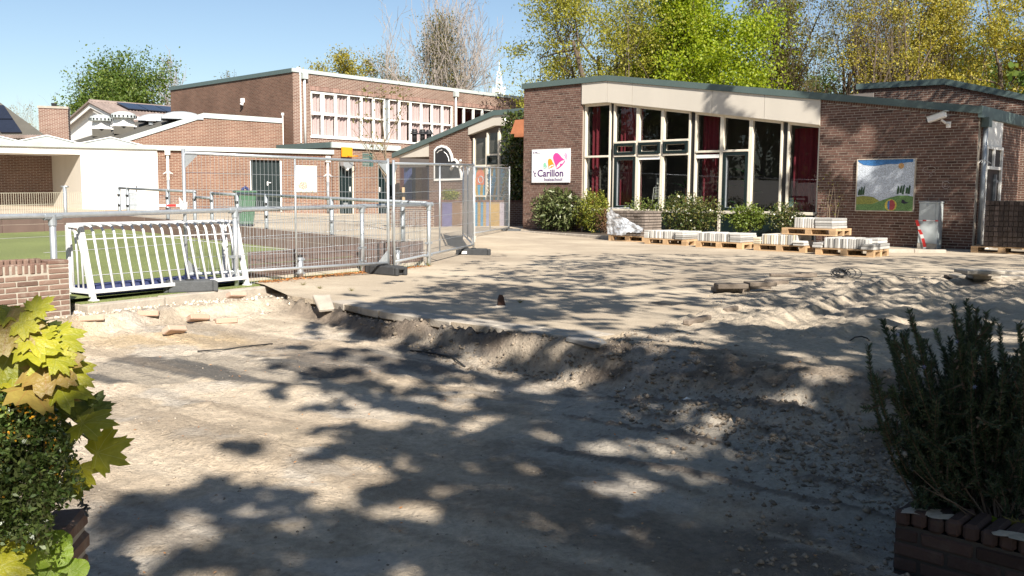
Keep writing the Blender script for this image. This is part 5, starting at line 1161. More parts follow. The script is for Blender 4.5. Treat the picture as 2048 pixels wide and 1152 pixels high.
# posters
for (fr, pts_, lab) in ((FH, (588, 331, 633.5, 384.5), 'white painted poster board with a red flower on the hall wall'),):
    x0, z1 = fr.at(pts_[0], pts_[1]); x1, z0 = fr.at(pts_[2], pts_[3]); t = empty('poster_board', fr.w(x0, -.05, z0), fr.ang, lab, 'poster')
    w_, h_ = x1-x0, z1-z0; q = MB(); q.box(0, w_, 0, .04, 0, h_); q.build('panel', mat('poster_white', (.74, .73, .68), .6, .08, 3), t)
    q = MB()
    for k in range(40):
        a = k*2.4; r_ = .015*math.sqrt(k)*1.9; q.obox((w_*.38 + r_*math.cos(a)*1.1, -.004, h_*.25 + r_*math.sin(a)), (.02, 0, .005), (0, .003, 0), (-.005, 0, .02))
    stuff(q.build('flower', mat('poster_red', (.70, .14, .07), .6, .2, 20), t))
    q = MB()
    for k in range(9): q.obox((w_*(.12+.085*k), -.004, .05), (.02, 0, 0), (0, .003, 0), (0, 0, .018+.01*(k % 3)))
    stuff(q.build('border', mat('poster_ochre', (.45, .32, .12), .6, .3, 20), t))
    q = MB()
    for k in range(10): q.obox((w_*(.1+.09*k), -.0035, h_*(.72+.1*math.sin(k*2.1))), (.03, 0, .01), (0, .003, 0), (-.004, 0, .05))
    stuff(q.build('letter', mat('poster_pale_blue', (.52, .62, .70), .6, .2, 20), t))
# ================================================================ things in the yard
def local(fr, g): v = np.array(g[:2]) - fr.o; return float(np.dot(v, fr.e)), float(np.dot(v, fr.inw))
# ---------------------------------------------------------------- brick garden wall, lower left: every brick
wr = P(143, 628, 9.15); wd = np.array([.58, .815]); wd /= np.linalg.norm(wd); WL = 1.75
FBW = Frame(wr[:2] - wd*WL, math.atan2(wd[1], wd[0]))
bw = empty('low_brick_wall', (*FBW.o, -.13), FBW.ang, 'low old red brick wall with upright coping bricks, beside the goal', 'wall')
bmesh_cache = {}
def brick_obj(parent, name, size, m, loc, bev=.006, rot=None):
    key = (name, tuple(round(s_, 3) for s_ in size), m.name)
    if key not in bmesh_cache:
        q = MB(); q.box(0, size[0], 0, size[1], 0, size[2]); o = q.build(name, m, parent); bm = bmesh.new(); bm.from_mesh(o.data)
        for v in bm.verts: v.co += Vector([random.uniform(-.0025, .0025) for _ in range(3)])
        bmesh.ops.bevel(bm, geom=bm.edges[:], offset=bev, segments=1, affect='EDGES'); bm.to_mesh(o.data); bm.free(); bmesh_cache[key] = o.data
    else: o = link(name, bmesh_cache[key], None, parent)
    o.location = loc
    if rot is not None: o.rotation_euler = rot
    return o
CH = .0535; nc = 9
for k in range(nc):
    x = WL; first = True; long_ = True
    while x > .02:
        l = (.10 if (first and k % 2) else .21); 
        if not first and random.random() < .22: l = .10
        l = min(l, x - .005); x0 = x - l
        brick_obj(bw, 'brick', (l - .011, .105, CH - .010), M['old_brick'], (x0, random.uniform(-.003, .003), k*CH))
        x = x0; first = False
    brick_obj(bw, 'brick', (.21, .1, CH - .010), M['old_brick'], (WL - .215, .112, k*CH))
x = WL - .215
brick_obj(bw, 'brick', (.205, .1, CH-.008), M['old_brick'], (WL - .21, .0, nc*CH)); brick_obj(bw, 'brick', (.205, .1, .03), M['old_brick'], (WL - .21, .0, (nc+1)*CH)); brick_obj(bw, 'brick', (.205, .22, CH-.012), M['old_brick'], (WL - .21, .0, (nc+1)*CH + .035))
while x > .05:
    brick_obj(bw, 'coping_brick', (.052, .10, .105), M['old_brick'], (x - .056, random.uniform(-.006, .004), nc*CH + .002), .012); brick_obj(bw, 'coping_brick', (.052, .11, .145), M['old_brick'], (x - .056, .106, nc*CH + .002), .012); x -= .0605
q = MB(); q.box(.004, WL - .006, .006, .21, .0, nc*CH + .09); q.build('mortar', mat('old_mortar', (.36, .33, .28), .95, .2, 20), bw)
q = MB(); q.box(-.1, WL + .16, -.12, .34, -.16, -.004); q.build('footing', M['concrete_lt'], bw, bevel=.02, seg=2)

# ---------------------------------------------------------------- loose bricks and broken slabs along the pit
def on_terrain(px, py, z0=-.2):
    z = z0
    for _ in range(8):
        g = G(px, py, z); z = float(terrain(np.array([[g[0]]]), np.array([[g[1]]]))[0, 0])
    return np.array([g[0], g[1], z])
pale_brick = brick_mat('dusty_brick', (.40, .27, .20), (.46, .34, .27), .5, (.55, .49, .41))
lab_b = ['loose brick lying at the left foot of the pit edge', 'narrow brick half buried in lime rubble left of two pale bricks', 'pale brick leaning left, between the half buried and the upright brick', 'pale pink brick standing on edge in the lime rubble', 'flat grey brick at the right end of the brick row', 'grey brick high on the bank below the goal kerb']
for (px, py, l, az, ti, up), lb in zip(((181, 650, .23, .35, .1, 0), (297, 638, .2, -.1, .1, .0), (350, 634, .22, .75, .5, 1), (397, 634, .21, .5, .35, 1), (451, 633, .22, .3, .05, 0), (474, 618, .21, .62, .35, 1)), lab_b):
    g = on_terrain(px, py); o = MB().box(-l/2, l/2, -.05, .05, 0, .055).build('loose_brick', pale_brick, bevel=.008); o.location = (g[0], g[1], g[2] + (.02 if up else -.01)); o.rotation_euler = (-ti*1.2, ti*.3, az + .35)
    tag(o, lb, 'brick', 'loose bricks along the pit edge')
def chunk(name, pts_, th, m, label, cat, loc, rot, group=None, bev=.01):
    q = MB(); q.prism([(x, y, 0) for x, y in pts_], (0, 0, th)); o = q.build(name, m, bevel=bev); o.location = loc; o.rotation_euler = rot; return tag(o, label, cat, group, 'thing')
g = on_terrain(648, 622); chunk('broken_slab', [(-.10, -.14), (.06, -.16), (.12, .12), (-.06, .17)], .04, M['concrete'], 'broken concrete slab tipped over the pit corner', 'slab', (g[0], g[1]-.02, -.005), (.42, -.1, .55))
g = G(1186, 682); chunk('paving_tile', [(-.16, -.16), (.16, -.15), (.16, .16), (-.16, .16)], .045, mat('tile_grey', (.20, .195, .19), .85, .15, 10, bump=.3), 'square grey paving tile tipping over the end of the pit edge', 'tile', (g[0], g[1], -.035), (.05, .1, .75))
for i, (px, py, s_) in enumerate(((500, 625, .07), (522, 632, .05), (745, 662, .05), (590, 668, .06))):
    pass
# edge stones along the broken paving: separate flat slabs set in line
slabs = empty('paving_edge', (0, 0, 0), 0, 'row of thin paving slabs sticking out along the pit edge', 'paving')
for i in range(3, len(PAV_PX) - 18):
    a, c = np.array(PAV[i]), np.array(PAV[i+1]); d = (c-a); l = np.linalg.norm(d); d /= l; nn = np.array([-d[1], d[0]]); n_ = max(1, int(l/.32))
    for k in range(n_):
        s0, s1 = l*k/n_, l*(k+1)/n_ - .012; j = random.uniform(-.05, .055); p0_, p1_ = a + d*s0 - nn*(.03+j), a + d*s1 - nn*(.03+j*.5)
        q = MB(); q.prism([(p0_[0], p0_[1], -.072), (p1_[0], p1_[1], -.072), (*(p1_ + nn*.3), -.072), (*(p0_ + nn*.3), -.072)], (0, 0, .076 + random.uniform(-.004, .006))); q.build('slab', M['concrete'], slabs, bevel=.008)
# rubble, pebbles and clods: nobody could count them
def rubble(name, n, region, smin, smax, m, label, cat, seed, zoff=-.3):
    rg = np.random.default_rng(seed); pts_ = []
    while len(pts_) < n:
        px, py = region(rg)
        g = G(px, py, -.2); pts_.append(g[:2])
    pts_ = np.array(pts_); z = terrain(pts_[:, 0], pts_[:, 1]); base = np.array([(1, 0, 0), (-1, 0, 0), (0, 1, 0), (0, -1, 0), (0, 0, 1), (0, 0, -1)], float)
    tri = np.array([(0, 2, 4), (2, 1, 4), (1, 3, 4), (3, 0, 4), (2, 0, 5), (1, 2, 5), (3, 1, 5), (0, 3, 5)])
    s_ = smin + (smax-smin)*rg.random(n)**3; V = base[None]*(s_[:, None, None]*rg.uniform(.55, 1.15, (n, 6, 1))); V *= np.stack([rg.uniform(.7, 1.3, n), rg.uniform(.7, 1.3, n), rg.uniform(.5, .9, n)], -1)[:, None]
    a = rg.uniform(0, 6.28, n); ca_, sa_ = np.cos(a), np.sin(a); x = V[..., 0]*ca_[:, None] - V[..., 1]*sa_[:, None]; y = V[..., 0]*sa_[:, None] + V[..., 1]*ca_[:, None]
    V = np.stack([x + pts_[:, :1], y + pts_[:, 1:], V[..., 2] + (z + s_*.15)[:, None]], -1)
    F = (tri[None] + 6*np.arange(n)[:, None, None]).reshape(-1, 3)
    return tag(npmesh(name, V.reshape(-1, 3), F, m), label, cat, kind='stuff')
soil_m = mat('soil_clod', (.24, .195, .15), .95, .3, 8, rand=.45, island=True, bump=.6); stone_m = mat('rubble_stone', (.42, .37, .31), .95, .2, 10, rand=.35, island=True)
rubble('gravel', 2400, lambda rg: (rg.uniform(140, 1850), 1180 - 560*rg.random()**.6), .003, .013, mat('pebble', (.27, .23, .185), .95, .2, 10, rand=.4, island=True), 'small pebbles strewn over the sandy pit floor', 'gravel', 11)
def bank_reg(rg):
    t = rg.random(); 
    if t < .6: x = rg.uniform(640, 1260); return x, np.interp(x, [640, 760, 900, 1050, 1140, 1235], [606, 629, 650, 670, 684, 692]) + 4 + 62*rg.random()**1.4 * min(1, .45 + (x-640)/500)
    k = rg.uniform(0, 1); x = 1230 + 620*k; return x, 760 + (x-1230)*.25 + rg.normal(0, 30)
rubble('soil_clods', 6500, bank_reg, .005, .030, soil_m, 'dark soil clods tumbled along the bank of the pit', 'soil', 12)
rubble('lime_rubble', 1900, lambda rg: (lambda x: (x, 648 - (x-110)*.062 + rg.normal(0, 8)))(rg.uniform(110, 720)), .005, .036, mat('lime_stone', (.60, .52, .43), .95, .2, 10, rand=.3, island=True), 'pale lime rubble along the left foot of the pit', 'rubble', 13)
rubble('loose_soil', 800, lambda rg: (rg.uniform(1450, 1850), rg.uniform(800, 1080)), .005, .026, soil_m, 'loose lumpy soil in front of the rosemary planter', 'soil', 14)
# orange leaf litter along the fences
def litter(name, n, fpos, m, label, s0, s1, seed, zf):
    rg = np.random.default_rng(seed); V = []; F = []
    xy = np.array([fpos(rg) for _ in range(n)]); zz_ = zf(xy[:, 0], xy[:, 1])
    for k in range(n):
        x, y = xy[k]; z = zz_[k] + rg.uniform(.004, .02); a = rg.uniform(0, 6.28); s_ = rg.uniform(s0, s1); u = np.array([math.cos(a), math.sin(a), rg.uniform(-.4, .4)])*s_; w = np.array([-math.sin(a), math.cos(a), rg.uniform(-.4, .4)])*s_*.6; c = np.array([x, y, z]); V += [c-u, c+w*.8, c+u, c-w*.8]; F.append((4*k, 4*k+1, 4*k+2, 4*k+3))
    return tag(npmesh(name, np.array(V), np.array(F), m), label, 'leaf litter', kind='stuff')
lit_m = leaf_mat('dry_leaves', [(.45, .16, .04), (.58, .26, .08), (.30, .13, .05), (.62, .36, .18)], .1)
def fl_pos(rg):
    s_ = rg.uniform(.35, 4.0) if rg.random() < .8 else rg.uniform(1.3, 2.6); o = -abs(rg.normal(.0, .09)) - .01; p = FL0 + fd*s_ + fn*o; return p[0], p[1]
litter('leaf_litter', 1500, fl_pos, lit_m, 'orange dry leaves gathered along the court fence', .012, .028, 21, lambda x, y: hz(x, y))
litter('leaf_scraps', 350, lambda rg: tuple(G(rg.uniform(150, 1700), 1150 - 520*rg.random()**.5, -.2)[:2]), lit_m, 'scattered dry leaf scraps on the pit floor', .004, .012, 22, lambda x, y: terrain(x, y))
# stacks of old kerb stones and edge bricks left on the sand
dark_stone = mat('weathered_stone', (.155, .125, .10), .95, .3, 9, rand=.3, bump=.7, bscale=40)
def stone(px, py, l, w, h, az, label, z=None, tilt=0, m=None, group='old kerb stones left on the sand', name='kerb_stone'):
    g = on_terrain(px, py, 0.0) if z is None else np.array([*G(px, py, z)[:2], z])
    o = MB().box(-l/2, l/2, -w/2, w/2, 0, h).build(name, m or dark_stone, bevel=.012, seg=2); o.location = (g[0], g[1], g[2]-.005); o.rotation_euler = (0, tilt, az); return tag(o, label, 'stone', group, 'thing')
ta = math.atan2(TRK_D[1], TRK_D[0])
for a in ((1455, 583, .36, .2, .06, .15, 'lowest stone of the left pile beside the wheel tracks'), (1478, 581, .24, .14, .06, .3, 'short stone butting the left pile by the wheel tracks'), (1462, 576, .38, .18, .06, .1, 'top stone of the left pile beside the wheel tracks', .065), (1516, 577, .30, .16, .055, .15, 'pale flat stone right of the left pile on the sand'), (1520, 571, .36, .2, .055, .2, 'upper stone bridging the middle of the stone row', .07), (1553, 568, .3, .16, .06, .35, 'stone at the right end of the middle row on the sand'), (1536, 560, .5, .12, .045, -.1, 'long flat stone behind the middle of the stone row'), (1605, 558, .32, .18, .06, .2, 'lower stone of the small pile left of the cable tangle'), (1580, 553, .55, .14, .045, -.15, 'long tilted stone on the small pile left of the cables', .06), (1612, 553, .26, .16, .06, .3, 'top stone of the small pile left of the cable tangle', .06)):
    stone(a[0], a[1], a[2], a[3], a[4], a[5], a[6], a[7] if len(a) > 7 else None)
for a in ((1936, 556, .42, .3, .05, 0.0, 'flat base slab of the slab stack near the rosemary', None), (1962, 563, .42, .3, .06, .1, 'bottom slab of the tall slab stack near the rosemary', None), (1966, 556, .38, .3, .06, -.1, 'middle slab of the tall slab stack near the rosemary', .06), (1962, 550, .40, .3, .055, .05, 'upper slab under the top of the tall slab stack', .12), (1958, 546, .50, .38, .05, .0, 'wide top slab of the tall slab stack near the rosemary', .175), (2016, 552, .48, .3, .05, .1, 'lower slab beside the tall stack at the right edge', None), (2014, 547, .52, .3, .045, -.05, 'tilted upper slab beside the tall stack at the right edge', .05), (1900, 558, .14, .12, .06, 0, 'small dark block left of the flat base slab', None)):
    stone(a[0], a[1], a[2], a[3], a[4], a[5], a[6], a[7], m=M['concrete'] if a[4] != .06 or a[0] > 1950 else None, group='grey slabs stacked on the sand')
stone(1395, 644, .5, .07, .05, ta, 'dark kerb stone lying along the paving edge by the sand', 0.0); stone(1462, 622, .28, .06, .05, ta, 'short dark kerb stone further along the paving edge', 0.0)
# iron stump, cable tangle, wire loop, paper scraps, drain grate
g = G(1003, 613); t = empty('iron_stump', (g[0], g[1], 0), .3, 'rusty jagged iron stump sticking out of the paving', 'stump'); rust = mat('rust', (.07, .035, .025), .9, .4, 20, bump=.6)
q = MB(); q.prism([(-.04, 0, 0), (.05, 0, 0), (.03, 0, .06), (.025, 0, .10), (.01, 0, .12), (-.02, 0, .125), (-.035, 0, .08)], (0, .03, 0)); q.build('plate', rust, t); q = MB(); q.tube([(0, .0, -.02), (0, 0, .012)], .12, 9, .06); q.build('mound', M['concrete'], t)
rgc = random.Random(5); g = G(1692, 556); t = empty('cable_tangle', (g[0], g[1], 0), 0, 'tangle of black cables lying where paving meets sand', 'cable')
for k in range(9):
    r_ = rgc.uniform(.05, .11); cx, cy = rgc.uniform(-.12, .15), rgc.uniform(-.05, .1); ti = rgc.uniform(.4, 1.3); ph = rgc.uniform(0, 6)
    q = MB(); q.tube([(cx + r_*math.cos(a), cy + r_*math.sin(a)*math.cos(ti), max(.01, .07 + r_*math.sin(a)*math.sin(ti)*.7)) for a in np.linspace(ph, ph+6.0, 18)], .007, 5); q.build('coil', M['cable'], t, smooth=True)
for pts_ in ([(-.2, 0, .02), (-.6, .1, .012), (-.9, .3, .01)], [(.2, 0, .03), (.6, .05, .05), (1.0, -.05, .012)], [(.2, .05, .08), (.55, .1, .09), (.9, .12, .02)]): q = MB(); q.tube(pts_, .006, 5); q.build('cable_end', M['cable'], t)
g = on_terrain(1724, 682, 0.0); t = MB().tube([(-.1, 0, 0), (-.06, .0, .03), (.0, .02, .035), (.05, .02, .02), (.06, .0, 0)], .006, 5).build('wire_loop', M['cable'], smooth=True); t.location = g; tag(t, 'short loop of black wire poking from the sand', 'wire')
g = G(1335, 607); t = empty('drain_grate', (g[0], g[1], .004), A1, 'small rusty drain grate set in the shaded paving', 'grate')
q = MB(); bars(q, -.15, .15, 0, .3, 0, .012, .02); o = q.build('frame', M['rubber'], t); o.rotation_euler = (R(-90), 0, 0); o.location = (0, -.15, .0)
for k in range(6): q = MB(); q.box(-.115 + k*.042, -.095 + k*.042, -.13, .13, 0, .008); q.build('bar', M['rubber'], t)
for px, py, s_, lb in ((1374, 803, .03, 'tiny white paper scrap at the foot of the dark bank'), (1249, 780, .012, 'speck of white litter left of the paper scrap')):
    g = on_terrain(px, py, -.25); o = MB().add([(-s_, 0, 0), (s_*.2, -s_*.5, .012), (s_, 0, .004), (0, s_*.6, .016)], [(0, 1, 2, 3)]).build('paper_scrap', M['tape_w']); o.location = g + np.array([0, 0, .012]); tag(o, lb, 'litter', 'scraps of litter')
# twigs and cable on the pit floor
for i, (pts_, r_, lb) in enumerate((([(820, 706), (870, 712), (905, 726), (930, 733)], .008, 'black cable snaking out of the pit bank'), ([(395, 705), (450, 702), (500, 694), (545, 690)], .006, 'thin root lying across the pale sand'), ([(890, 645), (897, 632), (912, 631)], .004, 'thin bent wire at the paving edge'))):
    q = MB(); pp = [on_terrain(*p) + np.array([0, 0, .012 + (.03 if i == 2 and k else 0)]) for k, p in enumerate(pts_)]; q.tube(pp, r_, 5); tag(q.build('root_piece', M['cable'], smooth=True), lb, 'root')

# ---------------------------------------------------------------- pallets, slabs and paver packs along the school
def make_pallet(g, ang, label, L=1.2, D=.8):
    t = empty('wooden_pallet', g, ang, label, 'pallet', 'wooden pallets along the school'); m = M['wood']
    for k in range(3): 
        y0 = (0, D/2-.05, D-.1)[k]; q = MB(); q.box(0, L, y0, y0+.1, 0, .021); q.build('bottom_board', m, t)
        for j in range(3): x0 = (0, L/2-.07, L-.14)[j]; q = MB(); q.box(x0, x0+.14, y0, y0+.1, .0215, .098); q.build('block', m, t)
    for j in range(3): x0 = (0, L/2-.07, L-.14)[j]; q = MB(); q.box(x0, x0+.14, 0, D, .0985, .12); q.build('stringer_board', m, t)
    for k in range(5): 
        w_ = .145 if k in (0, 2, 4) else .1; y0 = (D-w_)*k/4; q = MB(); q.box(0, L, y0, y0+w_, .1205, .143); q.build('deck_board', m, t)
    return t
slab_mesh = {}
def slab(parent_ang, o, x0, y0, z0, sx_, sy_, sz_, label, group, m):
    key = (round(sx_, 3), round(sy_, 3), round(sz_, 3), m.name)
    if key not in slab_mesh:
        q = MB(); q.box(0, sx_, 0, sy_, 0, sz_); ob = q.build('concrete_slab', m, bevel=.008); slab_mesh[key] = ob
    else: ob = slab_mesh[key].copy(); COL.objects.link(ob)
    c, s_ = math.cos(parent_ang), math.sin(parent_ang); ob.location = (o[0] + c*x0 - s_*y0, o[1] + s_*x0 + c*y0, o[2] + z0); ob.rotation_euler = (0, 0, parent_ang + random.uniform(-.006, .006)); return tag(ob, label, 'slab', group, 'thing')
ORD = ['leftmost', 'second from left', 'third from left', 'fourth from left', 'fifth from left', 'sixth from left', 'seventh from left', 'eighth from left', 'ninth from left', 'tenth from left', 'eleventh from left', 'twelfth from left', 'thirteenth from left', 'fourteenth from left', 'fifteenth from left', 'sixteenth from left', 'seventeenth from left']
PILE = {2: ['bottom', 'top'], 3: ['bottom', 'middle', 'top'], 4: ['bottom', 'second lowest', 'second highest', 'top']}
def slab_row(o, ang, x0, n, th, dp, ht, z0, label, group, m, y0=.02, gap=.007, jit=.03, alt=None):
    for k in range(n): slab(ang, o, x0 + k*(th+gap), y0 + random.uniform(0, jit), z0, th, dp, ht + random.choice((0, 0, -.006)), label + ', ' + ORD[k], group, alt if (alt and k % 3 == 1) else m)
def slab_flat(o, ang, x0, w_, dp, n, th, z0, label, group, m, y0=.0):
    for k in range(n): slab(ang, o, x0 + random.uniform(-.008, .008), y0 + random.uniform(0, .02), z0 + k*(th+.003), w_, dp, th, PILE[n][k] + ' ' + label, group, m)
gp = [G(1217, 481), G(1289, 487.5), G(1391, 494), G(1507, 500.5), G(1630, 509)]
PL_ = ['pallet at the left end of the row, under the shrink wrapped pavers', 'pallet second from the left, carrying pale slabs on edge', 'pallet in the middle of the row, in front of the round shrub', 'pallet fourth from the left, with rust stained slabs', 'pallet at the right end of the row, nearest the mosaic']
for g, lb in zip(gp, PL_): make_pallet((g[0], g[1], 0), A2, lb)
S = M['slab']
gr = 'slabs on the second pallet'
slab_flat(gp[1], A2, -.03, .14, .62, 4, .045, .145, 'slab in the flat left pile on the second pallet', gr, S); slab_row(gp[1], A2, .13, 15, .046, .78, .19, .145, 'upright pale slab in the row on the second pallet', gr, S); slab_flat(gp[1], A2, .90, .22, .86, 4, .045, .145, 'slab in the flat right pile on the second pallet', gr, S, -.05)
gr = 'slabs on the middle pallet'
slab_row(gp[2], A2, .02, 17, .046, .72, .20, .145, 'upright pale slab in the row on the middle pallet', gr, S); slab_flat(gp[2], A2, .88, .28, .74, 4, .048, .145, 'slab in the flat right pile on the middle pallet', gr, S)
gr = 'slabs on the fourth pallet'
slab_flat(gp[3], A2, -.03, .18, .6, 3, .045, .145, 'slab in the flat left pile on the rust stained pallet', gr, M['slab_y']); slab_row(gp[3], A2, .17, 15, .048, .70, .22, .145, 'upright slab in the rust stained row on the fourth pallet', gr, S, alt=M['slab_y']); slab_flat(gp[3], A2, .93, .26, .5, 2, .05, .145, 'slab in the flat right pile on the fourth pallet', gr, S, -.06)
gr = 'slabs on the right hand pallet'
slab_flat(gp[4], A2, -.06, .2, .5, 2, .05, .145, 'slab in the flat left pile on the right hand pallet', gr, S, -.03); slab_row(gp[4], A2, .17, 16, .048, .78, .21, .145, 'upright slab in the shaded row on the right hand pallet', gr, S); slab_flat(gp[4], A2, .96, .26, .84, 2, .055, .145, 'slab in the flat right pile on the right hand pallet', gr, S, -.05)
slab_flat(gp[4], A2, .96, .2, .5, 2, .05, .262, 'slab in the upper right pile on the right hand pallet', gr, S, .3)
g6 = gp[3] + np.array([*(e2*.62 + np.array([-e2[1], e2[0]])*.06), .375]); make_pallet(g6, A2, 'upper pallet resting across the slabs of two pallets below'); gr = 'slabs on the upper pallet'
slab_row(g6, A2, .26, 9, .048, .70, .22, .145, 'upright slab in the row on the upper pallet', gr, S, .04); slab_flat(g6, A2, .73, .38, .74, 4, .052, .145, 'slab in the flat right pile on the upper pallet', gr, S, .02)
def paver_pack(g, ang, z0, L, D, h, layers, label, dark=False):
    t = empty('paver_pack', (g[0], g[1], z0), ang, label, 'paver pack', 'packs of paving bricks on pallets'); lh = h/layers
    for k in range(layers):
        q = MB(); ox = random.uniform(-.012, .012); oy = random.uniform(-.012, .012); nx_ = 10; ny_ = 4
        for i in range(nx_):
            for j in range(ny_):
                if 0 < i < nx_-1 and 0 < j < ny_-1 and k < layers-1: continue
                a = L*i/nx_ + .004 + ox; c = L*(i+1)/nx_ - .006 + ox; y0 = D*j/ny_ + .004 + oy; y1 = D*(j+1)/ny_ - .006 + oy; d = random.uniform(-.012, .012); q.box(a, c, y0 + d, y1 + d, k*lh + .004, (k+1)*lh - .016)
        stuff(q.build('paver_layer', M['dark_paver'] if dark else M['paver'], t))
    q = MB(); q.box(.04, L-.04, .04, D-.04, .002, h-.03); q.build('core', M['dark_paver'] if dark else M['paver'], t); return t
M['dark_paver'] = mat('dark_paver', (.085, .065, .058), .95, .25, 12, rand=.4, island=True, bump=.5)
pk = paver_pack(gp[0] + np.array([0, 0, 0]), A2, .145, 1.14, .78, .66, 9, 'grey paving brick pack under torn plastic, left of the slabs')
# torn shrink wrap draped over the left of the pack
def wrap_mat():
    m, nt, b, out = new_mat('shrink_wrap'); L = nt.links.new; b.inputs['Base Color'].default_value = (.75, .78, .82, 1); b.inputs['Roughness'].default_value = .32; b.inputs['Specular IOR Level'].default_value = .5; b.inputs['Base Color'].default_value = (.72, .76, .82, 1)
    tr = N(nt, 'ShaderNodeBsdfTransparent'); mx = N(nt, 'ShaderNodeMixShader'); nz = N(nt, 'ShaderNodeTexNoise'); nz.inputs['Scale'].default_value = 7; nz.inputs['Detail'].default_value = 5
    rp = ramp(nt, [(.36, (.14, .14, .14)), (.62, (.72, .72, .72))]); L(nz.outputs[0], rp.inputs[0]); L(rp.outputs[0], mx.inputs[0]); L(tr.outputs[0], mx.inputs[1]); L(b.outputs[0], mx.inputs[2]); L(mx.outputs[0], out.inputs['Surface']); return m
nu, nv = 30, 18; V = []; rg = np.random.default_rng(9)
for i in range(nu+1):
    for j in range(nv+1):
        u, v = i/nu, j/nv                           # u along the pack, v downwards
        topz_ = .70 - .52*max(0, u-.12)**.75 ; x = -.03 + 1.15*u; z = topz_*(1-v) + (.10 if u > .6 else .02)*v; y = -.03 - .05*math.sin(9*u+4*v) * .6 - .10*v*(1-abs(2*u-1)) - (.10*u*v)
        V.append((x + rg.uniform(-.012, .012), y + rg.uniform(-.022, .012), z + rg.uniform(-.01, .01)))
F = [(i*(nv+1)+j, (i+1)*(nv+1)+j, (i+1)*(nv+1)+j+1, i*(nv+1)+j+1) for i in range(nu) for j in range(nv)]
q = MB(); q.add(V, F); V2 = []                       # a flap over the top and the left end
for i in range(9):
    for j in range(9): V2.append((-.03 + .30*i/8*(1 - j/8*.5), -.03 + .8*j/8, .71 + .012*math.sin(i*2+j) - .0*j))
q.add(V2, [(i*9+j, (i+1)*9+j, (i+1)*9+j+1, i*9+j+1) for i in range(8) for j in range(8)])
o = q.build('plastic_wrap', wrap_mat(), smooth=True); o.location = (gp[0][0], gp[0][1], .145); o.rotation_euler[2] = A2; tag(o, 'torn clear plastic sheet draped over the grey paving bricks', 'plastic sheet')
g7 = G(1941, 505); make_pallet((g7[0], g7[1], 0), A2 + .12, 'pallet under the dark paving bricks by the school door', 1.2, .9); paver_pack(np.array([*g7[:2]]) + e2*.24, A2 + .12, .145, .92, .8, 1.0, 9, 'tall dark paving brick pack beside the school door', True)
g8 = G(2040, 500); make_pallet((g8[0] + .15, g8[1] + .2, 0), A2 + .12, 'pallet cut by the right picture edge'); paver_pack(np.array([g8[0] + .17, g8[1] + .25]), A2 + .12, .145, 1.1, .7, 1.0, 9, 'dark paving brick pack cut by the right picture edge', True)

# ---------------------------------------------------------------- planting bed kerb, cabinet, signs on the school wall
ka, kb_ = G(1040, 467), G(1236, 479.5); kd = kb_[:2]-ka[:2]; kl = np.linalg.norm(kd); kd /= kl
bed = empty('bed_kerb', (ka[0], ka[1], 0), math.atan2(kd[1], kd[0]), 'low concrete kerb of the planting bed below the school sign', 'kerb')
for k in range(6): q = MB(); q.box(kl*k/6+.005, kl*(k+1)/6-.005, 0, .1, -.05, .085); q.build('kerb_stone', M['concrete'], bed, bevel=.01)
soil = MB(); pa = [FS.w(-.1, -.02, .06), FS.w(10.2, -.02, .06), FS.w(10.2, -.75, .06), [kb_[0], kb_[1]+.1, .06], [ka[0], ka[1]+.1, .06]]; soil.add([tuple(p) for p in pa], [tuple(range(5))][::-1]); tag(soil.build('bed_soil', mat('bed_soil', (.06, .045, .032), .95, .3, 6, bump=.8, bscale=20)), 'dark soil of the planting bed along the school wall', 'soil', kind='structure')
k0, k1 = G(1765, 505), G(1893, 506); kd = k1[:2]-k0[:2]; kl = np.linalg.norm(kd); kd /= kl; bed2 = empty('bed_kerb', (k0[0], k0[1], 0), math.atan2(kd[1], kd[0]), 'short kerb curving to the wall in front of the grey cabinet', 'kerb')
for k in range(2): q = MB(); q.box(kl*k/2+.004, kl*(k+1)/2-.004, 0, .1, -.05, .07); q.build('kerb_stone', M['concrete'], bed2, bevel=.01)
cx0, cz1 = FS.at(1839, 403, -.35); cx1, _ = FS.at(1878, 404, -.35); cab = empty('utility_cabinet', FS.w(cx0, -.36, .0), FS.ang, 'grey metal utility cabinet against the school wall', 'cabinet'); cw = cx1-cx0; cm = mat('cabinet_grey', (.42, .46, .47), .55, .06, 4, streak=3)
ch = cz1
q = MB(); q.box(0, cw, .012, .34, .0, ch-.03); q.build('body', cm, cab, bevel=.006); q = MB(); q.box(-.015, cw+.015, -.005, .355, ch-.0298, ch); q.build('lid', cm, cab, bevel=.006)
for za, zb in ((.14, ch*.60-.004), (ch*.60+.004, ch-.045)): q = MB(); q.box(.012, cw-.07, .0, .0118, za, zb); q.build('door', cm, cab)
q = MB(); q.box(.0, cw, .002, .0118, .0, .125); q.build('base', M['concrete'], cab)
q = MB(); q.tube([(cw*.42, -.006, ch-.075), (cw*.42, 0, ch-.075)], .028, 12); q.build('lock', M['zinc_dark'], cab)
tz = ch*.60
t = empty('barrier_tape', FS.w(cx0, -.36, 0), FS.ang, 'red and white tape tied round the grey cabinet', 'tape', 'barrier tape')
xs_ = [-.02, .1, .18, .38, cw+.01]
for k in range(4): q = MB(); q.box(xs_[k], xs_[k+1], -.008, -.006, tz-.012 - .01*k*0, tz+.012); q.build('red_band' if k % 2 else 'white_band', M['red'] if k % 2 else M['tape_w'], t)
pts_ = [(-.03, tz), (.02, tz-.14), (.04, tz-.22), (.10, tz-.33), (.13, tz-.42), (.17, tz-.55), (.19, tz-.62), (.16, tz-.70)]
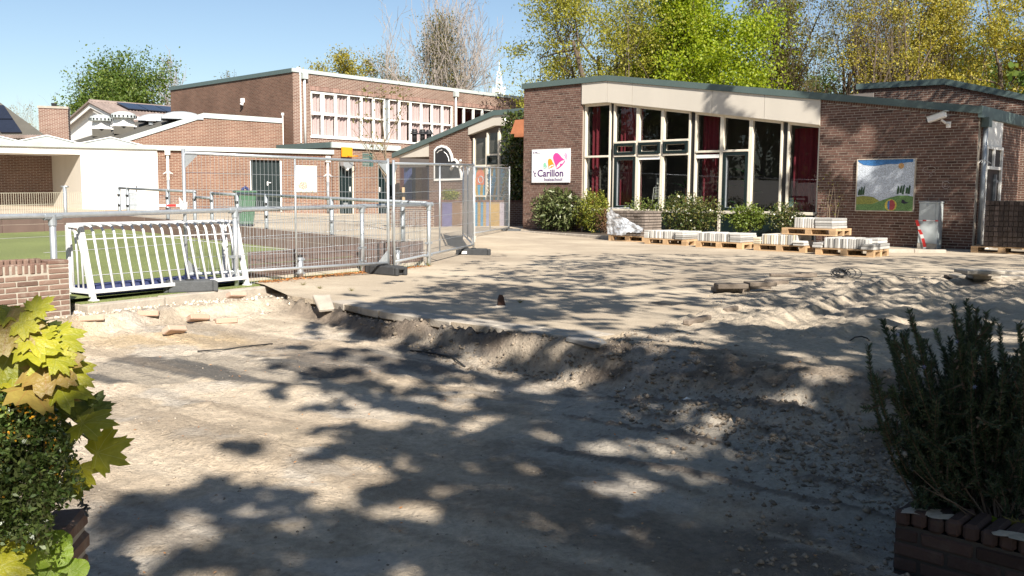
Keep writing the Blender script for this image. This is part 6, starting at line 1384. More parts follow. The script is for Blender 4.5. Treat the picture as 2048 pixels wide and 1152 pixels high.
for k, ((xa, za), (xb_, zb)) in enumerate(zip(pts_[:-1], pts_[1:])): q = MB(); w_ = .035 if k != 1 else .02; q.add([(xa-w_, -.03, za), (xa+w_, -.04, za+.01), (xb_+w_, -.04, zb+.01), (xb_-w_, -.03, zb)], [(0, 1, 2, 3)]); q.build('white_band' if k in (1, 3, 6) else 'red_band', M['tape_w'] if k in (1, 3, 6) else M['red'], t)
tape('barrier_tape', [G(1775, 500, .02) + [0, 0, .01], G(1800, 500.5, .03), G(1846, 503, .02)], .018, 'red and white tape trailing on the ground to the cabinet', 6)
# mosaic: sky, hill, ball and plants (its story figures are left out)
mx0, mz1 = FS.at(1718, 320); mx1, mz0 = FS.at(1826.5, 422.5); mo = empty('mosaic_panel', FS.w(mx0, -.05, mz0), FS.ang, 'square mosaic of blue sky, green hill and striped ball on the wall', 'mosaic'); mw, mh = mx1-mx0, mz1-mz0
def tess(name, c, sc=70):
    m, nt, b, out = new_mat(name); L = nt.links.new; tc = N(nt, 'ShaderNodeTexCoord'); vo = N(nt, 'ShaderNodeTexVoronoi'); vo.inputs['Scale'].default_value = sc; L(tc.outputs['Object'], vo.inputs['Vector'])
    hs = N(nt, 'ShaderNodeHueSaturation'); hs.inputs['Color'].default_value = (*c, 1); mr = N(nt, 'ShaderNodeMapRange'); mr.inputs[3].default_value = .65; mr.inputs[4].default_value = 1.35; sp = N(nt, 'ShaderNodeSeparateColor'); L(vo.outputs['Color'], sp.inputs[0]); L(sp.outputs[0], mr.inputs[0]); L(mr.outputs[0], hs.inputs['Value']); L(hs.outputs[0], b.inputs['Base Color']); b.inputs['Roughness'].default_value = .35; return m
q = MB(); q.box(0, mw, 0, .05, 0, mh); q.build('panel', tess('mosaic_white', (.52, .57, .64)), mo); q = MB(); bars(q, -.025, mw+.025, -.02, mh+.02, -.012, .05, .022); q.build('frame', M['concrete_lt'], mo)
def flat(name, pts_, c, y=-.004): q = MB(); q.add([(x*mw, y, z*mh) for x, z in pts_], [tuple(range(len(pts_)))]); return q.build(name, tess('mosaic_' + name, c), mo)
flat('sky', [(.0, 1), (.0, .97), (.1, .90), (.2, .885), (.32, .875), (.45, .895), (.56, .91), (.7, .905), (.85, .93), (.97, .94), (.97, 1)][::-1], (.045, .16, .38)); flat('hill', [(0, 0), (1, 0), (1, .28), (.9, .30), (.75, .30), (.6, .26), (.45, .20), (.3, .13), (0, .12)], (.13, .24, .08)); flat('field', [(0, .121), (.3, .131), (.42, .19), (.3, .27), (.12, .29), (0, .27)], (.26, .27, .06), -.005)
ball = [(.62+.105*math.cos(a), .11+.105*mw/mh*math.sin(a)) for a in np.linspace(0, 2*math.pi, 24, endpoint=False)]
flat('ball', ball, (.55, .45, .08), -.006); flat('ball_stripe', [(.60, .02), (.66, .015), (.69, .06), (.70, .12), (.68, .18), (.64, .22), (.60, .20)], (.40, .06, .07), -.007); flat('ball_band', [(.575, .03), (.60, .02), (.60, .20), (.57, .19), (.56, .11)], (.08, .17, .40), -.007)
for k, (x, z) in enumerate(((.04, .30), (.08, .30), (.12, .31), (.73, .33), (.78, .35), (.82, .32), (.88, .34), (.92, .33))): flat('grass_tuft', [(x-.018, z), (x+.018, z), (x+.03, z+.10+.05*(k % 3)), (x+.005, z+.13+.04*(k % 2)), (x-.012, z+.08)], (.025, .07, .03), -.0065)
flat('sun', [(.77+.05*math.cos(a), .87+.05*mw/mh*math.sin(a)) for a in np.linspace(0, 6.28, 14, endpoint=False)], (.50, .29, .12), -.006)
flat('bird', [(.80, .16), (.85, .14), (.90, .15), (.93, .17), (.87, .18), (.84, .22), (.81, .22)], (.02, .02, .04), -.0065)
# name sign with three bells
sx0, sz1 = FS.at(1066, 299.5); sx1, sz0 = FS.at(1140.5, 365); sg = empty('school_sign', FS.w(sx0, -.05, sz0), FS.ang, 'white school name sign with three coloured bells', 'sign'); sw, sh_ = sx1-sx0, sz1-sz0
q = MB(); q.box(0, sw, 0, .05, 0, sh_); q.build('board', mat('sign_white', (.74, .75, .77), .4, .03), sg)
def text(body, size, x, z, m, bold=.0, parent=sg, name='lettering', sx_=1.0):
    cu = bpy.data.curves.new(name, 'FONT'); cu.body = body; cu.size = size; cu.offset = bold; cu.extrude = .002; cu.resolution_u = 3; o = bpy.data.objects.new(name, cu); COL.objects.link(o); cu.materials.append(m); o.parent = parent; o.location = (x, -.004, z); o.rotation_euler = (R(90), 0, 0); o.scale = (sx_, 1, 1)
    bpy.context.view_layer.update(); me = bpy.data.meshes.new_from_object(o.evaluated_get(bpy.context.evaluated_depsgraph_get())); o2 = link(name, me, m, parent); o2.location = o.location; o2.rotation_euler = o.rotation_euler; o2.scale = o.scale; bpy.data.objects.remove(o); return o2
purple = mat('sign_purple', (.075, .015, .13), .5, .02)
text("'t", .26, sw*.035, sh_*.185, purple, .002); text('Carillon', .31, sw*.155, sh_*.185, purple, .0045, sx_=1.10); text('basisschool', .15, sw*.34, sh_*.05, purple, 0, sx_=1.12)
q = MB(); q.box(sw*.09, sw*.15, -.0045, -.001, sh_*.905, sh_*.925); q.build('small_print', purple, sg); q = MB(); q.box(sw*.09, sw*.22, -.0045, -.001, sh_*.875, sh_*.885); q.build('small_print', M['zinc_dark'], sg)
q = MB(); q.add([(sw*.04, -.004, sh_*.87), (sw*.075, -.004, sh_*.90), (sw*.04, -.004, sh_*.93)], [(0, 1, 2)]); q.build('logo_mark', purple, sg)
def bell(cx, cz, s_, rot, m):
    ou = [(-.50, -.42), (-.46, -.36), (-.40, -.1), (-.36, .2), (-.28, .42), (-.12, .54), (.08, .54), (.24, .42), (.33, .2), (.38, -.1), (.46, -.30), (.52, -.42), (.3, -.30), (.0, -.26), (-.3, -.30)]
    c, n__ = math.cos(rot), math.sin(rot); tr = lambda x, z: (cx + s_*(c*x - n__*z), cz + s_*(n__*x + c*z))
    q = MB(); q.prism([(p[0], -.006, p[1]) for p in (tr(x, z) for x, z in ou)], (0, .003, 0)); o = q.build('bell', m, sg)
    q = MB(); q.prism([(p[0], -.006, p[1]) for p in (tr(.52*math.cos(a)*1.0, -.47 + .13*math.sin(a)) for a in np.linspace(math.pi*1.02, math.pi*1.98, 12))] + [(p[0], -.006, p[1]) for p in (tr(.44*math.cos(a), -.44 + .06*math.sin(a)) for a in np.linspace(math.pi*1.95, math.pi*1.05, 12))], (0, .003, 0)); q.build('bell_rim', m, o)
    p = tr(.02, -.50); q = MB(); q.prism([(p[0]+.10*s_*math.cos(a), -.008, p[1]+.10*s_*math.sin(a)) for a in np.linspace(0, 6.28, 14, endpoint=False)], (0, .003, 0)); q.build('clapper', m, o); return tr
bm_p, bm_o, bm_g = mat('bell_pink', (.62, .06, .30), .5, .02), mat('bell_orange', (.75, .30, .02), .5, .02), mat('bell_green', (.25, .58, .40), .5, .02)
bell(sw*.70, sh_*.68, sw*.27, .62, bm_p); bell(sw*.505, sh_*.585, sw*.165, .35, bm_o); bell(sw*.36, sh_*.52, sw*.10, .2, bm_g)
q = MB()
for r_ in (.10, .16): q.tube([(sw*.84 + r_*sw*.6*math.cos(a), -.006, sh_*.75 + r_*sw*.6*math.sin(a)) for a in np.linspace(-.5, .9, 8)], .008, 4)
stuff(q.build('ring_mark', bm_p, sg))
# security camera
px_, pz_ = FS.at(1893, 247); cc = empty('security_camera', FS.w(px_, .0, pz_), FS.ang, 'white security camera on a bracket under the roof edge', 'camera')
q = MB(); q.obox((-.12, -.30, .13), (.20, -.05, .055), (.014, .06, 0), (-.016, .0, .062)); q.build('housing', M['tape_w'], cc, bevel=.012); q = MB(); q.obox((-.11, -.30, .20), (.225, -.055, .062), (.018, .075, 0), (-.002, 0, .007)); q.build('sunshield', M['pale_trim'], cc); q = MB(); q.tube([(-.325, -.25, .075), (-.36, -.243, .065)], .045, 10); q.build('lens', M['black'], cc)
q = MB(); q.prism([(.0, .0, -.10), (.1, .0, -.10), (.1, .0, .04), (.0, .0, .04)], (0, -.02, 0)); q.tube([(.05, -.02, -.02), (.03, -.16, .0), (-.02, -.28, .06)], .028, 8); q.build('bracket', M['tape_w'], cc)
# chalk scribbles
t = empty('chalk_drawing', FS.w(FS.at(1870, 350)[0], -.01, FS.at(1870, 350)[1]), FS.ang, 'faint chalk doodles on the brick wall above the cabinet', 'drawing'); ox, oz = FS.at(1870, 350)
for k, (px, py, rx, rz) in enumerate(((1859, 339, 14, 7), (1892, 370, 8, 8), (1862, 350, 3, 3))):
    x, z = FS.at(px, py); q = MB(); q.tube([(x-ox + rx/95*math.cos(a), 0, z-oz + rz/95*math.sin(a)) for a in np.linspace(.3, 6.0, 16)], .005, 4)
    if k == 1: q.tube([(x-ox + .04*math.cos(a), 0, z-oz - .01 + .03*math.sin(a)) for a in np.linspace(3.3, 6.1, 6)], .005, 4)
    stuff(q.build('chalk_line', mat('chalk', (.42, .36, .34), .9), t))
# blue card behind the last window
x, z = FS.at(1579, 405, .26); q = MB(); q.box(-.11, .11, 0, .004, -.13, .13); o = q.build('window_card', mat('card_blue', (.35, .60, .62), .5)); o.location = FS.w(x, .26, z); o.rotation_euler[2] = FS.ang; tag(o, 'pale blue card standing behind the last window', 'card')
# ================================================================ trees and plants
def unit(v): return v/(np.linalg.norm(v, axis=-1, keepdims=True) + 1e-9)
def leaf_quads(C, size, rg, aspect=.62, up=.0, bend=.25, out=None):
    "pointed leaf faces at the given centres"
    n = len(C); s_ = np.asarray(size) * np.ones(n); a = unit(rg.normal(size=(n, 3))); 
    if out is not None: a = unit(a*.7 + out)
    b_ = unit(np.cross(a, unit(rg.normal(size=(n, 3)) + np.array([0, 0, up])))); c = np.cross(a, b_)
    L = a*s_[:, None]*.5; Wd = b_*s_[:, None]*.5*aspect; Z = c*s_[:, None]*bend*.5
    V = np.stack([C-L, C+Wd+Z-L*.15, C+L, C-Wd+Z-L*.15], 1).reshape(-1, 3); F = np.arange(4*n).reshape(n, 4)
    return V, F
def tubes_np(segs, sides=4):
    "many tapered segments at once: (p0, p1, r0, r1)"
    p0 = np.array([s_[0] for s_ in segs]); p1 = np.array([s_[1] for s_ in segs]); r0 = np.array([s_[2] for s_ in segs]); r1 = np.array([s_[3] for s_ in segs]); n = len(segs)
    t = unit(p1-p0); ref = np.where(np.abs(t[:, 2:3]) < .9, np.array([[0, 0, 1.0]]), np.array([[1.0, 0, 0]])); u = unit(np.cross(t, ref)); w = np.cross(t, u); ang = np.arange(sides)*2*np.pi/sides
    ring = np.cos(ang)[None, :, None]*u[:, None] + np.sin(ang)[None, :, None]*w[:, None]
    V = np.concatenate([p0[:, None] + ring*r0[:, None, None], p1[:, None] + ring*r1[:, None, None]], 1).reshape(-1, 3)
    i = np.arange(sides); j = (i+1) % sides; f = np.stack([i, j, j+sides, i+sides], -1)
    F = (f[None] + (2*sides*np.arange(n))[:, None, None]).reshape(-1, 4); return V, F
def skeleton(h, r, seed, spread=.5, levels=4, kids=(5, 5, 4, 3), first=.3, up=.35, trunks=1, lean=0.0, lenf=.62, wob=.12):
    "branching skeleton in local coordinates; returns segments and twig ends"
    rg = np.random.default_rng(seed); segs = []; tips = []
    def grow(p, d, L, rad, lev):
        k = 4 if lev == 0 else 3; pts_ = [p]; dd = d.copy()
        for i in range(k):
            dd = unit(dd + rg.normal(0, wob, 3) + np.array([0, 0, up*.12 if lev else 0.0])); pts_.append(pts_[-1] + dd*L/k)
        for i in range(k): segs.append((pts_[i], pts_[i+1], rad*(1-.6*i/k), rad*(1-.6*(i+1)/k)))
        if lev >= levels: tips.extend(pts_[1:]); return
        if lev == levels-1: tips.append(pts_[-1])
        n = kids[min(lev, len(kids)-1)]
        for c in range(n):
            t = first + (1-first)*(c+.5+rg.uniform(-.3, .3))/n if lev == 0 else .3 + .7*(c+.6)/n; i = min(k-1, int(t*k)); q_ = pts_[i] + (pts_[i+1]-pts_[i])*(t*k-i)
            az = rg.uniform(0, 6.283) + c*2.4; side = unit(np.cross(dd, np.array([math.cos(az), math.sin(az), .1]))); nd = unit(dd*(1-spread) + side*spread*1.25 + np.array([0, 0, up*.5]))
            grow(q_, nd, L*lenf*(1.15-.45*t if lev == 0 else 1)*rg.uniform(.75, 1.15), max(.006, rad*(1-.55*t)*.55), lev+1)
    for k in range(trunks):
        a = 6.28*k/trunks + seed; d0 = unit(np.array([math.cos(a)*.22*(trunks > 1) + lean, math.sin(a)*.22*(trunks > 1), 1.0])); grow(np.array([.25*math.cos(a)*(trunks > 1), .25*math.sin(a)*(trunks > 1), 0.0]), d0, h*.72, r, 0)
    return segs, np.array(tips)
def make_tree(name, label, x, y, h, wid, leafm, nleaf, lsize, seed, barkm=None, group=None, sk={}, clump=.35, z0=-.3, crown_from=.18, ivy=None, lo=0.0, dens=None, per=60, rmin=0.0):
    rg = np.random.default_rng(seed + 500); t = empty(name, (x, y, z0), 0, label, 'tree', group); segs, tips = skeleton(h, sk.pop('r', h*.016), seed, **sk)
    allp = np.concatenate([np.array([s_[1] for s_ in segs]), tips]); sc_h = h/max(allp[:, 2].max(), 1e-3); rad = np.percentile(np.hypot(tips[:, 0], tips[:, 1]), 88); sc_w = (wid/2)/rad
    S_ = np.array([sc_w, sc_w, sc_h]); segs = [(s_[0]*S_, s_[1]*S_, max(s_[2], rmin), max(s_[3], rmin*.8)) for s_ in segs]; tips = tips*S_
    big = [s_ for s_ in segs if s_[2] > .035]; sml = [s_ for s_ in segs if s_[2] <= .035]
    V, F = tubes_np(big, 6); npmesh('trunk', V, F, barkm or M['bark'], t, True)
    if sml: V, F = tubes_np(sml, 3); stuff(npmesh('twigs', V, F, barkm or M['bark'], t))
    if nleaf:
        tips = tips[tips[:, 2] > h*crown_from]; ncl = max(30, nleaf // per); cc_ = tips[rg.integers(0, len(tips), ncl)]; ci = rg.integers(0, ncl, nleaf); sg = clump*rg.uniform(.55, 1.35, ncl)[ci][:, None]; C = cc_[ci] + rg.normal(0, 1, (nleaf, 3))*sg*np.array([1, 1, .6])
        if dens is not None: C = C[rg.random(nleaf) < dens(C)]
        V, F = leaf_quads(C, lsize*rg.uniform(.6, 1.3, len(C)), rg); npmesh('crown', V, F, leafm, t)
    if ivy:
        n_, hi, rr, im = ivy; tr = [s_ for s_ in segs if s_[2] > .011 and hi*.5 < s_[1][2] < hi and math.hypot(s_[1][0], s_[1][1]) < 2.4*(1.25 - s_[1][2]/hi)+.5]; k = rg.integers(0, len(tr), n_); C = np.array([tr[i][0] + (tr[i][1]-tr[i][0])*rg.random() for i in k]) + rg.normal(0, rr, (n_, 3))*np.array([1, 1, .8]); V, F = leaf_quads(C, .17*rg.uniform(.6, 1.3, n_), rg); npmesh('ivy', V, F, im, t)
    return t
LF = dict(
    yg=leaf_mat('leaf_yellow_green', [(0.197, 0.216, 0.025), (0.295, 0.295, 0.035), (0.374, 0.344, 0.059), (0.236, 0.227, 0.040)], .45),
    bright=leaf_mat('leaf_bright', [(0.167, 0.246, 0.014), (0.265, 0.335, 0.019), (0.354, 0.394, 0.030), (0.118, 0.187, 0.014)], .45),
    dark=leaf_mat('leaf_dark', [(0.021, 0.049, 0.010), (0.041, 0.082, 0.016), (0.066, 0.107, 0.021)], .3),
    mid=leaf_mat('leaf_mid', [(0.059, 0.108, 0.018), (0.108, 0.167, 0.030), (0.167, 0.206, 0.035)], .4),
    gold=leaf_mat('leaf_gold', [(0.321, 0.265, 0.033), (0.415, 0.339, 0.047), (0.283, 0.283, 0.047), (0.207, 0.179, 0.043)], .4),
    brown=leaf_mat('leaf_brown', [(0.197, 0.139, 0.049), (0.262, 0.197, 0.066), (0.180, 0.156, 0.049)], .35),
    olive=leaf_mat('leaf_olive', [(0.123, 0.123, 0.033), (0.189, 0.164, 0.041), (0.098, 0.098, 0.029)], .35),
    ivy=leaf_mat('leaf_ivy', [(0.025, 0.049, 0.012), (0.057, 0.082, 0.016), (0.098, 0.107, 0.029)], .15, .3, .6))
def tree_px(name, label, px, ptop, x0, x1, Y, leaf, nleaf, lsize, seed, **kw):
    b0 = P(px, 395, Y); top = P(px, ptop, Y)[2]; wid = (x1-x0)/FPX*Y; return make_tree(name, label, b0[0], Y, top + .3, wid, LF.get(leaf), nleaf, lsize, seed, **kw)
M['bark_gr'] = mat('grey_twig', (.30, .26, .23), .95, .2, 5)
GB = 'trees behind the school'; full = dict(spread=.72, levels=4, kids=(9, 5, 4, 3), first=.16, up=.15, lenf=.66, wob=.18); airy = dict(spread=.55, levels=4, kids=(8, 5, 4, 3), first=.18, up=.45, lenf=.66, wob=.15)
tree_px('oak_tree', 'yellow green spring tree at the left of those behind the school', 1205, -150, 1035, 1375, 48, 'yg', 42000, .135, 1, group=GB, sk=dict(full, trunks=2), clump=.42)
tree_px('maple_tree', 'dense bright green tree above the middle of the school roof', 1425, -150, 1275, 1580, 46, 'bright', 70000, .15, 2, group=GB, sk=dict(full), clump=.45)
tree_px('oak_tree', 'dark green tree half hidden between the yellow and bright trees', 1320, -60, 1180, 1460, 60, 'dark', 26000, .2, 3, group=GB, sk=dict(full), clump=.5)
tree_px('ivy_tree', 'thin brownish tree clothed in ivy right of the bright tree', 1570, -150, 1450, 1690, 50, 'olive', 18000, .12, 4, group=GB, sk=dict(airy, trunks=2), ivy=(4500, 9.5, .35, LF['olive']))
tree_px('shrubby_tree', 'low dark green thicket tree behind the middle roof slope', 1590, 60, 1460, 1720, 60, 'mid', 24000, .17, 5, group=GB, sk=dict(full, first=.1), clump=.5, crown_from=.05)
tree_px('bare_tree', 'almost leafless tree with dark stems behind the school', 1690, -170, 1560, 1820, 50, 'brown', 12000, .11, 6, group=GB, sk=dict(airy, trunks=3, kids=(7, 5, 3, 2)), clump=.34)
tree_px('bare_tree', 'slim bare stemmed tree just left of the golden tree', 1745, -130, 1660, 1850, 46, 'gold', 7000, .12, 16, group=GB, sk=dict(airy, trunks=2, kids=(7, 5, 3, 2)), clump=.34)
tree_px('golden_oak', 'golden leaved oak left of the straight dark trunk', 1835, -160, 1700, 1990, 50, 'gold', 46000, .13, 7, group=GB, sk=dict(full, trunks=2), clump=.34)
tree_px('golden_oak', 'golden leaved oak at the right picture edge', 2040, -150, 1900, 2180, 46, 'gold', 38000, .13, 8, group=GB, sk=dict(full, trunks=2), clump=.34)
tree_px('straight_tree', 'straight dark trunk with sparse green leaves left of the last oak', 1958, -190, 1850, 2070, 52, 'mid', 7000, .16, 9, group=GB, sk=dict(airy, r=.24), clump=.4)
tree_px('far_tree', 'olive green tree far back between the golden oaks', 1900, 60, 1740, 2100, 70, 'mid', 20000, .19, 10, group=GB, sk=dict(full, first=.1), clump=.55, crown_from=.05)
GL_ = 'trees on the skyline'
tree_px('green_tree', 'dense green tree above the tiled house roof', 200, 92, 92, 318, 75, 'mid', 42000, .21, 21, group=GL_, sk=dict(full, first=.12, up=.35), clump=.62, crown_from=.1, per=110)
tree_px('bare_tree', 'bare spreading tree right of the dense green tree', 342, 92, 270, 410, 82, 'brown', 1800, .12, 22, group=GL_, sk=dict(airy, trunks=2, kids=(8, 5, 4, 2)), barkm=M['bark_gr'], rmin=.014)
tree_px('bare_tree', 'small bare tree left of the brick chimney', 58, 188, 12, 105, 78, 'brown', 700, .12, 23, group=GL_, sk=dict(airy, trunks=2), barkm=M['bark_lt'])
tree_px('green_tree', 'small tree top peeping over the gym roof', 458, 136, 430, 500, 85, 'olive', 1500, .14, 24, group=GL_, sk=dict(airy), rmin=.014)
tree_px('golden_tree', 'rounded golden tree above the gym roof', 690, 108, 605, 775, 84, 'gold', 24000, .2, 25, group=GL_, sk=dict(full, first=.3), clump=.5)
tree_px('green_tree', 'olive brown tree between the golden and the tall bare tree', 795, 112, 720, 875, 88, 'olive', 20000, .18, 26, group=GL_, sk=dict(full, first=.3), clump=.5)
tree_px('bare_tree', 'tall bare tree with ivy clad stems above the gym', 882, -75, 755, 1000, 78, 'brown', 600, .12, 27, group=GL_, sk=dict(airy, trunks=4, kids=(8, 5, 4, 2), wob=.09, spread=.5, up=.5), barkm=M['bark_gr'], rmin=.016, ivy=(9000, 16.5, .45, LF['olive']))
tree_px('bare_tree', 'small pale bare tree left of the tall ivy clad tree', 797, 72, 755, 840, 84, 'brown', 200, .12, 28, group=GL_, sk=dict(airy, trunks=2, kids=(8, 5, 4, 2)), barkm=M['bark_gr'], rmin=.014)
# young tree in the courtyard with its stake
b0 = GH(779, 461); hh = P(777, 160, b0[1])[2] - b0[2]
make_tree('young_tree', 'thin young tree with few brownish leaves in the courtyard', b0[0], b0[1], hh, 2.2, LF['olive'], 230, .085, 41, barkm=M['bark_lt'], sk=dict(r=.05, spread=.5, levels=2, kids=(9, 4), first=.42, up=.5, wob=.05), clump=.12, z0=float(b0[2]), crown_from=.35)
c = GH(808, 455); q = MB(); q.tube([(0, 0, 0), (-.02, 0, 1.25)], .05, 8); o = q.build('tree_stake', M['wood_old'], smooth=True); o.location = c; tag(o, 'wooden tree stake with a black band in the courtyard', 'stake')
q = MB(); q.tube([(-.015, 0, .95), (-.015, 0, 1.08)], .056, 8); q.tube([(-.02, 0, 1.0), (-.5, 0, .92)], .025, 4); q.build('band', M['black'], o)

# ---------------------------------------------------------------- trees outside the picture: shade from behind, dark mass mirrored in the windows
for k, (x, y, h, w) in enumerate(((-21, 15, 12, 9), (-25, 22, 13, 10), (-23, 29, 12, 9), (-19, 9, 12, 9))):
    make_tree('unseen_tree', ['tall dark tree left of the court, nearest the camera side', 'tall dark tree left of the court, second', 'tall dark tree left of the court, farthest', 'tall dark tree at the left street corner'][k], x, y, h, w, LF['dark'], 15000, .34, 60+k, group='trees outside the picture', sk=dict(full, levels=3, first=.12), clump=.7, crown_from=.05)
shade_rg = np.random.default_rng(77); S3 = np.array(SUN)
def dapple(x, y, s_=1.0): return .27*fbm(x*.9 + 3, y*.9, 2, 301, .5) + .33*fbm(x*2.6, y*2.6, 2, 302, .5) + .40*fbm(x*6.2, y*6.2, 2, 303, .5)
trunks_xy = [(6.2, -6.2), (9.5, -3.0), (13.5, 2.5), (15.5, 11.0), (-1.6, -8.5)]
shade_pts = []
EDGE = [(1150, 505), (1000, 507), (880, 540), (760, 570), (640, 602), (585, 640), (555, 690), (520, 760), (430, 850), (260, 950), (170, 1010), (150, 1090), (140, 1200)]
ex = np.array([e_[0] for e_ in EDGE][::-1]); ey = np.array([e_[1] for e_ in EDGE][::-1])
def try_add(g, d):
    zc = g[2] + shade_rg.uniform(4.2, 7.6)
    for _ in range(8):
        t = (zc - g[2])/S3[2]; p = g + S3*t
        if p[1] < .3 or (p[2]-CAM_H)/p[1] > .27 or abs(p[0])/p[1] > .68: break
        zc += 1.0
    shade_pts.append(p)
    if shade_rg.random() < .35: shade_pts.append(p + S3*shade_rg.uniform(2.0, 6.5))  # extra leaf higher on the same sun ray, added to cut sky light
n_try = 150000
px = shade_rg.uniform(-200, 2300, n_try); py = 500 + 700*shade_rg.random(n_try)**1.7
gx_ = []
keep = 0
for a, b_ in zip(px, py):
    g = G(a, b_, 0 if b_ < 640 else -.2)
    if g[1] > 19: continue
    if shade_rg.random() > min(1, (g[1]**2)/60 + .03): continue     # even out density on the ground
    gx_.append(g)
gx_ = np.array(gx_); den = dapple(gx_[:, 0], gx_[:, 1]) ; fine = fbm(gx_[:, 0]*6, gx_[:, 1]*6, 2, 311)
for g, d, f_ in zip(gx_, den, fine):
    # left boundary of the shade
    Yg = g[1]; pr = 1024 + g[0]/Yg*FPX; pyy = 392 + (CAM_H - g[2])/Yg*FPX
    xe_ = np.interp(pyy, [505, 507, 540, 570, 602, 640, 690, 760, 850, 950, 1010, 1090, 1200], [1150, 1000, 880, 760, 640, 585, 555, 520, 430, 260, 170, 150, 140])
    if pyy < 505: 
        if pr < 1900 or shade_rg.random() < .5: continue
    depth_in = (pr - xe_)
    lo_ = .500 if pyy > 640 else .475
    thr = lo_ - (.03 if pyy > 850 else 0) - (.035 if pyy > 690 and depth_in > 260 else 0) - (.03 if pyy > 900 and pr > 1000 else 0) + (.10 if depth_in < 120 else 0) + (.20 if depth_in < 0 else 0) + (.10 if depth_in < -100 else 0)
    if pr > 1250 and 525 < pyy < 745: thr += .05
    if pr > 1700 and pyy > 560: thr -= .10
    if 1230 < pr < 1850 and 690 < pyy < 860: thr -= .07
    if pr > 950 and pyy > 980: thr -= .04
    if d*.75 + f_*.25 > thr: try_add(g, d)
# right part of the school wall, its end face, the back pavilion and the rosemary bed
def wall_pts(fr, n, x0, x1, z0, z1, cond):
    for _ in range(n):
        x, z = shade_rg.uniform(x0, x1), shade_rg.uniform(z0, z1)
        if cond(x, z): try_add(fr.w(x, -.02, z), 0)
wall_pts(FS, 10000, 6.8, 13.9, .0, 4.2, lambda x, z: fbm(np.array([x*.9 + z*1.6]), np.array([(x*1.2 - z*.9)*.45]), 3, 333)[0] > (.53 if x < 9.5 else .47 if x < 10.4 else .42 if x < 11.6 else .35) and (x > 9 or z > 2.6))
wall_pts(FE, 6000, 0, 3.5, 0, 3.4, lambda x, z: fbm(np.array([x*4.0]), np.array([z*.8]), 2, 334)[0] > .24); wall_pts(FB, 3600, 0, x_e, 2.8, 5.2, lambda x, z: fbm(np.array([x*.9 + z]), np.array([z*1.2]), 2, 335)[0] > .27)
for _ in range(2200): try_add(np.array([*(g7[:2] + e2*shade_rg.uniform(-.2, 1.8) + e1*shade_rg.uniform(-.1, .8)), shade_rg.uniform(0, 1.3)]), 0)
for _ in range(2600): try_add(np.array([shade_rg.uniform(1.42, 3.0), shade_rg.uniform(2.4, 4.4), shade_rg.uniform(-.6, .75)]), 0)
for k, (x, y, h, w) in enumerate(((-5, -13, 9, 8), (3, -15, 10, 9), (11, -13, 10, 9), (19, -6, 10, 9), (22, 3, 11, 9), (-13, -9, 9, 8), (-17, 0, 10, 8))):  # unseen trees added to block sky light and darken the shade
    make_tree('unseen_tree', ['added sky blocking tree far behind the camera, left of centre', 'added sky blocking tree far behind the camera, in the centre', 'added sky blocking tree far behind the camera, right of centre', 'added sky blocking tree far to the right, behind the camera', 'added sky blocking tree far to the right, level with the camera', 'added sky blocking tree far to the left, behind the camera', 'added sky blocking tree far to the left, level with the camera'][k], x, y, h, w, LF['dark'], 6000, .34, 90+k, group='trees outside the picture', sk=dict(full, levels=3, first=.12), clump=.8, crown_from=.05)
shade_pts = np.array(shade_pts); tx = np.array(trunks_xy)
own = np.argmin(np.hypot(shade_pts[:, None, 0]-tx[None, :, 0], shade_pts[:, None, 1]-tx[None, :, 1]), 1)
shade_m = leaf_mat('street_leaf', [(.06, .12, .02), (.10, .17, .03), (.14, .19, .04)], .2)
labs = ['broad street tree behind the camera on the right', 'street tree right of the camera by the fence', 'street tree at the right beyond the planter', 'tall tree beside the school end wall', 'street tree behind the camera on the left']
for k, (x, y) in enumerate(trunks_xy):
    C = shade_pts[own == k]; 
    if len(C) < 10: continue
    t = empty('unseen_tree', (x, y, -.45), 0, labs[k], 'tree', 'trees outside the picture'); o3 = np.array([x, y, -.45])
    V, F = leaf_quads(C - o3, .12*shade_rg.uniform(.6, 1.4, len(C)), shade_rg, .75); npmesh('crown', V, F, shade_m, t)
    segs = [(np.array([0, 0, 0.0]), np.array([.1, 0, 2.5]), .20, .16), (np.array([.1, 0, 2.5]), np.array([0, .1, 5.2]), .16, .11), (np.array([0, .1, 5.2]), np.array([.1, .1, 8.0]), .11, .03)]
    idx = shade_rg.choice(len(C), min(len(C), 60), replace=False)
    for i in idx:
        tip = C[i] - o3; st = np.array([.05, .05, shade_rg.uniform(2.6, 6.5)]); st[2] = min(st[2], tip[2]-.3); mid = st*.55 + tip*.45 + shade_rg.normal(0, .25, 3); mid[2] += .25; segs += [(st, mid, .03, .018), (mid, tip, .018, .006)]
    V, F = tubes_np(segs, 6); npmesh('trunk', V, F, M['bark'], t, True)

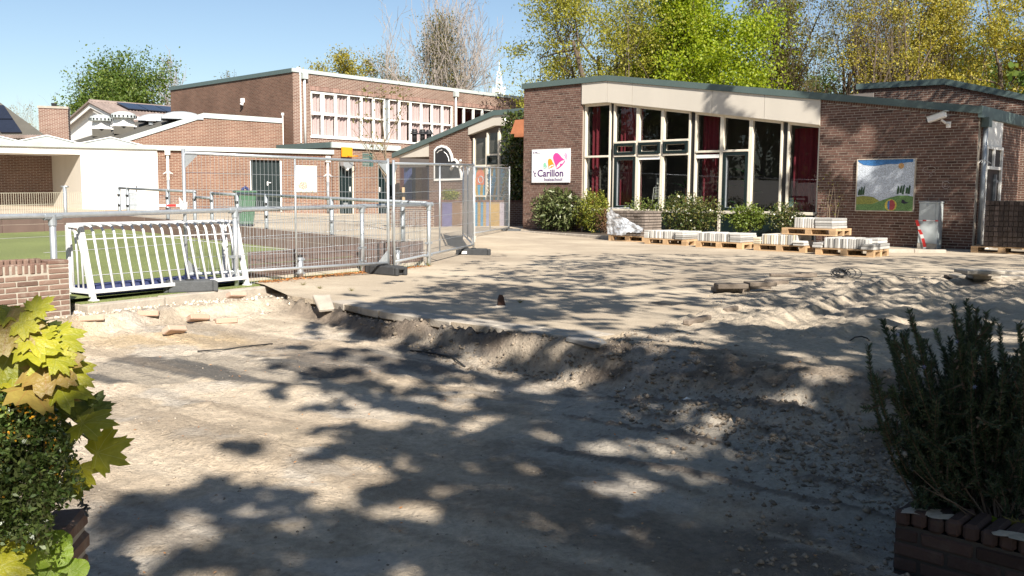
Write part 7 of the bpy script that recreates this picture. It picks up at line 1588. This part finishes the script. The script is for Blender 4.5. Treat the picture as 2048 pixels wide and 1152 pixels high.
# ---------------------------------------------------------------- shrubs
def shrub(name, label, cx, cy, z0, wx, wy, h, leafm, n, ls, seed, group='shrubs along the school wall', aspect=.5, flat_top=1.0, stems=10, spike=0.0):
    rg = np.random.default_rng(seed); t = empty(name, (cx, cy, z0), FS.ang, label, 'shrub', group)
    u = unit(rg.normal(size=(n, 3))); r_ = rg.random(n)**.4; lump = .52 + .85*fbm(u[:, 0]*3.2 + seed, u[:, 2]*3.2 + u[:, 1]*2.7, 3, seed)
    C = u*r_[:, None]*lump[:, None]*np.array([wx/2, wy/2, h*.52]) + np.array([0, 0, h*.5]); C[:, 2] = np.maximum(C[:, 2], .03)
    if spike: C[:, 2] += spike*rg.random(n)**4*h
    V, F = leaf_quads(C, ls*rg.uniform(.6, 1.3, n), rg, aspect, out=u*.6); npmesh('foliage', V, F, leafm, t)
    q = MB()
    for k in range(stems): tip = C[rg.integers(0, n)]*.95; q.tube([(rg.normal(0, .05), rg.normal(0, .05), 0), tip*.5 + np.array([0, 0, .08]), tip], .012, 4, .004)
    stuff(q.build('stems', M['bark'], t)); return t
def shrub_px(name, label, x0, x1, y0, y1, dep, leafm, n, ls, seed, wy=.8, **kw):
    cx = (x0+x1)/2; lx, zb = FS.at(cx, y1, dep); a, zt = FS.at(cx, y0, dep); w_ = FS.at(x1, y1, dep)[0] - FS.at(x0, y1, dep)[0]; p = FS.w(lx, dep, 0)
    return shrub(name, label, p[0], p[1], max(.03, zb), abs(w_), wy, zt - max(.03, zb), leafm, n, ls, seed, **kw)
vib = leaf_mat('leaf_viburnum', [(.06, .09, .025), (.12, .15, .05), (.17, .18, .08), (.05, .07, .02)], .2, .4); yel = leaf_mat('leaf_golden_shrub', [(.16, .19, .02), (.26, .27, .04), (.10, .14, .02), (.32, .27, .05)], .3); redl = leaf_mat('leaf_red_shrub', [(.14, .07, .04), (.20, .10, .06), (.10, .09, .03)], .25); pier = leaf_mat('leaf_pieris', [(.03, .055, .012), (.06, .09, .02), (.12, .13, .03), (.20, .17, .06)], .15, .35, .6)
shrub_px('viburnum_bush', 'tall drooping leaved bush below the school sign', 1058, 1176, 376, 463, -.5, vib, 2800, .17, 71, wy=.9, aspect=.32)
shrub_px('golden_bush', 'yellow green bush between the drooping bush and the wrapped pavers', 1148, 1222, 378, 466, -.55, yel, 2600, .075, 72)
shrub_px('red_bush', 'small reddish leaved bush beside the wrapped pavers', 1192, 1228, 418, 468, -.65, redl, 900, .06, 73, wy=.5)
shrub_px('sprig_bush', 'loose sprigs rising behind the wrapped pavers', 1232, 1345, 398, 440, -.28, leaf_mat('leaf_sprig', [(.12, .17, .03), (.20, .24, .06)], .35), 700, .06, 74, wy=.4, spike=.35)
shrub_px('round_bush', 'large round glossy bush behind the slab pallets', 1315, 1447, 388, 470, -.55, pier, 4800, .07, 75, wy=.9)
shrub_px('fern_bush', 'light green feathery bush right of the large round bush', 1450, 1540, 405, 466, -.5, leaf_mat('leaf_feathery', [(.10, .16, .02), (.19, .23, .04), (.07, .11, .02)], .3), 1900, .075, 76, wy=.6)
shrub_px('speckled_bush', 'small bush with yellow tips left of the upper pallet', 1528, 1610, 402, 466, -.5, pier, 1900, .06, 77, wy=.6)
shrub('court_bush', 'yellow green bush behind the middle mesh panel', *F2.w(A_x := F2.at(900, 390, -.8)[0], -.8, 0)[:2], .9, 1.0, .6, .55, yel, 700, .08, 78, 'shrubs by the second pavilion', stems=6)
q = MB(); rg = np.random.default_rng(5); t = empty('wall_climber', FS.w(FS.at(1668, 440)[0], -.1, .1), FS.ang, 'thin leggy twigs growing up the shaded brick wall', 'plant', None)
for k in range(6): x = rg.uniform(-.35, .25); q.tube([(x*.3, 0, 0), (x*.7, -.05, .8), (x + rg.normal(0, .08), -.03, rg.uniform(1.0, 1.7))], .006, 4, .003)
stuff(q.build('stems', M['bark_lt'], t)); C = np.stack([rg.uniform(-.4, .3, 70), rg.uniform(-.1, .0, 70), rg.uniform(.6, 1.7, 70)], -1); V, F = leaf_quads(C, .06*rg.uniform(.5, 1.2, 70), rg); npmesh('foliage', V, F, LF['olive'], t)
# ivy on the pavilion corner
rg = np.random.default_rng(8); iv = empty('corner_ivy', F2.w(F2.at(1030, 400)[0], -.2, 0), F2.ang, 'mass of glossy ivy on the corner between the two pavilions', 'ivy'); n_ = 6500
xa = F2.at(1012, 330)[0] - F2.at(1030, 400)[0]; V0 = np.stack([rg.uniform(xa, 1.6, n_) + .42, -rg.random(n_)**.7*.55, rg.uniform(.8, 4.3, n_)], -1); lim = xa + .35 + .35*np.sin(V0[:, 2]*1.7) - .25*(V0[:, 2] < 2.8); V0 = V0[V0[:, 0] > lim - .3*rg.random(n_)]
V, F = leaf_quads(V0, .11*rg.uniform(.6, 1.3, len(V0)), rg, .8); npmesh('foliage', V, F, LF['ivy'], iv)
q = MB()
for k in range(8): x = rg.uniform(xa + .3, 1.2); q.tube([(x, -.05, 0), (x + .1, -.1, 1.5), (x - .1, -.08, 3.5)], .025, 5)
stuff(q.build('stems', M['bark'], iv))
# weeds and dry grass tufts on the sandy paving by the court
def tuft(px, py, lab, n=26, h=.06):
    g = GH(px, py); q = MB()
    for k in range(n): a = random.uniform(0, 6.28); r_ = random.uniform(.02, .09); l = random.uniform(.4, 1)*h; q.add([(-.002, 0, 0), (.002, 0, 0), (r_*math.cos(a), r_*math.sin(a), l)], [(0, 1, 2)])
    o = q.build('weed_tuft', LF['olive']); o.location = g; tag(o, lab, 'weed', 'weeds on the paving')
tuft(703, 582, 'small green weed tuft on the sandy paving'); tuft(640, 578, 'dry grass tuft left of the green weed'); tuft(606, 571, 'weed tuft at the foot of the court stub post'); tuft(1040, 606, 'dry weed tuft right of the iron stump'); tuft(858, 533, 'weeds at the foot of the corner post', 40, .08)
# leafy twig hanging in at the right edge, from the tree outside the picture
rg = np.random.default_rng(3); tw = empty('hanging_twig', P(2075, 130, 9.0), 0, 'green leafy twig hanging in at the right picture edge', 'twig'); q = MB(); tipv = P(2030, 165, 9.0) - P(2075, 130, 9.0); q.tube([(.5, 0, .6), (0, 0, 0), tipv*.6, tipv + np.array([.02, 0, -.08])], .008, 4, .003); q.build('stem', M['bark'], tw); C = np.concatenate([tipv*rg.uniform(0, 1.1, (60, 1)) + rg.normal(0, .06, (60, 3))]); V, F = leaf_quads(C, .085*rg.uniform(.7, 1.2, 60), rg, .7); npmesh('foliage', V, F, LF['mid'], tw)
# ================================================================ plants and planters close to the camera
# ---------------------------------------------------------------- right: dark brick planter with rosemary
pc = np.array([1.60, 3.70]); PZ = -.135
pl = empty('brick_planter', (pc[0], pc[1], PZ - .42), 0, 'dark brick planter corner with sand on its coping, lower right', 'planter')
def planter_wall(parent, o, ang, L, n, zt, coping=True, m=None, fl=0):
    c, s_ = math.cos(ang), math.sin(ang); m = m or M['dark_brick']; put = lambda x, y: (o[0] + c*x - s_*y, o[1] + s_*x + c*y)
    for k in range(n):
        x = (0 if k % 2 else -.105)
        while x < L:
            a, b_ = max(0, x), min(L, x + .21)
            if b_ - a > .04: p = put(a + .004, random.uniform(-.003, .003) - fl*.1); brick_obj(parent, 'brick', (round(b_-a-.012, 3), .1, .052), m, (p[0], p[1], zt - .065 - (k+1)*.0635), .007, (0, 0, ang))
            x += .21
    x = 0
    while coping and x < L - .03:
        p = put(x + .003, -.008 - fl*.19); brick_obj(parent, 'coping_brick', (.058, .205, .07), m, (p[0], p[1], zt - .064 + random.uniform(-.006, .006)), .014, (random.uniform(-.03, .03), 0, ang + random.uniform(-.02, .02))); x += .0665
planter_wall(pl, (0, 0), A2, 1.25, 6, .42); planter_wall(pl, (.075, .075), A1, .85, 6, .42, fl=1)
for o_, a_, l_ in (((0, 0), A2, 1.24), ((.075, .075), A1, .82)):
    q = MB(); q.box(.006, l_, .008 if a_ == A2 else -.09, .09 if a_ == A2 else -.008, 0, .36); o = q.build('mortar', M['black'], pl); o.location = (*o_, 0); o.rotation_euler[2] = a_
sand_m = mat('loose_sand', (.42, .37, .30), .95, .2, 20, bump=.6, bscale=80); rg = np.random.default_rng(2)
for (x, y, r_) in ((.10, -.03, .10), (.17, -.10, .075), (.32, -.28, .07), (.36, -.31, .08), (.22, .12, .05), (.27, .18, .05), (.52, -.47, .05)):
    V = [(x, y, .435)] + [(x + r_*rg.uniform(.6, 1.1)*math.cos(a), y + r_*.6*rg.uniform(.6, 1.1)*math.sin(a), .424) for a in np.linspace(0, 6.28, 14, endpoint=False)]
    q = MB(); q.add(V, [(0, i+1, (i+1) % 14+1) for i in range(14)]); q.build('sand_patch', sand_m, pl, smooth=True)
q = MB(); p1_, p2_ = e2*1.2, e1*.85; z_ = .37; q.add([(.05, .05, z_), (p1_[0], p1_[1]+.06, z_), (p1_[0]+p2_[0], p1_[1]+p2_[1], z_), (p2_[0]+.06, p2_[1], z_)], [(0, 1, 2, 3)]); q.build('soil', mat('planter_soil', (.05, .04, .03), .95, .3, 10, bump=.7), pl)
rm = leaf_mat('rosemary_needle', [(.022, .042, .02), (.035, .06, .03), (.05, .08, .042), (.018, .034, .016)], .1, .5); rb = empty('rosemary_bush', (pc[0] + .42, pc[1] + .10, PZ - .04), 0, 'dark upright rosemary bush in the brick planter at lower right', 'shrub'); rg = np.random.default_rng(31); base0 = np.array([pc[0]+.42, pc[1]+.10, PZ-.04])
stems = []
tips_px = [(1785, 655), (1812, 622), (1828, 640), (1800, 690), (1870, 660), (1900, 655), (1915, 612), (1946, 600), (1932, 640), (1958, 640), (1975, 625), (1985, 650), (1890, 700), (1925, 690), (1960, 700), (2010, 730), (2030, 700), (2045, 690), (2000, 700), (1845, 720), (1775, 720), (1830, 760), (1800, 800), (1820, 860), (1860, 800), (1900, 760), (1940, 760), (1990, 780), (2030, 780), (1880, 850), (1920, 850), (1970, 860), (2020, 860), (1850, 900), (1900, 920), (1950, 930), (2000, 930), (1835, 920), (1870, 960), (2060, 720), (2075, 760), (2080, 850), (2060, 920)]
for (tx_, ty_) in tips_px:
    for rep in range(3 if ty_ < 760 else 4):
        Yt = 3.85 + rg.uniform(-.28, .28); tip = P(tx_ + rg.normal(0, 9 + 14*rep), ty_ + rg.uniform(0, 60)*rep, Yt) - base0; st = np.array([rg.normal(0, .09), rg.normal(0, .07), 0.0]); st[0] += tip[0]*.35; mid = st*.5 + tip*.5 + np.array([tip[0]*.12, 0, -.04]); stems.append((st, mid, tip))
side = []
for st, mid, tip in stems:                            # side shoots
    for k in range(4):
        t = rg.uniform(.3, .9); p = st*(1-t)**2 + 2*mid*t*(1-t) + tip*t*t; d = unit(unit(tip-mid)*.7 + rg.normal(0, .55, 3)); l_ = rg.uniform(.06, .16)*(1.1-.5*t); side.append((p, p + d*l_*.5, p + d*l_ + np.array([0, 0, .02])))
stems = [(st, mid + rg.normal(0, .045, 3), tip) for st, mid, tip in stems] + side
q = MB(); NC = []; ND = []
for st, mid, tip in stems:
    cur = [st*(1-t)**2 + 2*mid*t*(1-t) + tip*t*t for t in np.linspace(0, 1, 7)]; q.tube(cur, .005, 4, .002)
    Ls = np.linalg.norm(tip-mid) + np.linalg.norm(mid-st); n_ = int(Ls*520)
    for k in range(n_):
        t = (.25 if Ls > .2 else .05) + (.75 if Ls > .2 else .95)*k/n_; p = st*(1-t)**2 + 2*mid*t*(1-t) + tip*t*t; d = unit(2*(mid-st)*(1-t) + 2*(tip-mid)*t); a = k*1.57 + rg.normal(0, .4); u = unit(np.cross(d, [.3, .2, .9])); w = np.cross(d, u); NC.append(p); ND.append(unit(d*.75 + (u*math.cos(a) + w*math.sin(a))*.85))
q.build('stems', M['bark'], rb); rb.children[0]['kind'] = 'stuff'
NC = np.array(NC); ND = np.array(ND); n_ = len(NC); ln = rg.uniform(.016, .030, n_)[:, None]; sd_ = unit(np.cross(ND, rg.normal(size=(n_, 3))))*.0022
V = np.stack([NC - sd_, NC + ND*ln*.6 - sd_*1.1, NC + ND*ln, NC + ND*ln*.6 + sd_*1.1, NC + sd_], 1).reshape(-1, 3); npmesh('needles', V, np.arange(5*n_).reshape(n_, 5), rm, rb)
q = MB()
for (a, b_) in ((1847, 733), (1948, 773), (1912, 683), (1795, 668)):
    p = P(a, b_, 3.62) - base0
    for k in range(6): an = k*1.05; q.add([p, p + np.array([.006*math.cos(an), -.004, .006*math.sin(an)]), p + np.array([.010*math.cos(an+.3), -.006, .010*math.sin(an+.3)])], [(0, 1, 2)])
stuff(q.build('flowers', mat('rosemary_flower', (.22, .28, .62), .6), rb))
q = MB()
for k in range(2): q.tube([np.array([.05*k-.1, -.15, .0]), np.array([-.25-.05*k, -.25, .12+.03*k]), np.array([-.40-.03*k, -.28, .20+.06*k])], .003, 4, .0015)
stuff(q.build('dead_twigs', M['bark'], rb))
wd_ = empty('green_weed', (pc[0]+.36, pc[1]-.10, PZ-.05), 0, 'bright green weed seedling and dry grass at the planter edge', 'weed'); q = MB()
for k, (dx, dz, a) in enumerate(((-.1, .06, 2.6), (.0, .07, 1.4), (.05, .04, .4), (-.03, .03, 3.4), (.09, .02, -.4))): q.add(disc_leaf((dx*.5, -.02, dz*.5), .05, .016, a, -.5, .2), [tuple(range(14))])
q.build('leaf', LF['bright'], wd_); q = MB()
for k in range(40): a = rg.uniform(-.5, 1.2); q.add([(rg.uniform(.0, .2), -.03, 0), (rg.uniform(.0, .2)+.002, -.03, .001), (rg.uniform(.02, .3), rg.uniform(-.1, .02), rg.uniform(.01, .07))], [(0, 1, 2)])
stuff(q.build('grass', LF['olive'], wd_))

# ---------------------------------------------------------------- left: brick pier with ivy, barberry and a young maple
YL = 2.35
pr_ = P(118, 1060, YL); pier = empty('brick_pier', (pr_[0]-.10, pr_[1], pr_[2]-.62), .15, 'worn red brick pier under the ivy, lower left corner', 'pier')
for k in range(10): 
    for j in range(3): brick_obj(pier, 'brick', (.098, .2, .052), M['old_brick'], (-.205 + j*.108, .0, .62 - .065*(k+1)), .012, (0, 0, random.uniform(-.02, .02)))
q = MB(); q.box(-.2, .1, .01, .19, -.05, .6); q.build('mortar', M['concrete'], pier)
rg = np.random.default_rng(51)
bs = P(40, 900, 2.5); bb = empty('barberry_bush', (bs[0]-.1, bs[1]+.05, -.45), 0, 'glossy dark barberry bush with orange flowers at the left edge', 'shrub'); bo = np.array([bs[0]-.1, bs[1]+.05, -.45])
cl = []
for _ in range(30000):
    a, b_ = rg.uniform(-140, 185), rg.uniform(790, 1090); lim = np.interp(b_, [720, 780, 860, 920, 960, 1010, 1050, 1090], [60, 60, 140, 150, 165, 120, 95, 110])
    if a > lim - 30*rg.random()**2: continue
    Y = 2.10 + .40*rg.random()**1.5; cl.append(P(a, b_, Y) - bo)
    if len(cl) >= 2000: break
cl = np.array(cl); nper = 9; C = np.repeat(cl, nper, 0) + rg.normal(0, .010, (len(cl)*nper, 3)); outd = unit(rg.normal(size=(len(C), 3)) + np.array([.3, -.7, .5]))
V, F = leaf_quads(C, .019*rg.uniform(.6, 1.25, len(C)), rg, .45, out=outd*1.2, bend=.4)
gl = leaf_mat('barberry_leaf', [(.045, .085, .02), (.09, .14, .035), (.16, .21, .06), (.07, .08, .03)], .2, .25, .7); npmesh('foliage', V, F, gl, bb)
fl_ = cl[rg.choice(len(cl), 130, replace=False)]; fl_ = fl_[fl_[:, 2] > np.percentile(cl[:, 2], 35)]; C = np.repeat(fl_, 14, 0) + rg.normal(0, .009, (len(fl_)*14, 3)) + np.array([0, -.012, .006]); V, F = leaf_quads(C, .0075*rg.uniform(.7, 1.2, len(C)), rg, .9); npmesh('flowers', V, F, leaf_mat('barberry_flower', [(.65, .33, .02), (.75, .42, .05), (.55, .24, .02)], .2), bb)
q = MB()
for k in range(40): tip = cl[rg.integers(0, len(cl))]; q.tube([np.array([rg.normal(-.1, .08), rg.normal(.15, .05), .1]), tip*.6 + np.array([-.03, .08, .08]), tip], .006, 4, .002)
stuff(q.build('stems', mat('barberry_stem', (.20, .13, .07), .8), bb))
# blue grey side twig
q = MB(); C = np.array([P(150 + 30*t + rg.normal(0, 4), 985 + 45*t + rg.normal(0, 6), 2.33) for t in rg.random(26)]) - bo; V, F = leaf_quads(C, .018, rg, .5); npmesh('blue_sprig', V, F, leaf_mat('blue_sprig', [(.05, .065, .08), (.09, .11, .13)], .1), bb)

def maple_outline(n_lobes=5):
    pts_ = []
    spec = [(-2.6, .30), (-2.3, .60), (-2.1, .52), (-1.72, .88), (-1.60, .74), (-1.46, .84), (-1.22, .62), (-1.02, .84), (-.84, 1.05), (-.72, .88), (-.60, .94), (-.42, .68), (-.26, .88), (-.18, 1.0), (-.11, .96), (0, 1.18)]
    for a, r_ in spec: pts_.append((math.sin(a)*r_, math.cos(a)*r_))
    return pts_ + [(-x, y) for x, y in reversed(pts_[:-1])] + [(.06, -.22), (0, -.12), (-.06, -.22)]
def maple_mesh(name, m, seed, fold=.18, droop=.22):
    rgm = random.Random(seed); ol = maple_outline(); bm = bmesh.new(); c = bm.verts.new((0, 0, 0)); ring = []; mids = []
    for x, y in ol:
        x += rgm.uniform(-.03, .03); y += rgm.uniform(-.03, .03); r_ = math.hypot(x, y); a = math.atan2(x, y); vein = math.cos(a*2.5*2)*.05
        zf = lambda r: fold*abs(x)/max(r_, .01)*r*.35 - droop*r*r*.55 + vein*r
        mids.append(bm.verts.new((x*.5, y*.5, zf(r_*.5)))); ring.append(bm.verts.new((x, y, zf(r_) + rgm.uniform(-.03, .03))))
    n = len(ol)
    for i in range(n): j = (i+1) % n; bm.faces.new((c, mids[i], mids[j])); bm.faces.new((mids[i], ring[i], ring[j], mids[j]))
    me = bpy.data.meshes.new(name); bm.to_mesh(me); bm.free(); me.polygons.foreach_set('use_smooth', [True]*len(me.polygons)); me.materials.append(m); return me
def maple_mat(name, c1, c2, vein):
    m, nt, b, out = new_mat(name); L = nt.links.new; tc = N(nt, 'ShaderNodeTexCoord'); nz = N(nt, 'ShaderNodeTexNoise'); nz.inputs['Scale'].default_value = 3; nz.inputs['Detail'].default_value = 5; L(tc.outputs['Object'], nz.inputs['Vector']); oi = N(nt, 'ShaderNodeObjectInfo')
    ad = N(nt, 'ShaderNodeMath', operation='MULTIPLY_ADD'); ad.inputs[1].default_value = .5; L(oi.outputs['Random'], ad.inputs[0]); sb = N(nt, 'ShaderNodeMath', operation='SUBTRACT'); L(nz.outputs[0], sb.inputs[0]); sb.inputs[1].default_value = .25; L(sb.outputs[0], ad.inputs[2])
    rp = ramp(nt, [(.1, c1), (.8, c2)]); L(ad.outputs[0], rp.inputs[0])
    # five palmate veins, drawn from the angle round the leaf base
    sp = N(nt, 'ShaderNodeSeparateXYZ'); L(tc.outputs['Object'], sp.inputs[0]); at = N(nt, 'ShaderNodeMath', operation='ARCTAN2'); L(sp.outputs[0], at.inputs[0]); L(sp.outputs[1], at.inputs[1]); dv = N(nt, 'ShaderNodeMath', operation='DIVIDE'); L(at.outputs[0], dv.inputs[0]); dv.inputs[1].default_value = .72; rd = N(nt, 'ShaderNodeMath', operation='ROUND'); L(dv.outputs[0], rd.inputs[0]); df = N(nt, 'ShaderNodeMath', operation='SUBTRACT'); L(dv.outputs[0], df.inputs[0]); L(rd.outputs[0], df.inputs[1]); ab = N(nt, 'ShaderNodeMath', operation='ABSOLUTE'); L(df.outputs[0], ab.inputs[0])
    ln_ = N(nt, 'ShaderNodeVectorMath', operation='LENGTH'); L(tc.outputs['Object'], ln_.inputs[0]); mu = N(nt, 'ShaderNodeMath', operation='MULTIPLY'); L(ab.outputs[0], mu.inputs[0]); L(ln_.outputs['Value'], mu.inputs[1]); lt = N(nt, 'ShaderNodeMath', operation='LESS_THAN'); L(mu.outputs[0], lt.inputs[0]); lt.inputs[1].default_value = .016
    mx = N(nt, 'ShaderNodeMixRGB'); ml = N(nt, 'ShaderNodeMath', operation='MULTIPLY'); ml.inputs[1].default_value = .6; L(lt.outputs[0], ml.inputs[0]); L(ml.outputs[0], mx.inputs[0]); L(rp.outputs[0], mx.inputs[1]); mx.inputs[2].default_value = (*vein, 1); L(mx.outputs[0], b.inputs['Base Color']); b.inputs['Roughness'].default_value = .42
    nb = N(nt, 'ShaderNodeTexNoise'); nb.inputs['Scale'].default_value = 9; nb.inputs['Detail'].default_value = 4; L(tc.outputs['Object'], nb.inputs['Vector']); sm_ = N(nt, 'ShaderNodeMath', operation='MULTIPLY_ADD'); L(lt.outputs[0], sm_.inputs[0]); sm_.inputs[1].default_value = -.5; L(nb.outputs[0], sm_.inputs[2]); bu = N(nt, 'ShaderNodeBump'); bu.inputs['Strength'].default_value = .7; bu.inputs['Distance'].default_value = .004; L(sm_.outputs[0], bu.inputs['Height']); L(bu.outputs[0], b.inputs['Normal'])
    tr = N(nt, 'ShaderNodeBsdfTranslucent'); L(mx.outputs[0], tr.inputs[0]); ms = N(nt, 'ShaderNodeMixShader'); ms.inputs[0].default_value = .35; L(b.outputs[0], ms.inputs[1]); L(tr.outputs[0], ms.inputs[2]); L(ms.outputs[0], out.inputs['Surface']); return m
mg = maple_mat('maple_green', (.24, .27, .02), (.46, .43, .035), (.45, .45, .12)); mb = maple_mat('maple_bronze', (.26, .17, .045), (.36, .28, .07), (.34, .18, .06)); md = maple_mat('maple_deep', (.06, .10, .015), (.16, .19, .03), (.18, .2, .06))
MM = {'g': [maple_mesh('leaf', mg, k, .12+.1*k, .08+.22*k) for k in range(4)], 'b': [maple_mesh('leaf', mb, k+5, .3-.15*k, .15+.3*k) for k in range(2)], 'd': [maple_mesh('leaf', md, k+9, .2, .1+.35*k) for k in range(2)]}
mp0 = P(-40, 1000, 2.45); mpl = empty('young_maple', (mp0[0], mp0[1], -.45), 0, 'young maple with big yellow green and bronze leaves at the left edge', 'sapling'); mo = np.array([mp0[0], mp0[1], -.45])
# px, py, width in pixels, kind, heading of the leaf tip in the picture (degrees, 0 = up, clockwise), lean back
ML0 = [(15, 650, 150, 'b', 140, 35), (70, 618, 80, 'g', 30, 40), (25, 700, 170, 'g', 200, 30), (95, 662, 110, 'd', 110, 60), (110, 672, 120, 'g', 120, 50), (60, 690, 130, 'g', 100, 55), (90, 728, 160, 'b', 130, 40), (30, 735, 150, 'g', 250, 35), (130, 740, 120, 'g', 120, 45), (115, 705, 110, 'd', 100, 60), (60, 772, 190, 'b', 95, 68), (120, 775, 130, 'g', 110, 60), (-10, 780, 160, 'g', 230, 45), (20, 800, 120, 'd', 160, 40), (80, 815, 120, 'd', 150, 40), (140, 810, 90, 'd', 100, 45), (178, 818, 95, 'd', 70, 35), (165, 846, 130, 'g', 85, 62), (195, 905, 125, 'g', 60, 22), (160, 935, 95, 'g', 185, 25), (140, 860, 80, 'd', 200, 40), (120, 890, 70, 'd', 170, 40), (150, 965, 80, 'd', 160, 35), (0, 845, 60, 'g', 100, 40), (15, 1105, 120, 'g', 30, 35), (5, 1130, 110, 'g', 100, 50), (-30, 640, 140, 'b', 180, 40), (-40, 720, 160, 'g', 200, 40), (45, 650, 90, 'd', 60, 50)]
rgx = random.Random(4); ML = [(a, b_, w_*.84, k_, h_, l_) for a, b_, w_, k_, h_, l_ in ML0] + [(rgx.uniform(-30, 135), rgx.uniform(620, 800), rgx.uniform(55, 95), rgx.choice('gggd'), rgx.uniform(60, 230), rgx.uniform(30, 65)) for _ in range(18)]
for k, (a, b_, w_, kd_, hd, ln) in enumerate(ML):
    Y = 2.12 + .012*(k % 5) + (.08 if kd_ == 'd' else 0); c = P(a, b_, Y); me = random.choice(MM[kd_]); o = link('leaf', me, None, mpl); s_ = w_/1.75/FPX*Y
    o.location = c - mo; o.scale = (s_, s_, s_)
    # local z towards the camera and up, local y along the tip
    nrm = Vector((random.uniform(-.15, .35), -math.cos(R(ln)), math.sin(R(ln)))).normalized(); tip = Vector((math.sin(R(hd)), 0, math.cos(R(hd)))); tip = (tip - nrm*tip.dot(nrm)).normalized(); xax = tip.cross(nrm)
    o.rotation_euler = Matrix(((xax.x, tip.x, nrm.x), (xax.y, tip.y, nrm.y), (xax.z, tip.z, nrm.z))).to_euler()
q = MB(); q.tube([(0, 0, 0), (.02, .02, .6), P(40, 800, 2.3)-mo, P(60, 680, 2.25)-mo], .012, 6, .005)
for (a, b_) in ((150, 840), (180, 880), (20, 700), (100, 720), (120, 660)): q.tube([P(40, 820, 2.3)-mo, P((a+40)/2, (b_+800)/2 - 10, 2.22)-mo, P(a, b_, 2.16)-mo], .004, 5, .0025)
stuff(q.build('stems', mat('maple_stem', (.20, .22, .05), .6), mpl))
# ivy leaves at the bottom left
iv_m = [maple_mesh('leaf', maple_mat('ivy_bright', (.14, .24, .02), (.26, .36, .04), (.4, .5, .15)), 31, .2, .25)]
for v in iv_m[0].vertices: r_ = math.hypot(v.co.x, v.co.y); k_ = .62/max(.62, r_) if r_ > .62 else 1; v.co.x *= k_*1.05; v.co.y *= k_*1.1
ivp = P(60, 1150, 2.25); ivt = empty('ground_ivy', ivp, 0, 'bright green ivy leaves over the brick pier, lower left corner', 'ivy')
for (a, b_, w_, hd, ln) in ((78, 1095, 85, 150, 20), (112, 1085, 60, 60, 50), (118, 1108, 55, 100, 35), (100, 1140, 60, 200, 30), (140, 1140, 50, 30, 40), (155, 1138, 45, 80, 40), (60, 1040, 45, 40, 40), (45, 1030, 40, 300, 40), (30, 1060, 45, 180, 30), (80, 1030, 38, 90, 45), (20, 1010, 40, 270, 30), (130, 1150, 45, 160, 30), (70, 1140, 50, 180, 30)):
    Y = 2.2 + random.uniform(0, .06); o = link('leaf', iv_m[0], None, ivt); s_ = w_/1.3/FPX*Y; o.location = P(a, b_, Y) - ivp; o.scale = (s_,)*3; nrm = Vector((random.uniform(-.1, .3), -math.cos(R(ln)), math.sin(R(ln)))).normalized(); tip = Vector((math.sin(R(hd)), 0, math.cos(R(hd)))); tip = (tip - nrm*tip.dot(nrm)).normalized(); xax = tip.cross(nrm); o.rotation_euler = Matrix(((xax.x, tip.x, nrm.x), (xax.y, tip.y, nrm.y), (xax.z, tip.z, nrm.z))).to_euler()
q = MB()
for pts_ in ([(30, 1010), (60, 1060), (100, 1110), (150, 1145)], [(20, 1100), (60, 1050), (80, 1020)]): q.tube([P(a, b_, 2.3) - ivp for a, b_ in pts_], .004, 4, .002)
q.build('stem', M['bark'], ivt)
